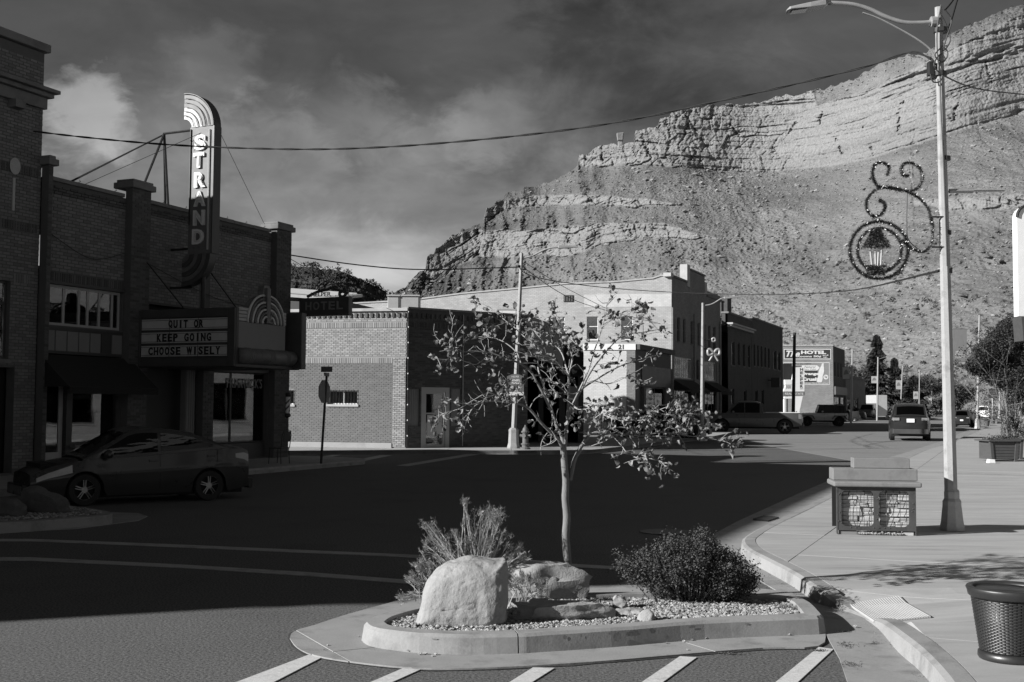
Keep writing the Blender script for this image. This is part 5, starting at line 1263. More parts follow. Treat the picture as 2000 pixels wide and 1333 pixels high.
bd = pp([(1530, 766), (1572, 765), (1572, 773), (1530, 774)], -.05, .45, 'lower_board', 'sign_green')
q = lx(1551, 769.5); mb = text_mesh("REAL ESTATE", .26, lx(1569, 769)[0] - lx(1533, 769)[0], .02, .01); mb.xform(Matrix.Translation((q[0], -.055, q[1]))); mb.build('lettering', M['mural_light'], bd)
pp([(1532, 775), (1568, 774), (1559, 815), (1551, 818), (1551, 784), (1546, 779), (1532, 779)], 0, .4, 'base_fin', 'white_paint')
pp([(1531, 780), (1534, 780), (1534, 818), (1531, 818)], 0, .4, 'base_leg', 'white_paint'); mb = MB(); mb.tube([(lx(1555, 818)[0], .2, 0), (lx(1555, 818)[0], .2, 1.3)], .25, 8); mb.build('footing', M['galv'], hp)
dk_ = pp([(1532, 710), (1549, 710), (1549, 741), (1532, 742)], .6, .9, 'dark_screen', 'cloth_black')
mb = MB(); mb.tube([(lx(1540, 742)[0], .75, .0), (lx(1540, 742)[0], .75, lx(1540, 742)[1])], .1, 6); mb.build('screen_post', M['black'], hp)
fb = empty('arched_sign_building', (tuple(fline(1652)[1])[0], tuple(fline(1652)[1])[1], 0), ST_ANG, 'low grey building with a dark upper floor beyond the hotel', 'building')
mb = MB(); holed(mb, 0, 26, 0, 6.2, [[2, 8, .6, 3.2], [10, 16, .6, 3.2]], 0, .25); mb.build('wall', M['bt_mid'], fb); mb = MB(); mb.box(0, 26, .5, 14, 0, 6.0); mb.build('rear_block', M['stucco_d'], fb)
mb = MB(); mb.box(-.1, 26.1, -.2, .5, 6.2, 6.5); mb.build('coping', M['coping'], fb)
for h in ([2, 8, .6, 3.2], [10, 16, .6, 3.2]): window(fb, *h, .1, .08, [(h[0] + h[1]) / 2], [], sill=False, name='shop_window')
s2 = G(1712, 812, 0); o = empty('flat_roofed_shed', (s2.x, 215, 0), 0, 'small dark lean-to shed with a pale sunlit fascia far down the street', 'shed')
x0_ = P(1711, 800, 215).x - s2.x; x1_ = P(1732, 800, 215).x - s2.x; z1_ = P(1720, 772, 215).z
mb = MB(); mb.box(x0_, x1_, 0, 6, 0, z1_ * .6); mb.build('wall', M['stucco_d'], o); mb = MB(); mb.xz_prism([(x0_, z1_ * .62), (x1_, z1_ * .3), (x1_, z1_), (x0_, z1_)], -.2, 6); mb.build('fascia', M['cream_trim'], o, fix=True)
# == right-hand building row (seen in the shop windows and at the right edge)
nR = Vector((.92, -.392, 0))
RO = Vector((2.6, 0, 0)) + ST * 8
rr = empty('right_row_building', (RO.x, RO.y, 0), ST_ANG + math.pi, None)
rr.location = tuple(RO + ST * 62); rr['label'] = 'sunlit pale brick shop row running along the right pavement, mostly outside the frame'; rr['category'] = 'building'
hs_ = []
for i in range(9): hs_ += [[2 + i * 6.8, 6.2 + i * 6.8, .7, 3.1]]
for i in range(18): hs_ += [[1.5 + i * 3.4, 2.6 + i * 3.4, 5.0, 7.0]]
mb = MB(); holed(mb, 0, 62, 0, 8.5, hs_, 0, .25); mb.build('wall', M['bt_mid'], rr)
mb = MB(); mb.box(0, 62, .6, 12, 0, 8.2); mb.build('rear_block', M['brick_dark'], rr)
mb = MB(); mb.box(0, 62, -.2, .5, 8.5, 8.8); mb.build('cornice', M['coping_l'], rr)
for h in hs_: window(rr, *h, .12, .08, [(h[0] + h[1]) / 2] if h[3] < 4 else [], [(h[2] + h[3]) / 2] if h[3] > 4 else [])
mb = MB(); mb.box(.1, 61.9, .5, .55, .2, 8); mb.build('interior', M['interior'], rr)
Yb = 27.0; a = P(1989.5, 618, Yb); b = P(2040, 392, Yb)
bs_ = empty('rounded_blade_sign', (a.x, Yb, 0), 0, 'white round-topped projecting sign at the right edge of the picture', 'blade sign')
wd = b.x - a.x; mb = MB(); poly = [(0, a.z), (wd, a.z), (wd, b.z - .1)] + [(wd / 2 + wd / 2 * math.cos(t), b.z - .1 - .3 + .3 * math.sin(t) + .0) for t in [k * math.pi / 10 for k in range(0, 11)]]
mb.xz_prism(poly, 0, .25); mb.build('panel', M['white_paint'], bs_, fix=True)
mb = MB(); mb.tube([(x, -.01, z) for x, z in poly[3:]], .035, 6); mb.build('rim', M['black'], bs_)
aw2 = P(1994, 668, Yb); c = MB(); c.xz_prism([(0.02, a.z - .01), (wd, a.z - .01), (wd, aw2.z), (.06, aw2.z + .02), (.05, aw2.z + .25)], -.1, .4); c.build('lower_board', M['cloth_grey'], bs_, fix=True)
mb = MB(); mb.box(wd - .01, wd + 2.2, .05, .15, b.z - 1.2, b.z - 1.1); mb.box(wd - .01, wd + 2.2, .05, .15, a.z + .3, a.z + .4); mb.build('bracket', M['black'], bs_)
# == near street lamp
def wire(pts_, r_, label, cat='cable', group=None, sag=0, n_=24, mat_='black', twist=0):
    pts = []
    if len(pts_) == 2:
        a, b = pts_
        for i in range(n_ + 1):
            t = i / n_; p = a.lerp(b, t); p.z -= sag * 4 * t * (1 - t); pts.append(p)
    else:
        pts = catmull([Vector(p) for p in pts_], 6)
    mb = MB(); o0 = pts[0].copy()
    if twist:
        for ph in (0, math.pi):
            q = []; Ln = 0
            fine_ = []
            for i in range(len(pts) - 1):
                for k in range(6): fine_.append(pts[i].lerp(pts[i + 1], k / 6))
            prev = fine_[0]
            for p in fine_:
                Ln += (p - prev).length; prev = p; an = Ln * twist + ph
                q.append(p - o0 + Vector((0, math.cos(an) * r_ * .9, math.sin(an) * r_ * .9)))
            mb.tube(q, r_, 5)
    else: mb.tube([p - o0 for p in pts], r_, 5)
    o = mb.build('overhead_cable' if cat == 'cable' else cat, M[mat_], label=label, cat=cat, group=group); o.location = o0; return o
b0 = G(1860, 1036, .15); YL = b0.y
def at_l(px, py, dy=0): return P(px, py, YL + dy) - b0
lamp = empty('street_lamp', tuple(b0), 0, 'tall weathered steel street lamp on the right pavement with holiday wreath bracket', 'street lamp')
top = at_l(1833, 15); mb = MB(); ppm = F_PX / YL
def shaft(p0, p1, r0_, r1_, n=8):
    m_ = MB(); m_.tube([p0, p0.lerp(p1, .5), p1], [r0_, (r0_ + r1_) / 2, r1_], n); return m_
s0 = at_l(1858, 985); shaft(s0, top, 13 / ppm, 7.5 / ppm).build('pole', M['pole_paint'], lamp)
prof = [(.17, 0), (.17, .05), (.155, .12), (.135, .30), (.13, .34), (.13, .40), (.105, .44)]
mb = MB();
mb.lathe([(r_ * 1.02, z) for r_, z in prof], 8); mb.build('base', M['galv'], lamp, bevel=.006)
mb = MB(); mb.lathe([(.108, .44), (.108, .53), (.095, .56)], 8); mb.build('collar', M['galv'], lamp)
arm_pts = [(1823, 43), (1800, 45), (1765, 44), (1730, 33), (1700, 19), (1665, 9), (1618, 6)]
mb = MB(); mb.tube(catmull([at_l(*p) for p in arm_pts], 5), [.032] * 31, 8); mb.build('arm', M['galv'], lamp, smooth=True)
mb = MB(); mb.tube([at_l(1834, 43), at_l(1818, 43)], .075, 10); mb.build('arm_clamp', M['galv'], lamp)
hd = MB(); q = [at_l(1622, 4), at_l(1610, 8), at_l(1580, 14), at_l(1540, 20), at_l(1536, 21)]
hd_o = []
for i, p in enumerate(q):
    w_ = [.03, .10, .13, .12, .03][i]; h_ = [.02, .075, .065, .035, .012][i]
    hd_o += [p + Vector((0, -w_, -h_ * .6)), p + Vector((0, w_, -h_ * .6)), p + Vector((0, w_ * .8, h_ * .6)), p + Vector((0, -w_ * .8, h_ * .6))]
fs = []
for i in range(4):
    for w in range(4): a = i * 4 + w; c = i * 4 + (w + 1) % 4; fs.append((a, c, c + 4, a + 4))
fs += [(3, 2, 1, 0), (16, 17, 18, 19)]
hd.add(hd_o, fs); hh = hd.build('lamp_head', M['galv'], lamp, fix=True, bevel=.01)
c = MB(); c.add([at_l(1575, 21) + Vector((0, -.09, 0)), at_l(1545, 25) + Vector((0, -.08, 0)), at_l(1545, 25) + Vector((0, .08, 0)), at_l(1575, 21) + Vector((0, .09, 0))], [(0, 1, 2, 3)]); c.build('lens', M['lampglass'], hh)
mb = MB(); mb.tube(catmull([at_l(1830, 118), at_l(1815, 95), at_l(1780, 70), at_l(1720, 38), at_l(1685, 25)], 5), .012, 5); mb.build('arm_brace', M['galv'], lamp)
for (px_, py_, s_) in ((1836, 145, .09), (1846, 310, .07), (1838, 60, .1), (1849, 455, .06), (1851, 530, .06)):
    p = at_l(px_, py_); c = MB(); c.tube([p + Vector((0, 0, -.03)), p + Vector((0, 0, .03))], s_ * 1.05, 10); c.build('band_clamp', M['black'], lamp)
p = at_l(1818, 135); c = MB(); c.box(p.x - .045, p.x + .045, -.05, .05, p.z - .1, p.z + .1); c.build('junction_box', M['black'], lamp, bevel=.01)
for pts_ in ([(1817, 145), (1822, 160), (1835, 160), (1840, 148), (1832, 140), (1824, 125), (1838, 105), (1846, 118), (1838, 122)], [(1838, 90), (1850, 100), (1848, 115), (1836, 120), (1826, 108), (1836, 95)],
             [(1838, 30), (1846, 45), (1856, 75), (1848, 95), (1838, 100)], [(1846, 20), (1858, 40), (1850, 70), (1842, 95)], [(1836, 150), (1838, 220), (1842, 300), (1846, 400), (1850, 520)], [(1838, 10), (1830, 60), (1832, 120), (1842, 150)]):
    c = MB(); c.tube(catmull([at_l(*q_, -.08) for q_ in pts_], 4), .010, 5); c.build('pole_wire', M['black'], lamp)
c = MB(); c.tube([at_l(1854, 372), at_l(1961, 372, .1)], .022, 6); c.tube([at_l(1854, 374), at_l(1900, 374, .05)], .03, 6); c.build('side_arm', M['galv'], lamp)
hg = empty('holiday_garland', tuple(b0 + at_l(1712, 490)), 0, 'tinsel garland ring with a small lantern and scrolls hung on the near lamp', 'holiday decoration')
h0 = Vector(hg.location) - b0
def hp_(px, py, dy=0): return at_l(px, py, dy - .05) - h0
def tinsel(pts_px, rad, name, closed=False, dens=1.0):
    P_ = catmull([hp_(*p) for p in pts_px], 6); c = MB(); c.tube(P_, rad * .35, 5)
    tot = sum((P_[i + 1] - P_[i]).length for i in range(len(P_) - 1)); nn = int(tot * 1900 * dens)
    for k in range(nn):
        i = rnd.randrange(len(P_) - 1); p = P_[i].lerp(P_[i + 1], rnd.random())
        d = Vector((rnd.gauss(0, 1), rnd.gauss(0, 1), rnd.gauss(0, 1))).normalized(); e = d.orthogonal().normalized() * .006
        c.add([p - e, p + e, p + d * rad * rnd.uniform(.8, 1.55)], [(0, 1, 2)])
    o = c.build(name, M['garland'], hg)
    for k in range(int(tot * 9)):
        i = rnd.randrange(len(P_) - 1); p = P_[i].lerp(P_[i + 1], rnd.random()) + Vector((rnd.gauss(0, .5), -1, rnd.gauss(0, .5))).normalized() * rad
        b = MB(); b.tube([p, p + Vector((rnd.gauss(0, .01), -.02, rnd.gauss(0, .012)))], [.007, .003], 5); b.build('bulb', M['bulb'], o)
    return o
def circ(cx, cy, rx, ry, n=16, a0=0, a1=2 * math.pi): return [(cx + rx * math.cos(a0 + (a1 - a0) * i / n), cy - ry * math.sin(a0 + (a1 - a0) * i / n)) for i in range(n + 1)]
tinsel(circ(1717, 489, 57, 56), .038, 'outer_ring'); tinsel(circ(1718, 489, 43, 43), .032, 'inner_ring')
tinsel([(1819, 425), (1822, 450), (1818, 478), (1804, 492), (1785, 488), (1772, 478), (1762, 470)], .032, 'lower_scroll')
tinsel([(1820, 440), (1814, 410), (1800, 392), (1784, 380), (1765, 372), (1740, 366), (1718, 368), (1700, 380), (1692, 396), (1695, 412), (1706, 423), (1720, 420), (1728, 408), (1726, 396), (1718, 392)], .034, 'left_scroll')
tinsel([(1770, 374), (1790, 370), (1801, 352), (1798, 332), (1784, 320), (1768, 319), (1760, 330), (1764, 342), (1774, 344)], .034, 'right_curl')
tinsel([(1762, 373), (1735, 368), (1715, 364), (1706, 350), (1704, 335), (1710, 321), (1724, 318), (1736, 326), (1733, 342)], .034, 'top_curl')
def fuzz(c, cx, cy, sx, sz, n, top_=False):
    for k in range(n):
        a = rnd.uniform(-1, 1); b = rnd.uniform(0, 1)
        if top_ and abs(a) > 1 - b * .85: continue
        p = hp_(cx, cy) + Vector((a * sx, rnd.uniform(-.06, .06), (b if top_ else rnd.uniform(-.5, .5)) * sz * (1 if not top_ else 1)))
        d = Vector((rnd.gauss(0, 1), rnd.gauss(0, 1), rnd.gauss(0, 1))).normalized(); e = d.orthogonal().normalized() * .006; c.add([p - e, p + e, p + d * .035], [(0, 1, 2)])
c = MB()
for k in range(2600):
    b = rnd.random(); a = rnd.uniform(-1, 1) * (1 - b * .8); p = hp_(1712, 485) + Vector((a * .21, rnd.uniform(-.07, .07), b * .27))
    d = Vector((rnd.gauss(0, 1), rnd.gauss(0, 1), rnd.gauss(0, 1))).normalized(); e = d.orthogonal().normalized() * .006; c.add([p - e, p + e, p + d * .035], [(0, 1, 2)])
c.build('lantern_roof', M['garland'], hg)
c = MB(); fuzz(c, 1711, 528, .13, .14, 1100); c.build('lantern_base', M['garland'], hg)
for x0_, x1_ in ((1699, 1703), (1709, 1710), (1716, 1714), (1722, 1720)):
    c = MB(); c.tube([hp_(x0_, 483), hp_(x1_, 520)], .016, 6); c.build('lantern_rod', M['galv'], hg)
for y_ in (424, 483):
    c = MB(); c.tube([hp_(1820, y_), hp_(1846, y_)], .013, 6); c.build('bracket', M['black'], hg)
c = MB(); c.tube(catmull([hp_(1772, 378), hp_(1771, 440), (hp_(1775, 470)), hp_(1800, 492)], 5), .007, 5); c.build('feed_wire', M['black'], hg)
# -- other poles and wires
def pole_at(px, py, z0, toppx, toppy, r0_, r1_, label, m_='galv', arm=None, base=True, group=None, name='street_lamp', head=.35, cat='street lamp', clamp=True):
    p0 = G(px, py, z0); o = empty(name, tuple(p0), 0, label, cat, group)
    f = lambda a, b, dy=0: P(a, b, p0.y + dy) - p0
    t = f(toppx, toppy); shaft(Vector((0, 0, .5 if base else 0)), t, r0_, r1_).build('pole', M[m_], o)
    if base:
        c = MB(); c.lathe([(.25, 0), (.25, .06), (.21, .2), (.19, .6), (.2, .72), (.13, .8)], 6); c.build('base', M['galv'], o)
    if arm:
        pts = [f(*q) for q in arm]; c = MB(); c.tube(catmull(pts, 5), .035, 6); c.build('arm', M[m_], o, smooth=True)
        e = pts[-1]; d = (pts[-1] - pts[-2]); d.z *= .3; d.normalize(); h = MB(); u = d.cross(Vector((0, 0, 1))).normalized() * .13; w = Vector((0, 0, .06))
        L0 = [e - d * .05, e + d * head]; vs = []
        for i, q in enumerate(L0):
            s_ = 1 - .45 * i; vs += [q - u * s_ - w * s_, q + u * s_ - w * s_, q + u * s_ * .7 + w * s_, q - u * s_ * .7 + w * s_]
        h.add(vs, [(0, 1, 5, 4), (1, 2, 6, 5), (2, 3, 7, 6), (3, 0, 4, 7), (3, 2, 1, 0), (4, 5, 6, 7)]); h.build('lamp_head', M['galv'] if m_ != 'black' else M['galv'], o, fix=True, bevel=.01)
    return o, f
def banner(o, f, x0, y0, x1, y1, name='banner', m_='banner', texts=None):
    a, b = f(x0, y1), f(x1, y0); c = MB(); c.box(a.x, b.x, -.012, .012, a.z, b.z); bn = c.build(name, M[m_], o)
    c = MB()
    for z in (a.z, b.z): c.tube([(a.x, 0, z), (b.x, 0, z)], .02, 5)
    c.build('banner_rod', M['black'], bn)
    w, h = b.x - a.x, b.z - a.z; c = MB()
    c.xz_prism([(a.x + w * .1, a.z + h * .35), (a.x + w * .9, a.z + h * .42), (a.x + w * .6, a.z + h * .8), (a.x + w * .3, a.z + h * .7)], -.016, -.013); c.build('printed_motif', M['panel_grey'], bn, fix=True)
    if texts:
        for (t, fx, fz, fh, fw_) in texts: word(t, bn, a.x + w * fx, -.017, a.z + h * fz, h * fh, M['letter_white'], w * fw_, .01, .003)
    return bn
o, f = pole_at(1003, 876, .15, 1019, 495, .105, .065, 'pale lamp pole beside the hydrant with the river parkway direction sign', 'pole_paint', [(1021, 505), (1040, 500), (1060, 490), (1075, 485), (1093, 483)], head=.7)
a, b = f(990, 772), f(1023, 736)
c = MB(); w_ = b.x - a.x; c.box(a.x, b.x, -.14, -.11, a.z, b.z)
c.xz_prism([(a.x, b.z + .001)] + [(b.x - w_ * t_ / 10, b.z + .001 + .10 * math.sin(math.pi * t_ / 10)) for t_ in range(0, 10)][::1], -.14, -.11)
sg_ = c.build('direction_sign', M['sign_green'], o, fix=True)
c = MB(); c.box(a.x - .02, b.x + .0, -.146, -.141, a.z - .01, a.z + .12); c.build('pale_footer', M['mural_light'], sg_)
word("HELPER", sg_, (a.x + b.x) / 2, -.145, b.z - .01, .07, M['letter_white'], w_ * .45, .01, .004)
h_ = b.z - a.z
word("River", sg_, a.x + w_ * .52, -.145, a.z + h_ * .80, .10, M['letter_white'], None, .03, .004); word("Parkway", sg_, a.x + w_ * .60, -.145, a.z + h_ * .63, .10, M['letter_white'], w_ * .62, .03, .004)
word("Boulder", sg_, a.x + w_ * .58, -.145, a.z + h_ * .42, .10, M['letter_white'], w_ * .6, .03, .004); word("Park", sg_, a.x + w_ * .50, -.145, a.z + h_ * .26, .10, M['letter_white'], None, .03, .004)
for fz in (.80, .42):
    c = MB(); zz = a.z + h_ * fz; x_ = a.x + w_ * .12
    c.box(x_ - .01, x_ + .06, -.146, -.142, zz - .014, zz + .014); c.xz_prism([(x_ + .05, zz - .045), (x_ + .11, zz), (x_ + .05, zz + .045)], -.146, -.142); c.build('arrow', M['letter_white'], sg_, fix=True)
for q in ((1012, 520), (1006, 700), (1004, 760)):
    p = f(*q); c = MB(); c.tube([p - Vector((0, 0, .03)), p + Vector((0, 0, .03))], .1, 8); c.build('band_clamp', M['black'], o)
hy = empty('fire_hydrant', tuple(G(1026, 878, .15)), R(-20), 'grey fire hydrant standing on the pavement beside the pale lamp pole', 'fire hydrant')
c = MB(); c.lathe([(.2, 0), (.2, .06), (.13, .08), (.13, .17), (.17, .18), (.17, .22), (.115, .24), (.11, .62), (.16, .64), (.16, .69), (.12, .71), (.10, .8), (.05, .86), (.035, .87), (.035, .93)], 14); c.build('barrel', M['hydrant'], hy, smooth=False, bevel=.006)
for (dx, dy, r_) in ((1, 0, .055), (-1, 0, .055), (0, -1, .075)):
    c = MB(); c.tube([(0, 0, .52), (dx * .17, dy * .17, .52)], r_, 10); c.tube([(dx * .171, dy * .171, .52), (dx * .21, dy * .21, .52)], r_ * 1.15, 8); c.build('outlet', M['hydrant'], hy)
ss = empty('stop_sign', tuple(G(627, 906, .15)), R(0), 'dark stop sign seen edge-on from behind with street name plates on top', 'road sign')
p0 = Vector(ss.location); f2 = lambda a, b: P(a, b, p0.y) - p0
c = MB(); t = f2(638, 735); c.tube([(0, 0, 0), t], .035, 8); c.build('post', M['black'], ss)
a, b = f2(627, 727), f2(649, 718); c = MB(); c.box(a.x, b.x, -.02, .02, a.z, b.z + .02); c.build('street_name_plate', M['sign_dark'], ss)
a, b = f2(632, 735), f2(644, 728); c = MB(); c.box((a.x + b.x) / 2 - .03, (a.x + b.x) / 2 + .03, -.3, .3, a.z, b.z - .01); c.build('cross_plate', M['panel_grey'], ss)
cc = f2(632, 765); c = MB(); rr_ = f2(632, 741).z - cc.z
c.xz_prism([(rr_ * math.cos(math.pi / 8 + k * math.pi / 4), rr_ * math.sin(math.pi / 8 + k * math.pi / 4)) for k in range(8)], -.012, .012)
c.xform(Matrix.Translation(cc + Vector((.03, -.06, 0))) @ Matrix.Rotation(R(71), 4, 'Z')); c.build('octagon_plate', M['panel_grey'], ss, fix=True)
o, f = pole_at(1371, 862, .1, 1373, 592, .10, .07, 'lamp pole before the white building carrying a wreath and bow', 'pole_paint', [(1373, 597), (1385, 596), (1395, 592), (1408, 584), (1416, 582)], head=.8)
bw = empty('holiday_bow', tuple(Vector(o.location) + f(1394, 690)), 0, 'shiny holiday bow and small ring hung on the lamp pole by the white building', 'holiday decoration'); bo = Vector(bw.location) - Vector(o.location)
g_ = lambda a, b: f(a, b) - bo
c = MB();
for sgn in (-1, 1):
    c.tube(catmull([g_(1394, 690), g_(1394 + sgn * 6, 683), g_(1394 + sgn * 11, 684), g_(1394 + sgn * 11, 692), g_(1394 + sgn * 6, 694), g_(1394, 690)], 4), .075, 6)
    c.tube(catmull([g_(1394, 691), g_(1394 + sgn * 4, 698), g_(1394 + sgn * 9, 706)], 4), .055, 6)
c.build('bow', M['galv'], bw, smooth=True)
c = MB(); c.tube([g_(*q) for q in circ(1394, 664, 3.4, 3.6, 12)], .05, 6); c.build('ring', M['galv'], bw, smooth=True)
for y_ in (682, 664): c = MB(); c.tube([g_(1373, y_), g_(1392, y_)], .04, 5); c.build('bracket', M['black'], bw)
o, f = pole_at(1549, 828, .1, 1552, 650, .19, .15, 'dark wooden utility pole in front of the hotel mural', 'black', None, base=False, name='utility_pole', cat='utility pole')
lamps = [(1662, 812, 1665, 683, [(1665, 687), (1672, 687), (1680, 684), (1692, 681)], (1646, 717, 1659, 741), 'third lamp along the left kerb, with a banner, just past the hotel', .05),
         (1713, 810, 1715, 698, [(1715, 702), (1722, 700), (1732, 697)], (1702, 735, 1713, 749), 'lamp with a pale banner in front of the tall dark spruce', .05),
         (1758, 806, 1763, 716, None, (1750, 743, 1760, 761), 'armless leaning pole with banner behind the dark station wagon', .0),
         (1795, 800, 1796, 724, None, (1784, 765, 1793, 780), 'pair-like plain tall pole right of the dark station wagon', .0),
         (1819, 808, 1820, 750, [(1820, 751), (1828, 748), (1836, 747)], (1811, 771, 1818, 783), 'farthest banner lamp just left of the near lamp pole', .0)]
for i, (bx_, by_, tx_, ty_, arm, bn, lab, _) in enumerate(lamps):
    Yp = 7.2 * F_PX / (by_ - ty_); by_ = 796 + 1.7 * F_PX / Yp
    o, f = pole_at(bx_, by_, .15, tx_, ty_, .12, .09, lab, 'galv', arm, base=False, group='lamps down the main street', head=.9 + .2 * i)
    banner(o, f, *bn)
o, f = pole_at(1909, 838, .15, 1913, 616, .10, .07, 'lamp pole with a crossed ornament behind the litter bin on the right pavement', 'pole_paint', None, base=True, group=None)
banner(o, f, 1862, 643, 1888, 707, 'banner', 'panel_grey', [("HELPER", .45, .30, .06, .55), ("MISSION", .5, .22, .05, .7), ("DISTRICT", .5, .14, .05, .7)])
c = MB()
for k in range(5):
    t = 2 * math.pi * k / 5; q = f(1895, 676); c.tube([q, q + Vector((.35 * math.cos(t), 0, .4 * math.sin(t)))], .05, 5)
c.build('star_ornament', M['garland'], o)
c = MB(); q = f(1922, 753); c.tube([q + Vector((-.6, 0, .0)), q + Vector((-.2, 0, .5)), q + Vector((.2, 0, .5)), q + Vector((.6, 0, -.05))], .12, 5); c.build('bow_ornament', M['garland'], o)
o, f = pole_at(1952, 828, .15, 1953, 760, .10, .09, 'short pale post base beyond the right-hand planters', 'pole_paint', None, base=True, group=None, name='short_post', cat='post')
o = empty('round_arched_sign', tuple(G(1659, 813, 0)), 0, 'arched white-rimmed pub style sign over two white panels past the hotel', 'sign'); p0 = Vector(o.location); f = lambda a, b: P(a, b, p0.y) - p0
c = MB(); q = [f(1659 + 9.5 * math.cos(math.pi * k / 10), 759 - 9 * math.sin(math.pi * k / 10)) for k in range(11)]; c.tube(q, .13, 5); c.build('arch_rim', M['white_paint'], o)
c = MB(); c.xz_prism([(v.x, v.z) for v in q], .0, .1); c.build('arch_panel', M['sign_dark'], o, fix=True)
for x0_, x1_ in ((1656, 1662.5), (1665, 1670)): a, b = f(x0_, 777), f(x1_, 762); c = MB(); c.box(a.x, b.x, 0, .15, a.z, b.z); c.build('white_panel', M['white_paint'], o)
c = MB(); c.tube([(f(1664, 777)).xyz, Vector((f(1664, 777).x, 0, 0))], .12, 6); c.build('post', M['galv'], o)
A0 = FA.W(on(FA, 66, 257)[0], -.05, on(FA, 66, 257)[1])
Lt = b0 + at_l(1826, 112)
cab = [(66, 257), (160, 268), (300, 281), (450, 289), (620, 292), (780, 286), (950, 272), (1100, 255), (1240, 233), (1400, 199), (1560, 163), (1700, 128), (1775, 103), (1812, 112), (1828, 125)]
Ys = [A0.y + (YL - A0.y) * i / (len(cab) - 1) for i in range(len(cab))]
wire([P(a, b, y) for (a, b), y in zip(cab, Ys)], .0125, 'thick twisted overhead cable strung from the left buildings to the near lamp', twist=4.5)
wire([b0 + at_l(1840, 147), P(1920, 176, YL + 3), P(2060, 190, YL + 9)], .012, 'thin cable leaving the near lamp to the right')
pU = G(1003, 876, .15)
wire([P(556, 497, 38), P(700, 518, 40), P(830, 527, 42), P(1016, 522, pU.y)], .022, 'overhead cable from the theatre corner to the pale lamp pole')
wire([P(556, 500, 38), P(600, 525, 41), P(660, 560, 46), P(690, 585, 50)], .012, 'thin drop cable running down behind the hotel neon sign')
wire([P(1019, 530, pU.y), P(1060, 545, 50), P(1180, 562, 58), P(1312, 571, 70), P(1480, 576, 60), P(1640, 570, 40), P(1842, 528, YL)], .020, 'overhead cable crossing in front of the white building to the near lamp')
wire([P(1019, 520, pU.y), P(1090, 570, 52), P(1160, 600, 60), P(1290, 633, 74)], .016, 'slanting service cable from the pale lamp pole to the white building')
wire([P(1024, 512, pU.y), P(1100, 560, 56), P(1190, 606, 66)], .014, 'second slanting service cable under the first one')
wire([b0 + at_l(1846, 20), b0 + at_l(1862, 0, .5), b0 + at_l(1885, -40, 2)], .014, 'cable rising from the near lamp top out of the picture')
wire([b0 + at_l(1852, 60), b0 + at_l(1864, 20, .5), b0 + at_l(1878, -30, 1.5)], .014, 'second cable rising beside it from the near lamp top')
wire([FA.W(P0b + .1, -.1, 5.9), FA.W(P0b + 1.4, -.15, 5.45), FA.W(P1a - .1, -.1, 5.75)], .010, 'slack wire looped across the first theatre bay', cat='wire')
wire([FA.W(P1b, -.1, 5.6), FA.W(P1b + 3, -.1, 4.9), FA.W(P3a, -.1, 4.75)], .010, 'slack wire looped across the second theatre bay', cat='wire')
# == stone-filled bench box
g0_ = G(1637, 1044, .15); g1_ = G(1788, 1047, .15)
ang = math.atan2(g1_.y - g0_.y, g1_.x - g0_.x); gbx = empty('gabion_bench', tuple(g0_), ang, 'steel-framed cage box filled with stacked stones under a cast stone bench top', 'bench')
GW = (g1_ - g0_).length; pgb = Plane((g0_.x, g0_.y), ang); zt_g = pgb.at(1700, 952)[1] - .15; GD = .55
c = MB(); c.box(.02, GW * .25, .02, .3, 0, .045); c.build('concrete_shim', M['bench_stone'], gbx); c = MB(); c.box(GW * .85, GW - .02, .02, .3, 0, .045); c.build('concrete_shim', M['coping_l'], gbx)
scatter_gravel('gravel_fill', [(g0_.x + GW * .25, g0_.y - .03), (g0_.x + GW * .84, g0_.y - .03), (g0_.x + GW * .84, g0_.y + .2), (g0_.x + GW * .25, g0_.y + .2)], .012, .018, 500, gbx, (g0_.x, g0_.y), M['gravel'])
zb_g = .055; fwid = .045; hx = [fwid, GW / 2 - .032, GW / 2 + .032, GW - fwid - .03]
def arc_hole(x0, x1, z0, z1, r_, n=4):
    pts = []
    for cx, cz, a0 in ((x1 - r_, z0 + r_, -90), (x1 - r_, z1 - r_, 0), (x0 + r_, z1 - r_, 90), (x0 + r_, z0 + r_, 180)):
        for k in range(n + 1): t = R(a0 + 90 * k / n); pts.append((cx + r_ * math.cos(t), cz + r_ * math.sin(t)))
    return pts
def framed(x0, x1, z0, z1, hole, y0, y1):
    h = arc_hole(*hole, .07); m_ = MB(); cx, cz = (hole[0] + hole[1]) / 2, (hole[2] + hole[3]) / 2; n = len(h)
    outer = []
    for (x, z) in h:
        dx, dz = x - cx, z - cz; s_ = min(((x1 if dx > 0 else x0) - cx) / dx if abs(dx) > 1e-6 else 1e9, ((z1 if dz > 0 else z0) - cz) / dz if abs(dz) > 1e-6 else 1e9)
        outer.append((cx + dx * s_, cz + dz * s_))
    for i in range(n):
        j = (i + 1) % n; m_.quad((outer[i][0], y0, outer[i][1]), (outer[j][0], y0, outer[j][1]), (h[j][0], y0, h[j][1]), (h[i][0], y0, h[i][1]))
        m_.quad((h[i][0], y0, h[i][1]), (h[j][0], y0, h[j][1]), (h[j][0], y1, h[j][1]), (h[i][0], y1, h[i][1]))
        if abs(outer[i][0] - outer[j][0]) > 1e-4 and abs(outer[i][1] - outer[j][1]) > 1e-4:
            kx = x1 if (outer[i][0] + outer[j][0]) / 2 > cx else x0; kz = z1 if (outer[i][1] + outer[j][1]) / 2 > cz else z0
            m_.add([(outer[i][0], y0, outer[i][1]), (kx, y0, kz), (outer[j][0], y0, outer[j][1])], [(0, 1, 2)])
    return m_
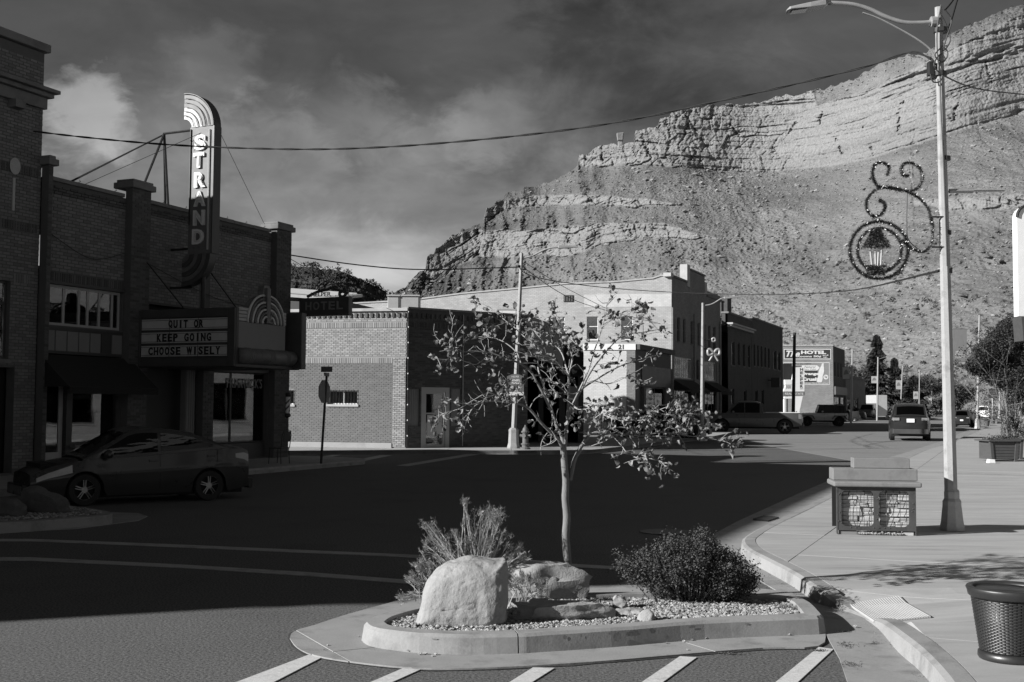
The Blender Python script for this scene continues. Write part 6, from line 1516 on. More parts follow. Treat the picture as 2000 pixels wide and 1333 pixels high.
for (xa_, xb_, ho) in ((0, GW / 2, (hx[0], hx[1])), (GW / 2, GW, (hx[2], hx[3]))):
    framed(xa_, xb_, zb_g, zt_g, (ho[0], ho[1], zb_g + .055, zt_g - .045), 0, .03).build('frame_plate', M['steel'], gbx, fix=True)
c = MB(); c.box(-.012, .0, -.004, .08, zb_g - .05, zt_g); c.box(GW, GW + .012, -.004, .08, zb_g - .05, zt_g); c.box(GW, GW + .012, .081, GD, zb_g, zb_g + .07); c.box(GW, GW + .012, .081, GD, zt_g - .07, zt_g); c.box(GW, GW + .012, GD - .08, GD, zb_g + .071, zt_g - .071); c.build('corner_angle', M['steel'], gbx)
c = MB(); c.box(0, GW, GD - .02, GD, zb_g, zt_g); c.box(.02, GW - .02, .24, .26, zb_g, zt_g); c.build('back_plate', M['interior'], gbx)
for k in range(26):
    x = rnd.choice([.03, GW / 2, GW - .03]) + rnd.uniform(-.02, .02) if k < 14 else rnd.uniform(.1, GW - .1); z = rnd.uniform(zb_g + .04, zt_g - .04) if k < 14 else rnd.choice([zb_g + .04, zt_g - .035])
    c = MB(); c.lathe([(.008, 0), (.008, .006), (.003, .01)], 6); c.xform(Matrix.Translation((x, -.0, z)) @ Matrix.Rotation(R(90), 4, 'X')); c.build('bolt', M['steel'], gbx)
for (xa_, xb_) in ((hx[0] - .03, hx[1] + .03), (hx[2] - .03, hx[3] + .03)):
    z = zb_g + .05
    while z < zt_g - .05:
        h_ = rnd.uniform(.042, .075); x = xa_
        while x < xb_:
            l_ = rnd.uniform(.12, .32); x2_ = min(x + l_, xb_)
            if x2_ - x > .03:
                j = lambda s_=.008: rnd.uniform(-s_, s_); y0_ = .05 + rnd.uniform(0, .035)
                v = [(x + .003 + j(), y0_ + j(), z + j(.006)), (x2_ - .004 + j(), y0_ + j(.015), z + j(.006)), (x2_ - .004 + j(), .22, z + j(.006)), (x + .003, .22, z), (x + .003 + j(.012), y0_ + j(.012), z + h_ - .004 + j(.008)), (x2_ - .004 + j(.012), y0_ + j(.012), z + h_ - .004 + j(.008)), (x2_ - .004, .22, z + h_ - .004), (x + .003, .22, z + h_ - .004)]
                if rnd.random() < .93:
                    c = MB(); c.add(v, [(0, 3, 2, 1), (4, 5, 6, 7), (0, 1, 5, 4), (1, 2, 6, 5), (2, 3, 7, 6), (3, 0, 4, 7)]); c.build('cage_stone', M['gabion_rock'], gbx, bevel=.004)
            x = x2_
        z += h_
z = zb_g + .05                       # stones of the right end, seen through the side
for k in range(9):
    c = MB(); c.box(GW - .045, GW - .012, .1 + rnd.uniform(0, .03), GD - .1, zb_g + .06 + k * .058, zb_g + .06 + k * .058 + .05); c.build('cage_stone', M['gabion_rock'], gbx, bevel=.004)
for (xa_, xb_) in ((hx[0] - .02, hx[1] + .02), (hx[2] - .02, hx[3] + .02)):
    c = MB(); nxx = 5; nzz = 9
    for k in range(nxx): x = xa_ + (xb_ - xa_) * (k + .5) / nxx; c.tube([(x, .036, zb_g + .04), (x + rnd.uniform(-.006, .006), .034, (zb_g + zt_g) / 2), (x, .036, zt_g - .02)], .003, 4)
    for k in range(nzz): z = zb_g + .07 + (zt_g - zb_g - .1) * (k + .3) / nzz; c.tube([(xa_, .041, z), ((xa_ + xb_) / 2, .039, z + rnd.uniform(-.005, .005)), (xb_, .041, z)], .003, 4)
    c.build('wire_mesh', M['steel'], gbx)
z1g = pgb.at(1700, 941)[1] - .15; zs = zt_g + .004
c = MB(); c.box(-.06, GW + .08, -.07, GD + .03, zs, zs + .07); c.build('bench_slab', M['bench_stone'], gbx, bevel=.02)
c = MB(); c.box(-.03, GW + .08, .20, GD + .03, zs + .072, zs + .23); c.build('back_block', M['bench_stone'], gbx, bevel=.01)
xq0, xq1 = pgb.at(1666, 905, .35)[0], pgb.at(1762, 905, .35)[0]
c = MB(); c.box(xq0, xq1 + .09, .30, .30 + .26, zs + .232, zs + .37); c.build('upper_block', M['bench_stone'], gbx, bevel=.008)
# == woven pot at the right edge
pt = empty('woven_planter_pot', tuple(G(1974, 1287, .15)), R(8), 'glossy black woven-pattern planter pot at the lower right edge', 'planter pot')
pd = (Vector(pt.location) - Vector((0, 0, HCAM))).length; kp = Vector(pt.location).y / F_PX
H_ = 138 * kp; rt, rb_ = 74 * kp, 54 * kp
c = MB(); c.lathe([(rb_ + .012, 0), (rb_ + .02, .015), (rb_ + .018, .045), (rb_ + .002, .055)], 40); c.build('foot', M['wicker'], pt, smooth=True)
c = MB(); c.lathe([(rt - .03, H_ - .02), (rt - .012, H_ - .075), (rt + .006, H_ - .06), (rt + .012, H_ - .03), (rt + .02, H_ - .012), (rt + .012, H_), (rt - .015, H_), (rt - .03, H_ - .02), (rt - .035, H_ - .1)], 48); c.build('rim', M['wicker'], pt, smooth=True)
c = MB(); c.lathe([(rb_ + .0, .05), (rt - .02, H_ - .075)], 40); c.build('body', M['wicker'], pt, smooth=True)
c = MB(); nr, ncol = 34, 56
for i in range(nr):
    z = .06 + (H_ - .14) * (i + .5) / nr; r_ = rb_ + (rt - .02 - rb_) * (z - .05) / (H_ - .125)
    for k in range(ncol):
        if (i + k) % 2: continue
        a0 = 2 * math.pi * k / ncol; a1 = 2 * math.pi * (k + 1.7) / ncol; hh_ = (H_ - .14) / nr * .46
        vs = []
        for q, t in enumerate((a0, (a0 + a1) / 2, a1)):
            rr2 = r_ + (.001 if q != 1 else .006)
            for dz, dr in ((-hh_, 0), (0, .004), (hh_, 0)): vs.append(((rr2 + dr) * math.cos(t), (rr2 + dr) * math.sin(t), z + dz))
        c.add(vs, [(0, 3, 4, 1), (1, 4, 5, 2), (3, 6, 7, 4), (4, 7, 8, 5)])
c.build('weave', M['wicker'], pt, smooth=True, kind='stuff')
c = MB(); c.lathe([(rt - .034, H_ - .075), (.01, H_ - .055)], 30); c.build('soil', M['soil'], pt)
scatter_gravel('mulch', [(pt.location.x + (rt - .05) * math.cos(t), pt.location.y + (rt - .05) * math.sin(t)) for t in [k * .4 for k in range(16)]], H_ - .065, .010, 900, pt, (pt.location.x, pt.location.y), M['soil'])
# == wooden planters with the street tree, pots, bin, sign
pb0 = G(1942, 902, .15); kk = pb0.y / F_PX
wp = empty('wooden_planter', tuple(pb0), R(4), 'square tapered dark wooden planter at the foot of the bushy street tree', 'planter')
w_ = 56 * kk; h_ = 42 * kk
def wood_box(parent, x0, x1, y0, y1, h):
    n_b = 6
    for k in range(n_b):
        z0_ = .08 + (h - .14) * k / n_b; z1_ = .08 + (h - .14) * (k + 1) / n_b - .012; t0 = .05 * (1 - z0_ / h);
        c = MB(); c.box(x0 + t0 + .09, x1 - t0 - .09, y0 + .025, y0 + .05, z0_, z1_); c.build('board', M['wood_planter'], parent)
    c = MB(); c.box(x0 + .08, x1 - .08, y0 + .055, y1, .06, h - .06); c.build('liner', M['wood_planter'], parent)
    for x in (x0, x1 - .1):
        c = MB(); c.add([(x + (.05 if x == x0 else -.05), y0, 0), (x + .1 + (.05 if x == x0 else -.05), y0, 0), (x + .1 + (.05 if x == x0 else -.05), y0 + .1, 0), (x + (.05 if x == x0 else -.05), y0 + .1, 0), (x, y0, h - .05), (x + .1, y0, h - .05), (x + .1, y0 + .1, h - .05), (x, y0 + .1, h - .05)],
            [(0, 3, 2, 1), (4, 5, 6, 7), (0, 1, 5, 4), (1, 2, 6, 5), (2, 3, 7, 6), (3, 0, 4, 7)]); c.build('leg', M['wood_planter'], parent, bevel=.005)
    c = MB(); c.box(x0 - .05, x1 + .05, y0 - .05, y0 + .1, h - .048, h); c.box(x0 - .05, x0 + .1, y0 + .101, y1 + .05, h - .048, h); c.box(x1 - .1, x1 + .05, y0 + .101, y1 + .05, h - .048, h); c.build('rim_board', M['wood_planter'], parent, bevel=.005)
    c = MB()
    for k in range(500):
        x, y = rnd.uniform(x0 + .08, x1 - .08), rnd.uniform(y0 + .1, y1 - .1); z = h - .05 + abs(rnd.gauss(0, .08)); s_ = .035
        c.add([(x + rnd.uniform(-s_, s_), y + rnd.uniform(-s_, s_), z + rnd.uniform(-s_, s_)) for _ in range(3)], [(0, 1, 2)])
    c.build('planting', M['bush_leaf'], parent)
wood_box(wp, -8 * kk, 50 * kk, 0, .9, h_)
wp2 = empty('wooden_planter', tuple(pb0 + Vector((.95, 1.6, 0))), R(4), 'second dark wooden planter half hidden behind the tapered one', 'planter'); wood_box(wp2, -5 * kk, 45 * kk, 0, .9, h_)
c = MB(); c.xz_prism([(0, 0), (.22, .0), (.2, .11), (.03, .12)], 0, .2); o = c.build('loose_block', M['white_paint'], label='small white block on the pavement by the wooden planter foot', cat='block', fix=True, bevel=.01); o.location = G(1931, 905, .15)
def pot(px, py, h_px, name_label, plant=True, grp=None):
    p = G(px, py, .15); k = p.y / F_PX; H = h_px * k; o = empty('flower_pot', tuple(p), 0, name_label, 'flower pot', grp)
    c = MB(); c.lathe([(H * .38, 0), (H * .55, H * .85), (H * .62, H * .86), (H * .62, H), (H * .5, H), (H * .48, H * .9)], 16); c.build('pot', M['stucco_d'], o, smooth=False)
    if plant:
        c = MB()
        for _ in range(240):
            a = rnd.uniform(0, 6.28); r_ = H * .6 * math.sqrt(rnd.random()); z = H * (.95 + .7 * rnd.random() * (1 - r_ / H)); s_ = .05; x, y = r_ * math.cos(a), r_ * math.sin(a)
            c.add([(x + rnd.uniform(-s_, s_), y + rnd.uniform(-s_, s_), z + rnd.uniform(-s_, s_)) for _ in range(3)], [(0, 1, 2)])
        c.build('flowers', M['far_leaf'], o)
pot(1927, 833, 11, 'small round pot with flowers right of the litter bin'); pot(1939, 828, 9, 'round pot under the dark road sign post'); pot(1947, 824, 8, 'farthest small round pot beyond the sign post')
lb = empty('litter_bin', tuple(G(1905, 836, .15)), 0, 'dark ribbed cylindrical litter bin at the kerb of the right pavement', 'litter bin'); k = lb.location.y / F_PX; H = 26 * k
c = MB(); c.lathe([(8.2 * k, 0), (8.8 * k, H * .9), (9 * k, H), (7 * k, H * 1.02)], 18); c.build('drum', M['black'], lb)
for i in range(18):
    t = 2 * math.pi * i / 18; c = MB(); c.box(8.6 * k, 9.1 * k, -.02, .02, H * .05, H * .88); c.xform(Matrix.Rotation(t, 4, 'Z')); c.build('slat', M['black'], lb)
so = empty('road_sign', tuple(G(1939, 822, .15)), 0, 'dark framed board sign with a left arrow on a pale post by the street tree', 'road sign'); p0 = Vector(so.location); f = lambda a, b: P(a, b, p0.y) - p0
a, b = f(1931, 778), f(1950, 760); c = MB(); c.box(a.x, b.x, -.04, .0, a.z, b.z); bo_ = c.build('board', M['sign_dark'], so, bevel=.03)
c = MB(); c.tube([f(1938.5, 778), Vector((0, .0, 0))], .12, 6); c.build('post', M['galv'], so)
word("PARKING", bo_, (a.x + b.x) / 2, -.045, b.z - (b.z - a.z) * .25, .22, M['panel_grey'], (b.x - a.x) * .7, .01, .004); word("USE", bo_, (a.x + b.x) / 2, -.045, (a.z + b.z) / 2, .22, M['panel_grey'], (b.x - a.x) * .35, .01, .004)
c = MB(); x_ = (a.x + b.x) / 2; z_ = a.z + (b.z - a.z) * .25; c.box(x_ - .1, x_ + .4, -.05, -.042, z_ - .05, z_ + .05); c.xz_prism([(x_ - .4, z_), (x_ - .09, z_ - .15), (x_ - .09, z_ + .15)], -.05, -.042); c.build('arrow', M['panel_grey'], bo_, fix=True)
c = MB(); p = G(1957, 850, .15); c.tube([(0, 0, 0), (0, 0, 1.1)], .02, 5); c.tube([(0, 0, 1.1), (1.0, .3, 1.1)], .02, 5); c.tube([(1, .3, 1.1), (1, .3, 0)], .02, 5); o = c.build('hand_rail', M['black'], label='thin dark railing behind the wooden planters', cat='railing'); o.location = p
# == foliage helpers
def leaf_cloud(mb, c, rad, n, s_, squash=(1, 1, 1), shell=.5):
    for _ in range(n):
        d = Vector((rnd.gauss(0, 1), rnd.gauss(0, 1), rnd.gauss(0, 1))).normalized() * rad * (rnd.random() ** shell)
        p = Vector(c) + Vector((d.x * squash[0], d.y * squash[1], d.z * squash[2]))
        a = Vector((rnd.gauss(0, 1), rnd.gauss(0, 1), rnd.gauss(0, 1))).normalized(); b = a.orthogonal().normalized()
        mb.add([p - b * s_ * .5, p + a * s_ * rnd.uniform(.6, 1.2), p + b * s_ * .5], [(0, 1, 2)])
def limb(mb, p, d, L_, r_, depth, tips, wob=.3, n=5, spread=.6, kids=3, up=.15):
    pts = [p.copy()]; q = p.copy(); dd = d.normalized()
    for i in range(n):
        dd = (dd + Vector((rnd.gauss(0, wob), rnd.gauss(0, wob), rnd.gauss(0, wob) + up)) * .35).normalized(); q = q + dd * L_ / n; pts.append(q.copy())
    mb.tube(pts, [r_ * (1 - .6 * i / n) for i in range(n + 1)], 5 if r_ > .02 else 4, cap=False)
    if depth == 0: tips.append((q, dd)); return
    for k in range(kids):
        t = pts[rnd.randint(max(1, n // 2), n)]; nd_ = (dd + Vector((rnd.gauss(0, spread), rnd.gauss(0, spread), rnd.gauss(0, spread)))).normalized()
        limb(mb, t, nd_, L_ * rnd.uniform(.55, .8), r_ * .5, depth - 1, tips, wob, n, spread, kids, up)
tb0 = G(1975, 862, .15); o = empty('bushy_street_tree', tuple(tb0), 0, 'dense dark bushy street tree behind the wooden planters at the right edge', 'tree')
kk = tb0.y / F_PX; c = MB(); tips = []
for k in range(7):
    a = rnd.uniform(-1, 1); limb(c, Vector((rnd.uniform(-.2, .6), rnd.uniform(-.2, .2), 0)), Vector((a * .42 - .1, rnd.uniform(-.4, .4), 1)), 95 * kk, .055, 3, tips, .25, 5, .42, 3, .15)
c.build('trunk', M['bark'], o, smooth=True)
c = MB()
for (q, d_) in tips: leaf_cloud(c, q, .35, 24, .085)
cl_ = [(1985, 640, 30), (1955, 665, 32), (1925, 690, 26), (1905, 715, 20), (1935, 720, 30), (1975, 700, 34), (2010, 670, 34), (1960, 740, 26), (1990, 745, 30), (2025, 720, 34), (1990, 780, 24), (2020, 785, 30), (1965, 640, 18)]
for (x_, y_, r_) in cl_:
    q = P(x_, y_, tb0.y + rnd.uniform(-.5, .8)) - tb0; leaf_cloud(c, q, r_ * kk, int(r_ * 110), .085, (1, 1.0, 1), .45)
for (x_, y_) in ((1975, 820), (1990, 835), (1968, 840), (2000, 850)):
    leaf_cloud(c, P(x_, y_, tb0.y) - tb0, 14 * kk, 500, .06, (1, 1, 1.3), .5)
c.build('crown', M['bush_leaf'], o)
# == the planter's boulders, shrubs and tree
def rock(name, base_px, size, shape_seed, label, cat='boulder', rz=0, tilt=0, z0=.10, m_='boulder', flat_top=.0, group=None, cuts=11, sub=4, rough=.05, blocky=.0, parent=None):
    import bmesh
    bm = bmesh.new(); bmesh.ops.create_icosphere(bm, subdivisions=sub, radius=1)
    rs = np.random.RandomState(shape_seed); planes = []
    for _ in range(cuts):
        d = Vector(rs.normal(size=3)); d.z *= .6; d.normalize(); planes.append((d, rs.uniform(.5, .82)))
    if flat_top: planes.append((Vector((.08, -.05, 1)).normalized(), flat_top))
    if blocky:
        for d in ((1, 0, 0), (-1, 0, 0), (0, 1, 0), (0, -1, 0)): planes.append(((Vector(d) + Vector(rs.normal(size=3)) * .13).normalized(), blocky + rs.uniform(-.05, .05)))
    off = Vector(rs.uniform(-50, 50, 3))
    for v in bm.verts:
        p = v.co.normalized() * 1.0
        for d, h in planes:
            t = p.dot(d)
            if t > h: p -= d * (t - h) * .97
        nn = p.normalized()
        p += nn * (mnoise.noise(p * 1.6 + off) * rough * 2 + mnoise.noise(p * 4.5 + off) * rough * .9 + mnoise.noise(p * 12 + off) * rough * .5 + mnoise.noise(p * 26 + off) * rough * .25 + (mnoise.ridged_multi_fractal(p * 2.5 + off, 1, 2, 4, 1, 2) - 1) * rough * .35)
        v.co = Vector((p.x * size[0], p.y * size[1], p.z * size[2]))
    zmin = -size[2] * .55
    for v in bm.verts:
        if v.co.z < zmin: v.co.z = zmin + (v.co.z - zmin) * .1
    bmesh.ops.rotate(bm, verts=bm.verts, cent=(0, 0, 0), matrix=Matrix.Rotation(tilt, 3, 'Y'))
    me = bpy.data.meshes.new(name); bm.to_mesh(me); bm.free(); me.materials.append(M[m_]); me.shade_smooth()
    me.update(); o = link(name, me, parent, label=label, cat=cat, group=group)
    mod = o.modifiers.new('edges', 'EDGE_SPLIT'); mod.split_angle = R(38)
    p = G(base_px[0], base_px[1], z0 + .03);
    o.location = (p.x, p.y + size[1] * .8, z0 + size[2] * .5); o.rotation_euler = (0, 0, rz); return o
k1 = G(905, 1215, .13).y / F_PX
def boulder_big():
    import bmesh
    pts = [(813, 1215), (820, 1190), (826, 1165), (832, 1140), (846, 1120), (865, 1107), (890, 1098), (915, 1092), (945, 1095), (975, 1098), (987, 1097), (991, 1112), (993, 1150), (991, 1190), (982, 1216), (905, 1224)]
    p0 = G(905, 1222, .13); o0 = Vector((p0.x, p0.y, .12))
    cx, cy = 905, 1165
    bm = bmesh.new(); nr = 15; ring_n = 96; D = .26
    P2 = catmull([Vector((x, y, 0)) for x, y in pts + [pts[0]]], 6)[:-1]; ln = len(P2)
    rings = []
    Yc = p0.y + D
    def prof(u):      # u -1 front .. 1 back -> silhouette scale
        return (1 - abs(u) ** 5) ** (1 / 3.2)
    us = [-1 + 2 * i / nr for i in range(nr + 1)]
    us = [-math.cos(math.pi * i / nr) for i in range(nr + 1)]
    for i, u in enumerate(us):
        s_ = max(prof(u), 0.0); r_ = []
        for v in P2:
            x = cx + (v.x - cx) * s_; y = cy + (v.y - cy) * s_
            w = P(x, y, Yc) - o0; w.y = Yc - o0.y + u * D * (1 if u < 0 else 1.2) + (w.z - .2) * .22
            r_.append(bm.verts.new(w))
        rings.append(r_)
    for i in range(nr):
        for j in range(ln):
            bm.faces.new((rings[i][j], rings[i][(j + 1) % ln], rings[i + 1][(j + 1) % ln], rings[i + 1][j]))
    bm.faces.new(rings[-1]); bm.faces.new(rings[0][::-1])
    bmesh.ops.remove_doubles(bm, verts=bm.verts, dist=.004); bmesh.ops.recalc_face_normals(bm, faces=bm.faces)
    bmesh.ops.subdivide_edges(bm, edges=[e for e in bm.edges if e.calc_length() > .05], cuts=2, use_grid_fill=True)
    bmesh.ops.triangulate(bm, faces=[f for f in bm.faces if len(f.verts) > 4])
    t0 = bpy.data.meshes.new('t'); bm.to_mesh(t0); bm.free(); to = link('t', t0); rm = to.modifiers.new('r', 'REMESH'); rm.mode = 'VOXEL'; rm.voxel_size = .012
    me2 = bpy.data.meshes.new_from_object(to.evaluated_get(bpy.context.evaluated_depsgraph_get())); bpy.data.objects.remove(to); bm = bmesh.new(); bm.from_mesh(me2); bmesh.ops.smooth_vert(bm, verts=bm.verts, factor=.5)
    cen = Vector((0, .2, .25))
    for d, h in ((Vector((-.12, -1, .10)), .235), (Vector((.75, -1, .15)), .37), (Vector((-.8, -.9, .3)), .44), (Vector((.05, -.6, .9)), .31)):
        d.normalize()
        for v in bm.verts:
            k = (v.co - cen).dot(d)
            if k > h: v.co -= d * (k - h) * .85
    off = Vector((3, 8, 1)); bm.normal_update()
    for v in bm.verts:
        p = v.co
        n1 = mnoise.noise(p * 5 + off) * .016 + mnoise.noise(p * 13 + off) * .007 + mnoise.noise(p * 34) * .003
        r2 = abs(mnoise.noise(Vector((p.x * 3 + p.z * 6, p.y * 3, p.z * 9 - p.x * 3)) + off)); n1 -= max(0, .03 - r2) * .25
        v.co = p + v.normal * n1
    me = bpy.data.meshes.new('boulder'); bm.to_mesh(me); bm.free(); me.materials.append(M['boulder']); me.shade_smooth()
    o = link('boulder', me, label='large pale blocky boulder at the left end of the island bed', cat='boulder'); o.location = o0
    mod = o.modifiers.new('edges', 'EDGE_SPLIT'); mod.split_angle = R(50); return o
boulder_big()
kb = G(1100, 1150, .13).y / F_PX
rock('boulder', (1082, 1174), (108 * kb, 60 * kb, 56 * kb), 12, 'low rough boulder lying behind the tree trunk', flat_top=.75, rough=.09, cuts=9)
rock('boulder', (1093, 1212), (102 * kb * .9, 30 * kb, 30 * kb), 21, 'long flat-topped slab boulder at the front of the bed before the trunk', flat_top=.55, rough=.10, cuts=12)
kr = G(1220, 1200, .12).y / F_PX
rock('rock', (1212, 1190), (20 * kr, 20 * kr, 22 * kr), 5, 'small angular pale rock right of the slab boulder', 'rock', blocky=.6, rough=.10, sub=4)
rock('rock', (1235, 1202), (34 * kr, 22 * kr, 15 * kr), 8, 'flat split rock below the small angular one', 'rock', flat_top=.5, rough=.12, sub=4)
rock('rock', (1266, 1214), (18 * kr, 17 * kr, 18 * kr), 9, 'smooth round rock nearest the front kerb', 'rock', rough=.05, cuts=5, sub=4)
rock('rock', (1163, 1196), (26 * kr, 20 * kr, 14 * kr), 14, 'low darker rock tucked at the right end of the slab boulder', 'rock', rough=.11, sub=4)
rock('rock', (1556, 1188), (9 * kr, 8 * kr, 8 * kr), 15, 'tiny pale rock in the right corner of the island bed', 'rock', rough=.04, sub=2)
def brush(base, tips, label, nst=7, seed=1):
    o = empty('rabbitbrush', tuple(base), 0, label, 'shrub'); st = MB(); tf = MB()
    for (px_, py_, dy, w_) in tips:
        end = P(px_, py_, base.y + dy) - base
        for s_ in range(nst):
            e = end + Vector((rnd.gauss(0, w_), rnd.gauss(0, w_), rnd.gauss(-.03, w_ * .7)))
            st0 = Vector((rnd.gauss(0, .06), rnd.gauss(0, .05), 0)); midp = st0.lerp(e, .5) + Vector((rnd.gauss(0, .02), rnd.gauss(0, .02), .05))
            pts = [st0, st0.lerp(midp, .5) + Vector((0, 0, .01)), midp, midp.lerp(e, .5), e]; st.tube(pts, [.005, .004, .0035, .003, .002], 3, cap=False)
            for k in range(7):
                t = rnd.uniform(.5, 1); p = (midp.lerp(e, (t - .5) * 2)); L_ = rnd.uniform(.04, .11) * (1.1 - t * .4); d = ((e - midp).normalized() + Vector((rnd.gauss(0, .35), rnd.gauss(0, .35), rnd.gauss(0, .2)))).normalized(); q = p + d * L_
                st.tube([p, q], [.002, .001], 3, cap=False)
                for _ in range(9):
                    a = (d + Vector((rnd.gauss(0, .5), rnd.gauss(0, .5), rnd.gauss(.2, .5)))).normalized(); b = a.orthogonal().normalized() * .0022; pp_ = q - d * L_ * rnd.random() * .6
                    tf.add([pp_ - b, pp_ + b, pp_ + a * rnd.uniform(.015, .038)], [(0, 1, 2)])
            for _ in range(26):
                a = Vector((rnd.gauss(0, .6), rnd.gauss(0, .6), 1)).normalized(); b = a.orthogonal().normalized() * .0028; pp_ = e + Vector((rnd.gauss(0, .014), rnd.gauss(0, .014), rnd.gauss(0, .016)))
                tf.add([pp_ - b, pp_ + b, pp_ + a * rnd.uniform(.012, .03)], [(0, 1, 2)])
    st.build('stems', M['brush'], o); tf.build('tufts', M['brush'], o)
bb_ = G(925, 1176, .12); bb_ = Vector((bb_.x, bb_.y + .15, .12))
brush(bb_, [(840, 1025, 0, .035), (852, 1035, .1, .04), (880, 1040, -.05, .045), (832, 1052, .05, .03), (845, 1075, 0, .05), (870, 1070, .1, .06), (900, 1060, .05, .05), (907, 975, .05, .012), (945, 995, .1, .035), (968, 992, .05, .03), (975, 1003, 0, .03), (955, 1010, -.05, .05),
             (925, 1050, 0, .05), (985, 1045, 0, .04), (1008, 1062, .1, .03), (1005, 1075, 0, .04), (995, 1090, 0, .04), (950, 1060, 0, .06), (1020, 1085, 0, .02)], 'tall pale rabbitbrush with feathery tips growing behind the big boulder', 6)
b2 = G(845, 1178, .12); brush(b2, [(812, 1100, 0, .025), (825, 1095, .05, .03), (842, 1105, 0, .03), (806, 1125, 0, .025), (820, 1135, 0, .04), (790, 1160, 0, .02), (850, 1118, 0, .03)], 'smaller rabbitbrush spilling out left of the big boulder', 6)
b3 = G(1020, 1185, .12); brush(b3, [(1010, 1120, 0, .03), (1030, 1125, 0, .04), (1045, 1140, 0, .04), (1000, 1140, 0, .03), (1060, 1155, 0, .03)], 'short dry rabbitbrush between the two boulders', 5)
sb0 = G(1370, 1178, .12); sb0.y += .2; o = empty('dark_shrub', tuple(sb0), 0, 'dense dark small-leaved rounded shrub on the right of the island bed', 'shrub'); ks = sb0.y / F_PX
tw = MB(); lf_ = MB();
outline = [(1195, 1085), (1215, 1120), (1230, 1090), (1255, 1065), (1285, 1055), (1306, 1042), (1330, 1050), (1355, 1040), (1372, 1032), (1385, 1040), (1400, 1065), (1425, 1075), (1450, 1090), (1475, 1105), (1480, 1135), (1470, 1160)]
cen = Vector((0, 0, 0))
targets = []
for i in range(300):
    j = rnd.randrange(len(outline) - 1); t = rnd.random(); x = outline[j][0] + (outline[j + 1][0] - outline[j][0]) * t; y = outline[j][1] + (outline[j + 1][1] - outline[j][1]) * t
    s_ = rnd.uniform(.35, 1.0) ** .7; x = 1350 + (x - 1350) * s_; y = 1172 + (y - 1172) * s_; dep = math.sqrt(max(0, 1 - s_ * s_)) * rnd.choice((-1, 1)) * .42 + rnd.gauss(0, .05)
    targets.append(P(x, y, sb0.y + dep) - sb0)
for x_, y_ in ((1200, 1078), (1372, 1030), (1368, 1036), (1306, 1040), (1210, 1100), (1440, 1085)): targets.append(P(x_, y_, sb0.y) - sb0)
for e in targets:
    s0_ = Vector((e.x * .5 + rnd.gauss(0, .06), e.y * .4, 0)); mid_ = s0_.lerp(e, .55) + Vector((0, 0, .05 + rnd.gauss(0, .02))); pts = [s0_, s0_.lerp(mid_, .5), mid_, mid_.lerp(e, .6), e]
    tw.tube(pts, [.006, .005, .004, .003, .0015], 3, cap=False)
    for _ in range(135):
        t = rnd.random() ** .6; p = (mid_.lerp(e, t) if rnd.random() < .8 else s0_.lerp(mid_, t)) + Vector((rnd.gauss(0, .035), rnd.gauss(0, .035), rnd.gauss(0, .03)))
        if p.z < .01: p.z = abs(p.z) + .01
        a = Vector((rnd.gauss(0, 1), rnd.gauss(0, 1), rnd.gauss(.3, 1))).normalized(); b = a.orthogonal().normalized(); L_ = rnd.uniform(.014, .025); w_ = L_ * .33
        lf_.add([p, p + a * L_ * .5 + b * w_, p + a * L_, p + a * L_ * .5 - b * w_], [(0, 1, 2, 3)])
tw.build('twigs', M['bark'], o); lf_.build('leaves', M['shrub_leaf'], o)
def tuft(px_, py_, n, s_, r_, label, m_='brush', h=.08):
    b = G(px_, py_, .12); c = MB()
    for _ in range(n):
        p = Vector((rnd.gauss(0, r_), rnd.gauss(0, r_ * .5), 0)); d = Vector((rnd.gauss(0, .5), rnd.gauss(0, .5), 1)).normalized(); w = d.orthogonal().normalized() * .002; c.add([p - w, p + w, p + d * h * rnd.uniform(.4, 1.1)], [(0, 1, 2)])
    o = c.build('grass_tuft', M[m_], label=label, cat='grass tuft'); o.location = b
tuft(1185, 1175, 500, .01, .09, 'low sprouting plants at the foot of the young trunk', 'shrub_leaf', .06)
tuft(1540, 1190, 260, .01, .05, 'thin grass tuft at the right end of the island bed', 'brush', .06)
tuft(1275, 1185, 260, .01, .08, 'low seedlings in the gravel left of the dark shrub', 'shrub_leaf', .04)
tuft(1650, 1235, 90, .01, .03, 'small weeds in the joint at the island corner', 'shrub_leaf', .03)
for i, (x_, y_) in enumerate(((1655, 1262), (1663, 1300), (1425, 1277), (1760, 1258), (1775, 1275), (1600, 1272))):
    b = G(x_, y_, .01); c = MB()
    for _ in range(60):
        p = Vector((rnd.gauss(0, .04), rnd.gauss(0, .06 if x_ > 1600 else .01), 0)); d = Vector((rnd.gauss(0, .8), rnd.gauss(0, .8), .5)).normalized(); w = d.orthogonal().normalized() * .003; c.add([p - w, p + w, p + d * .02], [(0, 1, 2)])
    o = c.build('weed_clump', M['shrub_leaf'], label='tiny dry weed clump growing in a concrete joint', cat='weeds', group='weeds in the concrete joints'); o.location = (b.x, b.y, .014)
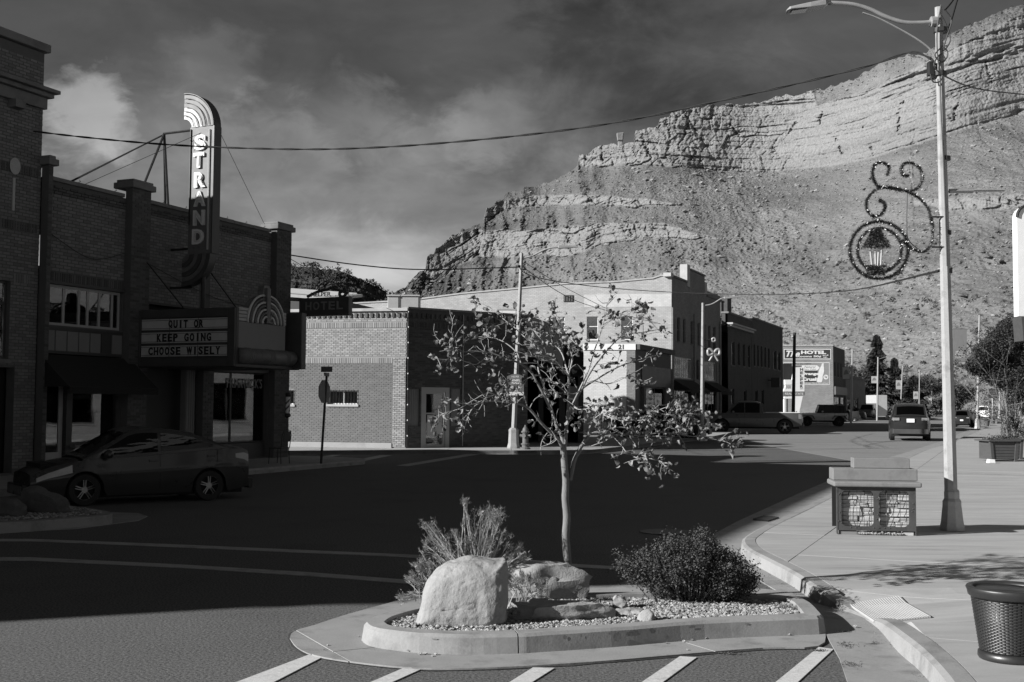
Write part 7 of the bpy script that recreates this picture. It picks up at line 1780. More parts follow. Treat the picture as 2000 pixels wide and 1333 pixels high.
# -- the young tree
T0 = G(1111, 1163, .12); tree = empty('young_tree', tuple(T0), 0, 'young tree with a thin pale trunk and sparse curled leaves in the island bed', 'tree'); kt = T0.y / F_PX
def tp3(px, py, dy=0): return P(px, py, T0.y + dy) - T0
main = [(1111, 1165), (1110, 1130), (1108, 1090), (1105, 1050), (1107, 1010), (1104, 975), (1105, 940), (1102, 905), (1100, 868)]
def wob_line(pts, rad, name, m_='bark', n=9, dy0=0, dy1=0, parent=tree, sub=5, rough=True):
    k = len(pts); V_ = [tp3(x, y, dy0 + (dy1 - dy0) * i / (k - 1)) for i, (x, y) in enumerate(pts)]; C_ = catmull(V_, sub); m2 = len(C_)
    rr_ = [(rad[0] + (rad[1] - rad[0]) * i / (m2 - 1)) * (1 + (.10 * mnoise.noise(Vector((i * .9, rad[0] * 99, 1))) if rough else 0)) for i in range(m2)]
    c = MB(); c.tube(C_, rr_, n); c.build(name, M[m_], parent, smooth=True); return C_, rr_
wob_line(main, (8.6 * kt, 6.2 * kt), 'trunk', n=14)
limbs = [  # points, r0, r1 (px), depth offset at the end, leafiness
    ([(1099, 875), (1090, 858), (1077, 846), (1055, 824), (1034, 799), (1018, 791), (1006, 787)], 6, 3.2, -.35, .5),
    ([(1006, 787), (994, 787), (966, 784), (946, 786), (928, 793), (915, 812), (907, 837)], 2.6, 1.0, -.5, 1),
    ([(1006, 787), (985, 779), (955, 768), (925, 782), (895, 800), (872, 806), (857, 815)], 2.4, .8, -.6, 1),
    ([(966, 772), (950, 778), (925, 790), (893, 787), (863, 781)], 1.8, .7, -.7, .5),
    ([(1100, 870), (1096, 850), (1088, 836), (1077, 799), (1068, 775), (1065, 762)], 5.5, 4, .25, .2),
    ([(1075, 800), (1060, 768), (1049, 748), (1038, 728), (1018, 712), (1000, 704), (987, 700), (965, 692), (944, 688), (920, 686), (894, 688), (874, 680), (856, 664)], 4.6, .9, -.3, .9),
    ([(960, 692), (948, 700), (930, 712), (912, 708), (895, 702), (870, 703), (842, 700)], 1.8, .6, -.4, 1.3),
    ([(1018, 712), (1010, 690), (990, 672), (970, 662), (950, 655), (935, 620)], 2.4, .8, .2, 1.2),
    ([(894, 688), (890, 665), (882, 650), (885, 632)], 1.2, .5, -.3, 1.2),
    ([(1065, 762), (1052, 725), (1050, 700), (1042, 672), (1020, 655), (1005, 640), (985, 625), (955, 600), (920, 585)], 3, .7, .5, 1.2),
    ([(1104, 870), (1106, 840), (1108, 818), (1110, 790), (1111, 760), (1111, 731)], 6, 4, .1, .2),
    ([(1111, 735), (1105, 715), (1099, 694), (1090, 680), (1077, 672), (1060, 665), (1040, 640), (1035, 605)], 3.0, .8, .4, 1.3),
    ([(1111, 735), (1100, 722), (1085, 705), (1070, 697), (1055, 697), (1035, 697)], 2.4, .9, -.4, 1.1),
    ([(1111, 731), (1116, 712), (1118, 700), (1112, 680), (1108, 663), (1098, 645), (1088, 620), (1080, 600)], 3.0, .7, -.2, 1.3),
    ([(1111, 755), (1098, 750), (1085, 735), (1080, 715), (1075, 700)], 2, .8, -.3, .8),
    ([(1106, 838), (1112, 810), (1120, 790), (1136, 762), (1148, 752), (1161, 744), (1192, 725), (1215, 714), (1238, 706), (1260, 700), (1285, 693)], 4.6, .8, .3, .9),
    ([(1136, 762), (1152, 730), (1167, 708), (1190, 680), (1211, 660), (1235, 652), (1254, 650), (1280, 645), (1305, 641)], 3.2, .7, .5, .9),
    ([(1118, 790), (1135, 755), (1150, 722), (1158, 694), (1168, 665), (1176, 641), (1182, 615), (1186, 592), (1195, 585)], 3, .5, -.1, .7),
    ([(1176, 641), (1195, 625), (1225, 615), (1245, 600), (1255, 600)], 1.3, .5, 0, 1.3),
    ([(1211, 660), (1222, 640), (1240, 622), (1262, 622), (1290, 650)], 1.3, .5, .3, 1.2),
    ([(1161, 744), (1185, 750), (1205, 745), (1230, 735), (1250, 742), (1262, 748)], 2, .6, -.2, 1.2),
    ([(1113, 938), (1117, 920), (1122, 899), (1130, 882), (1138, 868), (1149, 852)], 8, 5.5, .15, 0),
    ([(1149, 852), (1160, 845), (1176, 846), (1200, 850), (1223, 849), (1255, 852), (1290, 845), (1320, 848), (1345, 852), (1393, 858), (1431, 868)], 3.4, .6, -.2, 1.5),
    ([(1149, 852), (1152, 835), (1160, 820), (1178, 808), (1200, 815), (1215, 820), (1240, 822)], 3, .9, -.4, 1.6),
    ([(1176, 846), (1205, 835), (1240, 838), (1265, 828), (1295, 822), (1330, 815), (1352, 800)], 2.4, .7, .3, 2.2),
    ([(1240, 838), (1270, 812), (1290, 800), (1320, 790), (1340, 785)], 1.6, .6, -.2, 2.0),
    ([(1195, 850), (1215, 872), (1223, 883), (1240, 893), (1254, 899), (1268, 905), (1273, 922)], 1.6, .6, -.3, 1.5),
    ([(1240, 893), (1265, 896), (1285, 898), (1303, 915)], 1.1, .5, -.3, 1.3),
    ([(1138, 865), (1150, 872), (1165, 868), (1185, 860), (1195, 845)], 1.6, .6, -.1, 1.0),
    ([(1077, 799), (1079, 820), (1077, 835), (1066, 850), (1059, 861), (1056, 875), (1057, 891)], 1.8, .9, -.25, .1),
    ([(1060, 862), (1068, 868), (1078, 866), (1088, 858)], 1.0, .5, -.3, .2),
    ([(1034, 799), (1045, 780), (1065, 768), (1077, 762), (1090, 768)], 1.6, .7, .3, 1.0),
    ([(1136, 762), (1120, 770), (1100, 762), (1085, 750), (1068, 742)], 1.8, .7, -.4, 1.0),
    ([(1118, 793), (1130, 800), (1150, 798), (1165, 790), (1185, 792)], 1.6, .6, -.4, 1.4),
    ([(1049, 734), (1030, 740), (1012, 752), (1000, 765), (985, 757), (975, 745)], 1.6, .6, -.3, 1.2),
    ([(1028, 794), (1025, 775), (1015, 765), (1000, 760), (985, 768)], 1.3, .6, -.2, 1.0),
]
LEAFP = []
for (pts, r0_, r1_, dy, lv) in limbs:
    C_, rr_ = wob_line(pts, (r0_ * kt / 1.7, max(r1_ * kt / 1.6, .0028)), 'branch', 'bark' if r0_ > 3 else 'twig', n=8 if r0_ > 3 else 5, dy0=dy * .15, dy1=dy, sub=4)
    tot = sum((C_[i + 1] - C_[i]).length for i in range(len(C_) - 1))
    ntw = int(tot * 15 * (.4 + lv)); tws = MB()
    for _ in range(ntw):
        t = rnd.random() ** .55; i = min(int(t * (len(C_) - 1)), len(C_) - 2); p = C_[i].lerp(C_[i + 1], rnd.random()); dirr = (C_[i + 1] - C_[i]).normalized()
        d = (dirr * .5 + Vector((rnd.gauss(0, .6), rnd.gauss(0, .6), rnd.gauss(.12, .6)))).normalized(); L_ = rnd.uniform(.05, .2); q = [p]
        for s_ in range(3): d = (d + Vector((rnd.gauss(0, .3), rnd.gauss(0, .3), rnd.gauss(.05, .3)))).normalized(); q.append(q[-1] + d * L_ / 3)
        tws.tube(q, [.0032, .0026, .002, .0015], 4, cap=False)
        if rnd.random() < .48 * min(lv, 1.4) + .03:
            for _2 in range(rnd.randint(2, 4) if lv > 1.2 else rnd.randint(1, 3)): LEAFP.append((q[rnd.randint(2, 3)] + Vector((rnd.gauss(0, .018), rnd.gauss(0, .02), rnd.gauss(-.012, .018))), rnd.uniform(.024, .052)))
    if tws.v: tws.build('twigs', M['twig'], tree, kind='stuff')
    e = C_[-1]
    for _2 in range(int(3 * lv)): LEAFP.append((e + Vector((rnd.gauss(0, .03), rnd.gauss(0, .03), rnd.gauss(-.01, .03))), rnd.uniform(.03, .055)))
for (x_, y_, rx, ry, n_) in ((1300, 832, 75, 26, 90), (1215, 815, 45, 25, 55), (1120, 655, 40, 28, 55), (1055, 640, 45, 35, 60), (1130, 820, 40, 18, 26), (1395, 830, 25, 14, 12), (930, 655, 30, 20, 12), (1170, 790, 35, 20, 20), (1270, 905, 22, 14, 10), (950, 730, 60, 40, 18), (1180, 690, 50, 40, 24), (1010, 615, 40, 20, 16), (1230, 640, 60, 30, 20)):
    for _ in range(n_): LEAFP.append((tp3(x_ + rnd.gauss(0, rx * .5), y_ + rnd.gauss(0, ry * .55), rnd.gauss(0, .25)), rnd.uniform(.024, .052)))
def leaf_mesh(i):
    rs_ = random.Random(i); V_ = []; nx, ny = 5, 5; cup = rs_.uniform(.5, 1.6); curl = rs_.uniform(-2.2, 2.2); fold = rs_.uniform(.5, 2.2)
    out = [.0, .62, .82, .72, .42, .0]
    for j in range(6):
        t = j / 5
        for k in (-1, -.5, 0, .5, 1):
            w = (out[j] if j else .0) * .50; x = k * w; y = t - (abs(k) * .16 if j in (1,) else 0); z = fold * .45 * abs(x) + math.sin(t * 3.0) * cup * .18 + .13 * math.sin(k * 6 + t * 9 + i)
            an = curl * t; y2 = y * math.cos(an * .5); z2 = z + y * math.sin(an * .5); V_.append((x, y2, z2))
    F_ = []
    for j in range(5):
        for k in range(4): a = j * 5 + k; F_.append((a, a + 1, a + 6, a + 5))
    m_ = MB(); m_.add(V_, F_); me = m_.mesh('leaf', M['leaf']); me.shade_smooth(); return me, V_, F_
LM = [leaf_mesh(i) for i in range(9)]
LEAFP.sort(key=lambda q: -q[1])
rest = MB()
for i, (p, s_) in enumerate(LEAFP):
    rot = Matrix.Rotation(rnd.uniform(0, 6.28), 4, 'Z') @ Matrix.Rotation(rnd.gauss(-.9, .7), 4, 'X') @ Matrix.Rotation(rnd.gauss(0, .6), 4, 'Y')
    me, V_, F_ = LM[i % 9]; k = s_ * 1.25
    if i < 300:
        o = link('leaf', me, tree); o.matrix_local = Matrix.Translation(p) @ rot @ Matrix.Scale(k, 4)
    else:
        mt = Matrix.Translation(p) @ rot @ Matrix.Scale(k, 4); rest.add([mt @ Vector(v) for v in V_], F_)
rest.build('leaves', M['leaf'], tree, smooth=True, kind='stuff')
# -- left planter with boulders
lpx = [(-120, 1012), (-60, 1000), (0, 992), (100, 985), (208, 998), (212, 1006), (150, 1012), (80, 1017), (0, 1022), (-120, 1030)]
LP_ = catmull(poly_px(lpx[:5] + lpx[5:], .15) + [G(*lpx[0], .15)], 3)[:-1]
l0 = G(60, 1010, 0); li = empty('left_planter_island', tuple(l0), 0, 'shaded kerbed planter bed with boulders at the left edge before the parked sedan', 'planter')
c = MB(); c.prism([(p.x - l0.x, p.y - l0.y) for p in LP_], 0, .15); c.build('kerb', M['kerb'], li, bevel=.015)
ar_ = sum(LP_[i].x * LP_[(i + 1) % len(LP_)].y - LP_[(i + 1) % len(LP_)].x * LP_[i].y for i in range(len(LP_)))
IN = closed_offset(LP_, (1 if ar_ > 0 else -1) * .16); c = MB(); c.prism([(p.x - l0.x, p.y - l0.y) for p in IN], .151, .156); c.build('soil', M['soil'], li)
scatter_gravel('gravel', [(p.x, p.y) for p in IN], .156, .022, 2600, li, l0, M['gravel'], 9)
apx_ = [(150, 1018), (215, 1002), (270, 1004), (288, 1010), (270, 1018), (150, 1034), (0, 1042), (-120, 1050), (-120, 1030), (0, 1024)]
c = MB(); c.prism([(p.x, p.y) for p in poly_px(apx_, 0)], .002, .012); c.build('apron_slab', M['kerb'], kind='structure')
kl = l0.y / F_PX
a = rock('boulder', (60, 1006), (60 * kl, 30 * kl, 34 * kl), 31, 'big dark rounded boulder in the shaded left planter nearest the sedan', z0=.12, rough=.09, m_='boulder_shaded')
a = rock('boulder', (8, 1012), (34 * kl, 20 * kl, 26 * kl), 33, 'smaller boulder at the far left of the shaded planter', z0=.12, rough=.09, m_='boulder_shaded')
# == vehicles
def car(name, label, cat, loc, rot, L_, Wd, sill, wr, xr, xf, belt, roof, paint, sc_=1.0, doors=(), jeep=False, front_light=None, tail_light=None, rack=False, plate=False, wheel_m='alloy', box=None, cladding=False):
    o = empty(name, loc, rot, label, cat); o.scale = (sc_,) * 3; X0, X1 = -L_ / 2, L_ / 2
    ib = lambda t, arr: float(np.interp(t, [a[0] for a in arr], [a[1] for a in arr]))
    hw = Wd / 2
    def wx(x): return hw * (1 - .20 * (abs(x) / X1) ** (7 if jeep else 5))
    Ra = wr * 1.16
    def bottom(x):
        b = sill + (.08 * ((abs(x) - X1 * .8) / (X1 * .2)) if abs(x) > X1 * .8 else 0)
        for xw in (xr, xf):
            if abs(x - xw) < Ra: b = max(b, wr + math.sqrt(Ra * Ra - (x - xw) ** 2))
        return b
    def side(x, f, off=0):   # f 0..1 bottom->belt
        b, t = sill, ib(x, belt); z = b + (t - b) * f; bt = bottom(x)
        z = max(z, bt) if f < 1 else t
        zf = (z - b) / max(t - b, .01); y = wx(x) * (1 - .10 * max(0, zf - .55) ** 1.5 * 2 - .06 * max(0, .35 - zf) * 2 + .012 * math.exp(-((zf - .62) / .05) ** 2)); return y + off, z
    xs = sorted(set([X0 + L_ * i / 44 for i in range(45)] + [xw + Ra * math.cos(R(a)) for xw in (xr, xf) for a in range(0, 181, 15)]))
    fr = [0, .12, .25, .4, .55, .62, .7, .8, .9, 1]
    c = MB(); nrow = len(fr)
    for s_ in (-1, 1):
        vs = []
        for x in xs:
            for f in fr: y, z = side(x, f); vs.append((x, s_ * y, z))
        fs = [(i * nrow + j, (i + 1) * nrow + j, (i + 1) * nrow + j + 1, i * nrow + j + 1) for i in range(len(xs) - 1) for j in range(nrow - 1)]
        c.add(vs, fs if s_ < 0 else [f[::-1] for f in fs])
    vs = []          # hood, deck and shoulder surface
    for x in xs:
        y, z = side(x, 1); vs += [(x, -y, z), (x, -y * .5, z + .035), (x, 0, z + .045), (x, y * .5, z + .035), (x, y, z)]
    c.add(vs, [(i * 5 + j, (i + 1) * 5 + j, (i + 1) * 5 + j + 1, i * 5 + j + 1) for i in range(len(xs) - 1) for j in range(4)])
    for xe, sg in ((X0, -1), (X1, 1)):   # rounded nose and tail
        vs = []; rows = 8
        for j, f in enumerate(fr):
            y, z = side(xe, f)
            for k in range(rows + 1): t = -1 + 2 * k / rows; vs.append((xe + sg * .10 * (1 - t * t) * math.sin(math.pi * (.15 + .7 * f)), t * y, z + (.045 * (1 - t * t) if j == nrow - 1 else 0)))
        fs = [(j * (rows + 1) + k, j * (rows + 1) + k + 1, (j + 1) * (rows + 1) + k + 1, (j + 1) * (rows + 1) + k) for j in range(nrow - 1) for k in range(rows)]
        c.add(vs, [f[::-1] for f in fs] if sg < 0 else fs)
    body = c.build('body', M[paint], o, smooth=True, fix=True); md = body.modifiers.new('e', 'EDGE_SPLIT'); md.split_angle = R(40)
    c = MB(); c.box(X0 + .15, X1 - .15, -hw * .8, hw * .8, sill * .75, sill + .25); c.box(X0 + .2, X1 - .2, -hw * .62, hw * .62, sill + .251, ib(0, belt) - .12); c.build('underbody', M['interior'], o)
    ra, rb2 = roof[0][0], roof[-1][0]; rx = sorted(set([ra + (rb2 - ra) * i / 26 for i in range(27)] + [q[0] for q in roof]))
    zr = lambda x: max(ib(x, roof), ib(x, belt)); tum = .10 if jeep else .24
    def cab(x, f, off=0): zb_, zt_ = ib(x, belt), zr(x); z = zb_ + (zt_ - zb_) * f; return wx(x) * (.90 if not jeep else .97) - tum * (z - zb_) - .04 * max(0, f - .85) + off, z
    fr2 = [0, .3, .6, .85, 1]; c = MB()
    for s_ in (-1, 1):
        vs = [];
        for x in rx:
            for f in fr2: y, z = cab(x, f); vs.append((x, s_ * y, z))
        n5 = len(fr2); fs = [(i * n5 + j, (i + 1) * n5 + j, (i + 1) * n5 + j + 1, i * n5 + j + 1) for i in range(len(rx) - 1) for j in range(n5 - 1)]; c.add(vs, fs if s_ < 0 else [f[::-1] for f in fs])
    vs = []
    for x in rx: y, z = cab(x, 1); vs += [(x, -y, z), (x, -y * .6, z + .03), (x, 0, z + .04), (x, y * .6, z + .03), (x, y, z)]
    c.add(vs, [(i * 5 + j, (i + 1) * 5 + j, (i + 1) * 5 + j + 1, i * 5 + j + 1) for i in range(len(rx) - 1) for j in range(4)])
    cb_ = c.build('cabin', M[paint if not jeep else 'black'], o, smooth=True, fix=True); md = cb_.modifiers.new('e', 'EDGE_SPLIT'); md.split_angle = R(35)
    for (xa_, xb_) in doors:
        for s_ in (-1, 1):
            c = MB(); vs = []; nseg = 8
            for i in range(nseg + 1):
                x = xa_ + (xb_ - xa_) * i / nseg; zb_, zt_ = ib(x, belt), zr(x); h = zt_ - zb_; lo = .06 / max(h, .07); hi = max(1 - .075 / max(h, .08), lo + .02)
                y, z = cab(x, lo, .006); y2, z2 = cab(x, hi, .006); vs += [(x, s_ * y, z), (x, s_ * y2, z2)]
            fs = [(2 * i, 2 * i + 2, 2 * i + 3, 2 * i + 1) for i in range(nseg)]; c.add(vs, fs if s_ < 0 else [f[::-1] for f in fs]); c.build('side_window', M['carglass'], o)
        for s_ in (-1, 1):
            y, z = side(xa_ + .10, .86, .012); c = MB(); c.box(xa_ + .02, xa_ + .2, min(s_ * y, s_ * (y + .02)), max(s_ * y, s_ * (y + .02)), z - .015, z + .015); c.build('door_handle', M[paint], o)
            c = MB(); vs = []
            for f in (.12, .3, .5, .7, .9, 1): y, z = side(xa_ - .02, f, .002); vs += [(xa_ - .026, s_ * y, z), (xa_ - .014, s_ * y, z)]
            c.add(vs, [(2 * i, 2 * i + 1, 2 * i + 3, 2 * i + 2) for i in range(5)]); c.build('door_seam', M['interior'], o)
    for (pa, pb) in ((roof[-1], roof[-2]), (roof[0], roof[1])):
        c = MB(); vs = []
        for t in (.12, .88):
            x = pa[0] + (pb[0] - pa[0]) * t; y, z = cab(x, 1); nx_ = -(pb[1] - pa[1]) * (1 if pa[0] > pb[0] else -1) * -1; d = Vector(((1 if pa[0] > pb[0] else -1) * abs(pb[1] - pa[1]), 0, abs(pb[0] - pa[0]))).normalized() * .012
            for k in (-1, -.5, 0, .5, 1): vs.append((x + d.x, k * (y - .07), z + d.z + .04 * (1 - k * k)))
        c.add(vs, [(k, k + 1, k + 6, k + 5) for k in range(4)]); c.build('windscreen' if pa is roof[-1] else 'rear_window', M['carglass'], o)
    for xw in (xr, xf):
        for s_ in (-1, 1):
            yw = s_ * (wx(xw) - .12); c = MB(); c.lathe([(wr * .60, 0), (wr * .62, -.10), (wr * .95, -.105), (wr, -.06), (wr, .06), (wr * .95, .105), (wr * .62, .10), (wr * .60, 0)], 28, cap=False); mt = Matrix.Translation((xw, yw, wr)) @ Matrix.Rotation(R(90), 4, 'X'); c.xform(mt); t = c.build('wheel', M['tyre'], o, smooth=False, fix=True)
            c = MB(); c.lathe([(wr * .60, -.02), (wr * .6, .02), (wr * .1, .0)], 20); c.xform(mt); c.build('brake_disc', M['interior'], t)
            c = MB(); out = -s_ * .085
            ring_ = MB();
            n_r = 28
            for k in range(n_r):
                t0, t1 = 2 * math.pi * k / n_r, 2 * math.pi * (k + 1) / n_r; a_, b_ = wr * .68, wr * .61
                q = [(a_ * math.cos(t0), a_ * math.sin(t0)), (a_ * math.cos(t1), a_ * math.sin(t1)), (b_ * math.cos(t1), b_ * math.sin(t1)), (b_ * math.cos(t0), b_ * math.sin(t0))]
                c.add([(x, y, out) for x, y in q] + [(x, y, out * .6) for x, y in q], [(0, 1, 2, 3), (0, 3, 7, 4), (2, 1, 5, 6)])
            for k in range(5):
                t0 = 2 * math.pi * k / 5 + .3
                for dt in (-.14, .14):
                    a_ = Vector((math.cos(t0 + dt * .9), math.sin(t0 + dt * .9), 0)) * wr * .64; b_ = Vector((math.cos(t0 + dt * 2.2), math.sin(t0 + dt * 2.2), 0)) * wr * .17
                    c.tube([b_ + Vector((0, 0, out * .85)), a_ + Vector((0, 0, out * .92))], [wr * .05, wr * .035], 5)
            c.tube([(0, 0, out * .5), (0, 0, out * .95)], wr * .2, 12); c.xform(mt); c.build('rim', M[wheel_m], t, fix=True)
    def patch(xa_, xb_, fa_, fb2, m_, nm):
        for s_ in (-1, 1):
            c = MB(); vs = []
            for i in range(7):
                x = xa_ + (xb_ - xa_) * i / 6; t = i / 6; lo = fa_[0] + (fa_[1] - fa_[0]) * t; hi = fb2[0] + (fb2[1] - fb2[0]) * t
                y, z = side(x, lo, .008); y2, z2 = side(x, hi, .008); vs += [(x, s_ * y, z), (x, s_ * y2, z2)]
            fs = [(2 * i, 2 * i + 2, 2 * i + 3, 2 * i + 1) for i in range(6)]; c.add(vs, fs if s_ < 0 else [f[::-1] for f in fs]); c.build(nm, M[m_], o)
    if front_light: patch(*front_light, 'lampglass', 'headlight')
    if tail_light: patch(*tail_light, 'tail', 'tail_light')
    for s_ in (-1, 1):   # mirrors
        xm_ = roof[-1][0] - .45; y, z = cab(xm_, 0.1); c = MB(); c.lathe([(.03, -.08), (.085, -.05), (.085, .05), (.03, .08)], 8); c.xform(Matrix.Translation((xm_, s_ * (y + .14), z + .06)) @ Matrix.Rotation(R(90), 4, 'X')); c.box(xm_ - .02, xm_ + .02, min(s_ * y, s_ * (y + .08)), max(s_ * y, s_ * (y + .08)), z, z + .03); c.build('mirror', M[paint], o, smooth=False)
    for xe, sg in ((X0, -1), (X1, 1)):
        c = MB(); y, z = side(xe, .2); a_, b_ = sorted((xe + sg * .02, xe + sg * .13)); c.box(a_, b_, -y * .92, y * .92, sill + .02, sill + .2 + .04); c.build('bumper', M['trim_dark' if cladding or jeep else paint], o, bevel=.03)
    if plate:
        c = MB(); c.box(X0 - .125, X0 - .115, -.16, .16, sill + .48, sill + .64); c.build('number_plate', M['white_paint'], o)
    return o, side, cab, ib
M['paint_dark'] = car_paint('dark_car_paint', .028); M['paint_mid'] = car_paint('mid_grey_car_paint', .07); M['paint_black'] = car_paint('black_car_paint', .02); M['paint_light'] = car_paint('light_grey_car_paint', .6); M['paint_white'] = car_paint('white_car_paint', .75)
sedan_belt = [(-2.2, .98), (-2.05, 1.05), (-1.6, 1.06), (-.6, .98), (.4, .92), (1.0, .90), (1.45, .84), (1.9, .74), (2.2, .60)]
sedan_roof = [(-1.75, 1.06), (-1.0, 1.36), (-.5, 1.45), (0, 1.475), (.3, 1.45), (1.25, .90)]
pr_, pf_ = G(404, 978), G(160, 989)
ctr = (pr_ + pf_) / 2; d = (pf_ - pr_); rz = math.atan2(d.y, d.x); WB = d.length; sc_ = WB / 2.49
dn = Vector((-d.y, d.x, 0)).normalized();
side_ = dn if dn.y > 0 else -dn; ctr2 = ctr + side_ * .78 * sc_
o, side, cab, ib = car('sedan', 'dark four-door sedan with bright alloy wheels parked before the theatre', 'car', (ctr2.x - d.normalized().x * .0, ctr2.y, 0), rz, 4.36, 1.72, .19, .31, -1.28, 1.21, sedan_belt, sedan_roof, 'paint_dark', sc_, [(-1.42, -.28), (-.22, .95)],
    front_light=(1.45, 2.08, (.70, .62), (.93, .78)), tail_light=(-2.17, -1.85, (.72, .78), (.92, .88)))
pk_belt = [(-2.95, 1.18), (-2.8, 1.24), (-.8, 1.24), (-.75, 1.2), (1.3, 1.2), (1.5, 1.2), (2.3, 1.16), (2.8, 1.08), (2.95, .95)]
pk_roof = [(-.75, 1.2), (-.55, 1.84), (-.3, 1.92), (.5, 1.93), (.75, 1.9), (1.5, 1.2)]
pr_, pf_ = G(1519, 842), G(1401, 855); ctr = (pr_ + pf_) / 2
w0_ = 118 * ctr.y / F_PX
o, *_ = car('pickup_truck', 'grey crew-cab pickup truck with covered bed nosed in on the left kerb', 'pickup truck', tuple(ctr * (1 + .9 / ctr.y)), R(180 - 12), 5.9, 2.0, .42, .43, -1.95, 1.75, pk_belt, pk_roof, 'paint_mid', w0_ / 3.62, [(-.5, .35), (.40, 1.2)],
    front_light=(2.45, 2.9, (.62, .6), (.9, .88)), tail_light=(-2.93, -2.75, (.6, .6), (.95, .95)), cladding=True)
c = MB(); c.box(-2.85, -.85, -.86, .86, 1.25, 1.30); c.xform(Matrix.Identity(4)); c.build('bed_cover', M['paint_light'], o, bevel=.03)
jb = [(-2.0, 1.12), (-1.95, 1.14), (.55, 1.14), (1.9, 1.10), (2.0, 1.0)]; jr = [(-1.95, 1.15), (-1.9, 1.80), (-1.0, 1.84), (.3, 1.84), (.55, 1.14)]
pj = G(1606, 833); kj = pj.y / F_PX; scj = 98 * kj / 4.35
o, *_ = car('off_road_vehicle', 'boxy light grey off-road vehicle with black roof and spare wheel beside the hotel', 'car', tuple(pj * (1 + 1 / pj.y)), R(180 - 8), 4.2, 1.85, .5, .40, -1.35, 1.35, jb, jr, 'paint_light', scj, [(-1.75, -1.0), (-.9, -.15), (-.05, .42)], jeep=True, tail_light=(-1.99, -1.9, (.6, .6), (.8, .8)), wheel_m='steel')
for xw in (-1.35, 1.35):
    for s_ in (-1, 1): c = MB(); c.xz_prism([(xw - .62, .62), (xw - .45, .93), (xw + .45, .93), (xw + .66, .62), (xw + .58, .62), (xw + .40, .87), (xw - .40, .87), (xw - .54, .62)], 0, .24); c.xform(Matrix.Translation((0, (-1.12 if s_ < 0 else .88), 0))); c.build('fender_flare', M['trim_dark'], o, fix=True)
c = MB(); c.lathe([(.38, -.1), (.38, .1), (.2, .12)], 18); c.xform(Matrix.Translation((-2.18, 0, 1.0)) @ Matrix.Rotation(R(90), 4, 'Y')); c.build('spare_wheel', M['tyre'], o)
sb_ = [(-2.3, 1.05), (-2.2, 1.12), (-1.0, 1.06), (.6, 1.0), (1.2, .98), (1.9, .88), (2.3, .7)]; sr_ = [(-2.22, 1.13), (-1.85, 1.62), (-1.5, 1.68), (-.4, 1.7), (.3, 1.66), (1.2, .98)]
ps_ = G(1768, 862); kS = ps_.y / F_PX; scs = 78 * kS / 1.84
def rear_kit(o, X0, w, z_gl0, z_gl1, zpl, lights_z, x_gl=None, tail='tail'):
    for s_ in (-1, 1):
        c = MB(); a_, b_ = sorted((s_ * w * .60, s_ * w * .93)); c.box(X0 - .085, X0 - .02, a_, b_, lights_z, lights_z + .13); c.build('tail_light', M[tail], o, bevel=.01)
    c = MB(); c.box(X0 - .125, X0 - .10, -.17, .17, zpl, zpl + .17); c.build('number_plate', M['white_paint'], o)
o, *_ = car('estate_car', 'dark estate car seen from behind in the right-hand lane', 'car', tuple(ps_ + ST * 2.3 * scs), ST_ANG + R(6), 4.6, 1.84, .30, .36, -1.35, 1.4, sb_, sr_, 'paint_black', scs, [(-1.7, -1.15), (-1.05, -.15), (-.08, .85)], tail_light=(-2.29, -2.0, (.80, .8), (.95, .95)))
rear_kit(o, -2.3, .8, 1.15, 1.5, .86, .94)
for s_ in (-1, 1): c = MB(); c.tube([(-1.6, s_ * .62, 1.72), (-1.5, s_ * .62, 1.77), (.1, s_ * .62, 1.77), (.2, s_ * .62, 1.71)], .018, 5); c.build('roof_rail', M['black'], o)
c = MB(); c.box(-2.44, -2.38, -.78, .78, .33, .55); c.build('rear_valance', M['trim_dark'], o, bevel=.02)
vb = [(-2.3, 1.15), (-2.2, 1.2), (1.2, 1.1), (1.9, 1.0), (2.3, .8)]; vr = [(-2.24, 1.2), (-2.1, 1.85), (-1.8, 1.9), (.2, 1.9), (.5, 1.85), (1.3, 1.1)]
pv = G(1880, 835); scv = 34 * pv.y / F_PX / 1.95
o, *_ = car('dark_van', 'square-backed dark van parked at the right kerb behind the near lamp', 'van', tuple(pv + ST * 2.3 * scv), ST_ANG + R(-2), 4.6, 1.95, .3, .36, -1.4, 1.4, vb, vr, 'paint_black', scv, [(-1.9, -1.0), (-.9, 0)]); rear_kit(o, -2.3, .85, 0, 0, .7, 1.0)
pw = G(1921, 820); scw = 27 * pw.y / F_PX / 1.95
o, *_ = car('white_suv', 'white off-roader seen from behind beyond the litter bin', 'car', tuple(pw + ST * 2.3), ST_ANG, 4.6, 1.95, .35, .38, -1.4, 1.4, vb, vr, 'paint_white', scw, [(-1.9, -1.0), (-.9, 0)]); rear_kit(o, -2.3, .85, 0, 0, .7, 1.0)
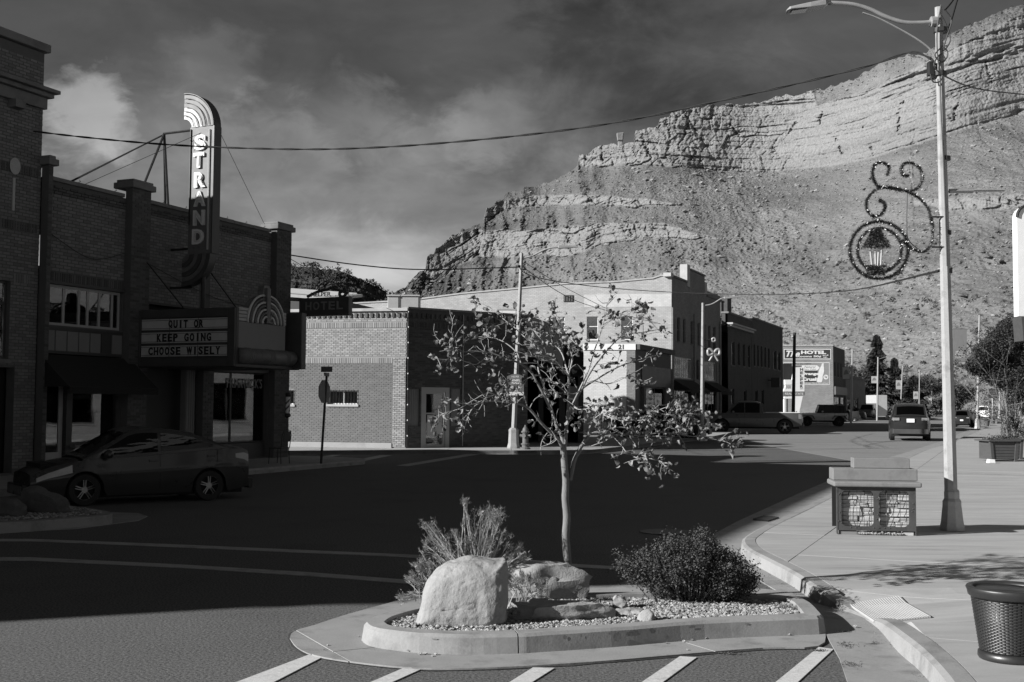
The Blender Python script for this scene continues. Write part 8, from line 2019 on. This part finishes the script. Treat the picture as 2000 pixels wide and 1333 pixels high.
for (x_, y_, wpx, rot_, paint, lab, nm, bl, rf_) in ((1695, 819, 34, ST_ANG + math.pi, 'paint_mid', 'grey pickup facing the camera at the far left kerb', 'oncoming_pickup', pk_belt, pk_roof), (1655, 824, 30, R(180 - 20), 'paint_dark', 'dark car parked just behind the boxy off-roader', 'parked_car', vb, vr),
        (1672, 821, 24, R(150), 'paint_mid', 'small grey car between the off-roader and the oncoming pickup', 'parked_car', vb, vr), (1811, 810, 16, ST_ANG, 'paint_dark', 'tiny dark car beyond the estate car on its right', 'distant_car', vb, vr), (1738, 811, 12, ST_ANG + math.pi, 'paint_light', 'tiny pale car far down the road left of the estate car', 'distant_car', vb, vr)):
    q = G(x_, y_); s_ = wpx * q.y / F_PX / (1.95 if abs(rot_ - R(165)) > .6 else 2.9)
    s_ = min(s_, 1.15); car(nm, lab, 'car' if 'pickup' not in lab else 'pickup truck', tuple(q * (1 + 2 / q.y)), rot_, 4.6 if bl is vb else 5.9, 1.95, .35, .38, -1.4, 1.5, bl, rf_, paint, s_, [(-.5, .35)], front_light=(1.9, 2.25, (.6, .6), (.85, .85)))
pb_ = G(1290, 862); o, *_ = car('black_car', 'black car parked behind the low leaves beside the white brick shop', 'car', tuple(pb_ * (1 + 1.5 / pb_.y)), R(180 - 15), 4.6, 1.84, .30, .36, -1.35, 1.4, sb_, sr_, 'paint_black', 1.1, [(-1.7, -1.15), (-1.05, -.15), (-.08, .85)])
# == the mesa: eroded cliffs over talus, built as one displaced landform
def hash2(ix, iy, s):
    h = (ix.astype(np.int64) * 374761393 + iy.astype(np.int64) * 668265263 + s * 1442695041) & 0xFFFFFFFF
    h = ((h ^ (h >> 13)) * 1274126177) & 0xFFFFFFFF
    return ((h ^ (h >> 16)) & 0xFFFFFF) / float(0xFFFFFF)
def vn(x, y, s=0):
    ix, iy = np.floor(x), np.floor(y); fx, fy = x - ix, y - iy; fx = fx * fx * (3 - 2 * fx); fy = fy * fy * (3 - 2 * fy)
    a, b, c, d = hash2(ix, iy, s), hash2(ix + 1, iy, s), hash2(ix, iy + 1, s), hash2(ix + 1, iy + 1, s)
    return (a + (b - a) * fx) * (1 - fy) + (c + (d - c) * fx) * fy
def fbm(x, y, o=4, s=0, g=.5):
    r_ = 0; a = 1; t = 0
    for k in range(o): r_ = r_ + a * vn(x * 2 ** k + 17.3 * k, y * 2 ** k - 9.1 * k, s + k); t += a; a *= g
    return r_ / t
def ridged(x, y, o=3, s=0):
    r_ = 0; a = 1; t = 0
    for k in range(o): r_ = r_ + a * (1 - np.abs(2 * vn(x * 2 ** k, y * 2 ** k + 5 * k, s + k) - 1)); t += a; a *= .5
    return r_ / t
def worley(x, y, s=0):
    ix, iy = np.floor(x), np.floor(y); best = np.full(x.shape, 9.0); second = best.copy(); idv = np.zeros(x.shape)
    for dx in (-1, 0, 1):
        for dy in (-1, 0, 1):
            cx, cy = ix + dx, iy + dy; px, py = cx + hash2(cx, cy, s), cy + hash2(cx, cy, s + 7); d = (x - px) ** 2 + (y - py) ** 2; h = hash2(cx, cy, s + 13)
            nb = d < best; second = np.where(nb, best, np.minimum(second, d)); idv = np.where(nb, h, idv); best = np.where(nb, d, best)
    return np.sqrt(best), np.sqrt(second), idv
def seg(pts):
    xs = [p[0] for p in pts]; ys = [p[1] for p in pts]; return lambda x: np.interp(x, xs, ys)
SKY = seg([(600, 640), (740, 588), (765, 578), (790, 560), (815, 535), (829, 526), (832, 503), (846, 496), (849, 486), (862, 478), (872, 466), (900, 450), (933, 440), (944, 425), (948, 408), (962, 402), (968, 392), (982, 386), (985, 375), (1010, 369), (1040, 362), (1080, 350), (1100, 338), (1118, 328), (1128, 322),
           (1129, 300), (1150, 293), (1165, 282), (1190, 277), (1238, 273), (1241, 252), (1262, 246), (1286, 240), (1290, 226), (1308, 222), (1312, 213), (1340, 208), (1380, 199), (1420, 198), (1470, 194), (1530, 180), (1580, 170), (1640, 155), (1690, 135), (1730, 108), (1765, 99), (1800, 94), (1828, 82), (1850, 66), (1868, 52), (1900, 36), (1940, 20), (1965, 6), (2000, -6), (2200, -40), (2500, -60)])
UC = seg([(600, 999), (1128, 999), (1129, 322), (1200, 320), (1240, 317), (1400, 327), (1500, 330), (1600, 322), (1700, 304), (1800, 272), (1900, 240), (2000, 212), (2200, 180), (2500, 160)])      # foot of the upper cliff
UT = seg([(600, -200), (1128, -200), (1500, -200), (1600, 190), (1700, 160), (1800, 112), (1900, 60), (2000, 8), (2500, -60)])   # rounded cap above it
M1 = seg([(600, 0), (945, 0), (946, 404), (975, 392), (1040, 380), (1150, 378), (1250, 384), (1345, 396), (1346, 0), (2500, 0)]); M2 = seg([(600, 0), (945, 0), (946, 432), (975, 410), (1040, 400), (1150, 398), (1250, 400), (1345, 397), (1346, 0), (2500, 0)])
L1 = seg([(600, 0), (824, 0), (826, 500), (845, 488), (870, 462), (930, 446), (1000, 450), (1100, 442), (1200, 432), (1300, 433), (1340, 445), (1400, 462), (1401, 0), (2500, 0)]); L2 = seg([(600, 0), (824, 0), (826, 542), (850, 548), (900, 520), (930, 500), (1000, 506), (1060, 496), (1120, 500), (1180, 476), (1250, 462), (1335, 464), (1400, 463), (1401, 0), (2500, 0)])
R1 = seg([(600, 0), (1760, 0), (1790, 385), (1860, 380), (2000, 372), (2500, 360)]); R2 = seg([(600, 0), (1760, 0), (1790, 392), (1860, 402), (2000, 400), (2500, 392)])
NX, NY = 1010, 560
xs = np.linspace(600, 2420, NX); rows = np.linspace(0, 1, NY)
s0_ = SKY(xs); kk_ = np.ones(61) / 61; sk = np.convolve(np.pad(np.convolve(np.pad(s0_, 30, 'edge'), kk_, 'valid'), 30, 'edge'), kk_, 'valid'); dev = s0_ - sk + (fbm(xs / 11, xs * 0 + 3, 3, 5) - .5) * 7 + (np.round(vn(xs / 9, xs * 0, 9) * 3) / 3 - .5) * 4
yb = 838.0
XX = np.repeat(xs[:, None], NY, 1); YY = yb + (sk[:, None] - yb) * (rows[None, :] ** .92) + dev[:, None] * np.clip((rows[None, :] - .8) / .2, 0, 1) ** 3
j1 = (fbm(XX / 28, YY / 90, 3, 21) - .5) * 12
def band(a, b): return (YY > a(XX) + j1 * .6) & (YY < b(XX) + j1)
cl = np.zeros_like(XX); up = ((YY < UC(XX) + j1 * .5) & (XX > 1129)); cap = (YY < UT(XX) + 6) & (XX > 1500)
upper = up & ~cap; cl[upper] = 1; mb_ = band(M1, M2) & (XX > 946) & (XX < 1346); lb_ = band(L1, L2) & (XX > 826) & (XX < 1400); rb2 = band(R1, R2) & (XX > 1780); cl[mb_] = .8; cl[lb_] = 1; cl[rb2] = .7
t_ = (792.0 + .006 * (XX - 1000) * 0 - YY) / F_PX
tal = .60 + .05 * np.sin(XX / 90)
slope = tal * (1 - cl) + 5.0 * cl; slope[cap] = 1.0
slope = np.where(cl > 0, 5.0, slope)
r0a = 250 + (2000 - xs) * .16
RR = np.zeros_like(XX); RR[:, 0] = r0a
for j in range(1, NY):
    dt = t_[:, j] - t_[:, j - 1]; s_ = np.maximum(slope[:, j] - t_[:, j], .22); RR[:, j] = RR[:, j - 1] * (1 + dt / s_)
def gb(a, n, ax):      # repeated box blur
    for _ in range(3):
        p = np.concatenate([np.repeat(np.take(a, [0], ax), n, ax), a, np.repeat(np.take(a, [-1], ax), n, ax)], ax); c_ = np.cumsum(p, ax); w = 2 * n
        a = (np.take(c_, range(w, c_.shape[ax]), ax) - np.take(c_, range(0, c_.shape[ax] - w), ax)) / w
    return a
LR = np.log(RR); lo_ = gb(LR, 26, 1); RR = np.exp(LR - lo_ + gb(lo_, 45, 0)); RR = np.maximum.accumulate(RR, 1)
ZZ = HCAM + RR * t_; AX = (XX - 1000) / F_PX * RR
sm = lambda a: a
fl = np.clip((1340 - XX) / 400, 0, 1)
butt = (ridged(AX / 24 + fbm(AX / 9, ZZ / 12, 2, 32) * .5, ZZ / 90, 2, 31) - .55)
gul = ridged(AX / 7.5 + .35 * fbm(AX / 5, ZZ / 5, 3, 71), ZZ / 40, 2, 41)
clf = (cl > 0).astype(float)
for _ in range(2): clf[:, 1:-1] = (clf[:, :-2] + clf[:, 1:-1] + clf[:, 2:]) / 3
disp = np.zeros_like(XX)
disp += (butt + .8 * (fbm(AX / 16, ZZ / 26, 5, 33) - .5)) * np.where(YY < UC(XX) + 30, 3.0, 1.4 + 11 * fl) * np.clip((750 - YY) / 250, 0, 1)
disp += (gul - .6) * (1 - clf) * (.6 + 11 * fl) * np.clip((720 - YY) / 200, 0.15, 1)
w1, w2, wid = worley(AX / 4.2 + .8 * fbm(AX / 5, ZZ / 5, 3, 3), ZZ / 10, 51)
blocks = wid * 1.5 - np.exp(-((w2 - w1) / .06) ** 2) * 1.3 * (fbm(AX / 6, ZZ / 5, 2, 55) > .47)
w1b, w2b, widb = worley(AX / 1.7, ZZ / 2.0, 61); blocks2 = widb * .7 - np.exp(-((w2b - w1b) / .1) ** 2) * .35 + (fbm(AX / 2.2, ZZ / 1.6, 4, 57) - .5) * 1.1
QZ = np.where(YY < 345, (UC(XX) - YY) * RR / F_PX, (L2(XX) - YY) * RR / F_PX)
strata = (fbm(QZ / 2.6, AX / 90, 3, 77) - .5) * 2.6 + (np.round(vn(QZ / 1.3, AX / 40, 81) * 2) / 2 - .5) * .9
crk = ridged(AX / 16 + fbm(AX / 5, ZZ / 6, 3, 87) * .9, ZZ / 30, 1, 88); crk = -np.clip(crk - .94, 0, 1) * 55 * (fbm(AX / 10, ZZ / 7, 2, 89) > .5)
smooth_face = np.clip((XX - 1330) / 250, 0, 1) * (YY < 340)
disp += clf * (blocks * (1 - .72 * smooth_face) + blocks2 * (1 - .75 * smooth_face) + strata * (1 - .35 * smooth_face))
for pl_ in ([(1360, 236), (1361, 272), (1366, 284), (1350, 308)], [(1341, 219), (1346, 242)], [(1389, 206), (1397, 240)], [(1612, 210), (1602, 236)], [(1560, 232), (1541, 257)], [(1690, 240), (1704, 270), (1708, 296)], [(1774, 182), (1761, 215), (1762, 256)], [(1518, 268), (1513, 300)], [(1430, 236), (1444, 262)],
        [(1300, 226), (1312, 262)], [(1640, 262), (1650, 296)], [(1880, 190), (1868, 226)], [(1935, 110), (1950, 150)], [(1254, 256), (1268, 300)], [(1173, 300), (1180, 318)], [(1104, 440), (1116, 496)], [(932, 448), (930, 500)], [(1062, 446), (1066, 492)], [(1232, 440), (1234, 462)]):
    for (xa_, ya_), (xb_, yb_) in zip(pl_, pl_[1:]):
        L2_ = (xb_ - xa_) ** 2 + (yb_ - ya_) ** 2; jx = (fbm(XX / 4, YY / 4, 3, 201) - .5) * 14; tt = np.clip(((XX + jx - xa_) * (xb_ - xa_) + (YY - ya_) * (yb_ - ya_)) / L2_, 0, 1)
        dd = np.hypot(XX + jx - xa_ - tt * (xb_ - xa_), YY - ya_ - tt * (yb_ - ya_)); disp -= 2.4 * np.exp(-(dd / 1.5) ** 2) * np.clip(fbm(XX / 6, YY / 9, 2, 205) * 4 - 1.3, 0, 1)
bed = ridged(QZ / 3.6 + (fbm(AX / 14, QZ / 3, 3, 211) - .5) * 1.1, AX / 400, 1, 212); disp -= clf * np.clip(bed - .90, 0, 1) * 26 * np.clip(fbm(AX / 7, QZ / 2.0, 3, 213) * 5 - 2.1, 0, 1)
bed2 = ridged(QZ / 1.5 + (fbm(AX / 8, QZ / 2, 2, 214) - .5) * .8, AX / 300, 1, 215); disp -= clf * np.clip(bed2 - .85, 0, 1) * 7 * np.clip(fbm(AX / 4, QZ / 1.2, 3, 216) * 5 - 2.2, 0, 1)
dens = np.clip((YY - 330) / 200, .35, 1)
tl = (fbm(AX / 7, ZZ / 7, 6, 101, .66) - .5) * 5.5
w1, w2, wid = worley(AX / 2.6, ZZ / 2.0, 111); bl1 = np.where(wid > .72, np.clip(.5 - w1, 0, 1) * 4.2, 0)
w1, w2, wid = worley(AX / 1.3, ZZ / 1.05, 121); bl2 = np.where(wid > .5, np.clip(.55 - w1, 0, 1) * 2.0, 0)
bl3 = 0
chan = np.clip(fbm(AX / 18 + ZZ / 30, ZZ / 24, 4, 141) * 3 - .8, .3, 1)
disp += (1 - clf) * (tl + (bl1 * .9 + bl2 * 1.15 + bl3) * dens * chan * 1.7)
rib = ridged((AX * .6 + ZZ * .9) / 4.5, (ZZ - AX * .6) / 60, 2, 151) * np.exp(-((XX - 1790) / 75) ** 2 - ((YY - 700) / 42) ** 2); disp += rib * 4.5
disp[:, 0] = 0
RD = RR - disp
X3 = (XX - 1000) / F_PX * RD; Z3 = HCAM + RD * t_
Y3 = RD
ex = 10; bx3 = []; by3 = []; bz3 = []
for k in range(1, ex + 1):
    d = k * k * 3.0; bx3.append(X3[:, -1] + (XX[:, -1] - 1000) / F_PX * d); by3.append(Y3[:, -1] + d); bz3.append(Z3[:, -1] - d * .02 - k * 1.2 + (fbm(X3[:, -1] / 30, X3[:, -1] * 0 + k, 2, 3) - .5) * 1.5)
X3 = np.concatenate([X3, np.stack(bx3, 1)], 1); Y3 = np.concatenate([Y3, np.stack(by3, 1)], 1); Z3 = np.concatenate([Z3, np.stack(bz3, 1)], 1)
NYT = NY + ex
co = np.stack([X3, Y3, Z3], 2).reshape(-1, 3)
ii = (np.arange(NX - 1)[:, None] * NYT + np.arange(NYT - 1)[None, :]).ravel()
quads = np.stack([ii, ii + NYT, ii + NYT + 1, ii + 1], 1)
me = bpy.data.meshes.new('mesa'); me.vertices.add(len(co)); me.vertices.foreach_set('co', co.ravel().astype(np.float32))
me.loops.add(quads.size); me.loops.foreach_set('vertex_index', quads.ravel().astype(np.int32)); me.polygons.add(len(quads))
me.polygons.foreach_set('loop_start', (np.arange(len(quads)) * 4).astype(np.int32)); me.polygons.foreach_set('loop_total', np.full(len(quads), 4, np.int32)); me.update(calc_edges=True); me.validate()
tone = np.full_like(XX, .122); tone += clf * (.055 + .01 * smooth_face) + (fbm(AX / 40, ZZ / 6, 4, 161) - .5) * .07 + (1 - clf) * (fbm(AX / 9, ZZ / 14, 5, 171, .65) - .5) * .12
left_shade = np.clip((1010 - XX) / 160, 0, 1) * (1 - clf * .85); tone *= 1 - .52 * left_shade  # shade on the left flank is put into the talus tone
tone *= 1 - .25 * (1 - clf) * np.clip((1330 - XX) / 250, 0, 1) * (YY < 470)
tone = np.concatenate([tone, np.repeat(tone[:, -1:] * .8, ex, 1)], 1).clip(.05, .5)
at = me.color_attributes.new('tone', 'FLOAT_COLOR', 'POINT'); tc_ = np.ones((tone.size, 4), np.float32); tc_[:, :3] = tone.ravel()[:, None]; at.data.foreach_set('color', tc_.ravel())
mm = bpy.data.materials.new('sandstone_shale_and_shade'); mm.use_nodes = True; t = mm.node_tree; n = t.nodes; l = t.links; bs = n['Principled BSDF']; bs.inputs['Roughness'].default_value = .95; bs.inputs['Specular IOR Level'].default_value = .1
ca = n.new('ShaderNodeVertexColor'); ca.layer_name = 'tone'; ge = n.new('ShaderNodeNewGeometry')
n1 = n.new('ShaderNodeTexNoise'); n1.inputs['Scale'].default_value = .9; n1.inputs['Detail'].default_value = 6; n1.inputs['Roughness'].default_value = .7; l.new(ge.outputs['Position'], n1.inputs['Vector'])
vo = n.new('ShaderNodeTexVoronoi'); vo.inputs['Scale'].default_value = .9; l.new(ge.outputs['Position'], vo.inputs['Vector'])
mr = n.new('ShaderNodeMapRange'); mr.inputs[1].default_value = .3; mr.inputs[2].default_value = .7; mr.inputs[3].default_value = .72; mr.inputs[4].default_value = 1.28; l.new(n1.outputs[0], mr.inputs[0])
mx = n.new('ShaderNodeMix'); mx.data_type = 'RGBA'; mx.blend_type = 'MULTIPLY'; mx.inputs[0].default_value = 1; l.new(ca.outputs[0], mx.inputs[6]); l.new(mr.outputs[0], mx.inputs[7]); l.new(mx.outputs[2], bs.inputs['Base Color'])
ad = n.new('ShaderNodeMath'); ad.operation = 'ADD'; l.new(n1.outputs[0], ad.inputs[0]); l.new(vo.outputs['Distance'], ad.inputs[1])
bu = n.new('ShaderNodeBump'); bu.inputs['Strength'].default_value = .8; bu.inputs['Distance'].default_value = .5; l.new(ad.outputs[0], bu.inputs['Height']); l.new(bu.outputs[0], bs.inputs['Normal'])
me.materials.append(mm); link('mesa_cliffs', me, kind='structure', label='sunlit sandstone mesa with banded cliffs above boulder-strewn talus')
c = MB(); j = int((1213 - 600) / 1820 * (NX - 1)); base = Vector((X3[j, NY - 1], Y3[j, NY - 1], Z3[j, NY - 1])); kq = base.y / F_PX
br = empty('balanced_rock', tuple(base), 0, 'small blocky balanced rock standing alone on the mesa shoulder', 'balanced rock')
c.add([(x * kq, y * kq, z * kq) for x, y, z in ((-4, -4, -6), (5, -4, -6), (5, 4, -6), (-4, 4, -6), (-5, -3, 6), (4, -4, 7), (4, 4, 7), (-5, 4, 6))], [(0, 3, 2, 1), (4, 5, 6, 7), (0, 1, 5, 4), (1, 2, 6, 5), (2, 3, 7, 6), (3, 0, 4, 7)]); M['cliff_rock'] = mat('cliff_block_rock', .22, .95, .2, .4, .2, 3, .8, .3)
c.build('pedestal', M['cliff_rock'], br, bevel=.3)
c = MB(); c.add([(x * kq, y * kq, z * kq) for x, y, z in ((-6, -6, 7.2), (5, -6, 7.2), (6, 6, 7.2), (-5, 6, 7.2), (-8, -7, 22), (7, -6, 24), (8, 6, 24), (-7, 6, 22))], [(0, 3, 2, 1), (4, 5, 6, 7), (0, 1, 5, 4), (1, 2, 6, 5), (2, 3, 7, 6), (3, 0, 4, 7)]); c.build('cap_block', M['cliff_rock'], br, bevel=.4)
rs = np.random.RandomState(4); Vs = []; Fs = []; cnt = 0
def blob(p, s_, n_):
    global cnt
    d = rs.normal(size=(n_, 3)); d /= np.linalg.norm(d, axis=1)[:, None]; d *= (rs.uniform(0, 1, n_) ** .4)[:, None] * s_; d[:, 2] = np.abs(d[:, 2]) * .9 + s_ * .1
    a = rs.normal(size=(n_, 3)); a /= np.linalg.norm(a, axis=1)[:, None]; b = rs.normal(size=(n_, 3)); b /= np.linalg.norm(b, axis=1)[:, None]
    c0 = d + p; k = s_ * .42; tri = np.stack([c0 - b * k * .5, c0 + a * k, c0 + b * k * .5], 1).reshape(-1, 3); Vs.append(tri); Fs.append(np.arange(n_ * 3).reshape(-1, 3) + cnt); cnt += n_ * 3
tries = 0; placed = 0
while placed < 1700 and tries < 30000:
    tries += 1; i = rs.randint(0, NX); j = rs.randint(0, NY - 5); y = YY[i, j]; x = XX[i, j]
    if clf[i, j] > .3 or x < 1080 and y > 480: continue
    pr = np.clip((y - 470) / 190, 0, 1) ** 1.4 * (1.0 if x > 1380 else .45) + .012
    if rs.uniform() > pr * .9 or fbm(np.array([X3[i, j] / 14]), np.array([Z3[i, j] / 10]), 2, 8)[0] < .5: continue
    s_ = rs.uniform(.4, 1.1) * (1.5 if rs.uniform() < .12 else 1); blob(np.array([X3[i, j], Y3[i, j], Z3[i, j] - .1]), s_, 26); placed += 1
for k in range(260):
    x = rs.uniform(1480, 2020); i = int((x - 600) / 1820 * (NX - 1));
    if fbm(np.array([x / 16]), np.array([1.0]), 2, 8)[0] < .5 and rs.uniform() < .8: continue
    jj = NY + rs.randint(-9, 2); kq = Y3[i, jj] / F_PX; blob(np.array([X3[i, jj], Y3[i, jj], Z3[i, jj]]), rs.uniform(1.3, 3.8) * kq, 30)
me = bpy.data.meshes.new('desert_scrub'); me.from_pydata(np.concatenate(Vs).tolist(), [], np.concatenate(Fs).tolist()); me.materials.append(M['scrub']); me.update(); link('desert_scrub', me, kind='stuff')
Vs = []; Fs = []; cnt = 0; shp2 = pebble_shapes(14, rs)
k = 0
while k < 13000:
    i = rs.randint(0, NX); j = rs.randint(0, NY - 5)
    if clf[i, j] > .2 or (XX[i, j] < 1100 and rs.uniform() < .6): continue
    s_ = rs.uniform(.16, .42) * (2.4 if rs.uniform() < .1 else 1) * Y3[i, j] / 330; q = shp2[rs.randint(14)] * s_; a = rs.uniform(0, 6.28); c_, d_ = math.cos(a), math.sin(a)
    Vs.append(np.stack([q[:, 0] * c_ - q[:, 1] * d_ + X3[i, j], q[:, 0] * d_ + q[:, 1] * c_ + Y3[i, j] - .1, q[:, 2] + Z3[i, j] + s_ * .15], 1)); Fs.append(np.array(PEB_F) + cnt); cnt += 10; k += 1
M['talus_rock'] = mat('talus_block_rock', .22, .95, .2, .5, .1, 3, .5, .2, island=.3)
me = bpy.data.meshes.new('talus_boulders'); me.from_pydata(np.concatenate(Vs).tolist(), [], np.concatenate(Fs).tolist()); me.materials.append(M['talus_rock']); me.update(); link('talus_boulders', me, kind='stuff')
HX = np.linspace(420, 830, 260); hy = seg([(420, 560), (470, 540), (540, 522), (600, 524), (660, 532), (700, 545), (730, 562), (755, 575), (790, 592), (830, 610)])
sky_ = hy(HX) + (fbm(HX / 6, HX * 0, 3, 3) - .5) * 7; nrow = 70
XXh = np.repeat(HX[:, None], nrow, 1); v = np.linspace(0, 1, nrow)[None]; YYh = 800 + (sky_[:, None] - 800) * v; RRh = 560 + 640 * v ** 1.1 + 0 * XXh
A_ = (XXh - 1000) / F_PX * RRh; Z_ = HCAM + RRh * (792 - YYh) / F_PX
dsp = (fbm(A_ / 60, Z_ / 60, 4, 5) - .5) * 90 + (fbm(A_ / 7, Z_ / 7, 3, 6) - .5) * 26; dsp[:, 0] = 0; RRh = RRh - dsp
co = np.stack([(XXh - 1000) / F_PX * RRh, RRh, HCAM + RRh * (792 - YYh) / F_PX], 2); back = co[:, -1:].copy(); back[:, :, 1] += 400; back[:, :, 2] -= 40; co = np.concatenate([co, back], 1); nr1 = nrow + 1
ii = (np.arange(259)[:, None] * nr1 + np.arange(nr1 - 1)[None]).ravel(); me = bpy.data.meshes.new('hills'); me.from_pydata(co.reshape(-1, 3).tolist(), [], np.stack([ii, ii + nr1, ii + nr1 + 1, ii + 1], 1).tolist()); me.materials.append(M['hill']); me.update(); link('hills', me, kind='structure', label='dark wooded hills behind the left rooftops')
Vs = []; Fs = []; cnt = 0
for k in range(900):
    i = rs.randint(0, 260); j = rs.randint(35, nrow); p = co[i, j]; blob(p, rs.uniform(3, 6.5), 22)
me = bpy.data.meshes.new('hill_woodland'); me.from_pydata(np.concatenate(Vs).tolist(), [], np.concatenate(Fs).tolist()); me.materials.append(M['conifer']); me.update(); link('hill_woodland', me, kind='stuff')
# -- trees down the street
def conifer(px, pybase, pytop, label, wpx, Yd):
    b = P(px, pybase, Yd); b.z = 0; k = Yd / F_PX; H = P(px, pytop, Yd).z; o = empty('spruce_tree', tuple(b), 0, label, 'tree', 'evergreens at the end of the street')
    c = MB(); c.tube([(0, 0, 0), (0, 0, H * .95)], [.3, .05], 6); c.build('trunk', M['bark'], o)
    c = MB(); w = wpx * k / 2
    for _ in range(7000):
        t = rnd.random() ** .8; z = H * (.06 + .94 * t); r_ = w * (1 - t) ** .8 * rnd.uniform(.25, 1.05) * (.75 + .35 * math.sin(z * 2.6)); a = rnd.uniform(0, 6.28); p = Vector((r_ * math.cos(a), r_ * math.sin(a), z - r_ * .28)); d = Vector((math.cos(a), math.sin(a), -.35)).normalized(); s_ = w * .10 + .1
        e = d.orthogonal().normalized() * s_ * .45; e.rotate(Matrix.Rotation(rnd.uniform(0, 3), 3, d)); c.add([p - e, p + e, p + d * s_ * 1.6], [(0, 1, 2)])
    c.build('crown', M['conifer'], o)
conifer(1714, 812, 655, 'tallest dark spruce tree standing left of centre at the street end', 74, 235)
conifer(1786, 812, 735, 'lower broad dark evergreen behind the estate car', 90, 230); conifer(1748, 812, 700, 'dark evergreen between the tall spruce and the broad one', 62, 260)
conifer(1700, 812, 700, 'slim dark evergreen left of the tall spruce', 50, 250)
def broad(px, pytop, Yd, wpx, label, m_='far_leaf', dens=4200, group='bare trees at the end of the street', name='bare_tree'):
    b = P(px, 810, Yd); b.z = 0; H = P(px, pytop, Yd).z; k = Yd / F_PX; w = wpx * k / 2; o = empty(name, tuple(b), 0, label, 'tree', group); c = MB(); tips = []
    for _ in range(4): limb(c, Vector((0, 0, 0)), Vector((rnd.gauss(0, .3), rnd.gauss(0, .3), 1)), H * .5, .22, 3, tips, .2, 4, .45, 3, .1)
    c.build('trunk', M['far_leaf'] if m_ == 'far_leaf' else M['bark'], o)
    c = MB()
    for _ in range(11): q = Vector((rnd.gauss(0, w * .42), rnd.gauss(0, w * .4), H * rnd.uniform(.35, .85))); leaf_cloud(c, q, w * .45, dens // 11, .34, (1, 1, .8), .5)
    c.build('crown', M[m_], o)
broad(1682, 700, 240, 60, 'bare brownish tree just right of the hotel building'); broad(1770, 725, 280, 90, 'wide bare tree behind the leaning banner pole'); broad(1825, 732, 290, 70, 'bare tree left of the near lamp pole')
broad(1868, 735, 280, 70, 'bare pale tree right of the near lamp pole'); broad(1912, 738, 300, 70, 'bare tree behind the white off-roader'); broad(1655, 735, 235, 36, 'small bare tree behind the arched sign')
for (x_, y0_, y1_, w_, Yd, lab) in ((1868, 765, 812, 26, 330, 'small pale gabled house with a white chimney at the street end'), (1838, 770, 812, 14, 320, 'narrow pale house glimpsed left of the near lamp pole'), (1900, 778, 812, 34, 345, 'low pale house behind the white off-roader')):
    a = P(x_, 812, Yd); k = Yd / F_PX; H = P(x_, y0_ + 14, Yd).z; o = empty('small_house', (a.x, Yd, 0), R(20), lab, 'house'); W_ = w_ * k; D_ = 9
    ho = [[W_ * .15, W_ * .38, H * .35, H * .7], [W_ * .6, W_ * .85, H * .35, H * .7]]; c = MB(); holed(c, 0, W_, 0, H, ho, 0, .2); c.box(0, W_, .3, D_, 0, H); c.add([(0, 0, H), (W_, 0, H), (W_ / 2, 0, H + W_ * .3)], [(0, 1, 2)]); c.build('wall', M['white_paint'] if w_ < 30 else M['cream_trim'], o)
    c = MB(); z2 = H + W_ * .3; c.add([(-.4, -.4, H - .2), (W_ / 2, -.4, z2 + .1), (W_ / 2, D_ + .4, z2 + .1), (-.4, D_ + .4, H - .2)], [(0, 1, 2, 3)]); c.add([(W_ + .4, -.4, H - .2), (W_ / 2, -.4, z2 + .1), (W_ / 2, D_ + .4, z2 + .1), (W_ + .4, D_ + .4, H - .2)], [(3, 2, 1, 0)]); rf = c.build('roof', M['stucco_d'], o)
    c = MB(); c.box(W_ * .2, W_ * .2 + .8, 2, 2.8, H, z2 + 1.6); c.build('chimney', M['white_paint'], rf)
    for h in ho: window(o, *h, .1, .1, [], [])
c = MB()
for k in range(150): q = Vector((rnd.uniform(35, 175), rnd.uniform(215, 250), 0)); leaf_cloud(c, q + Vector((0, 0, .8)), rnd.uniform(1.2, 2.6), 60, .5, (1.4, 1, .6), .5)
c.build('roadside_brush', M['far_leaf'], kind='stuff')
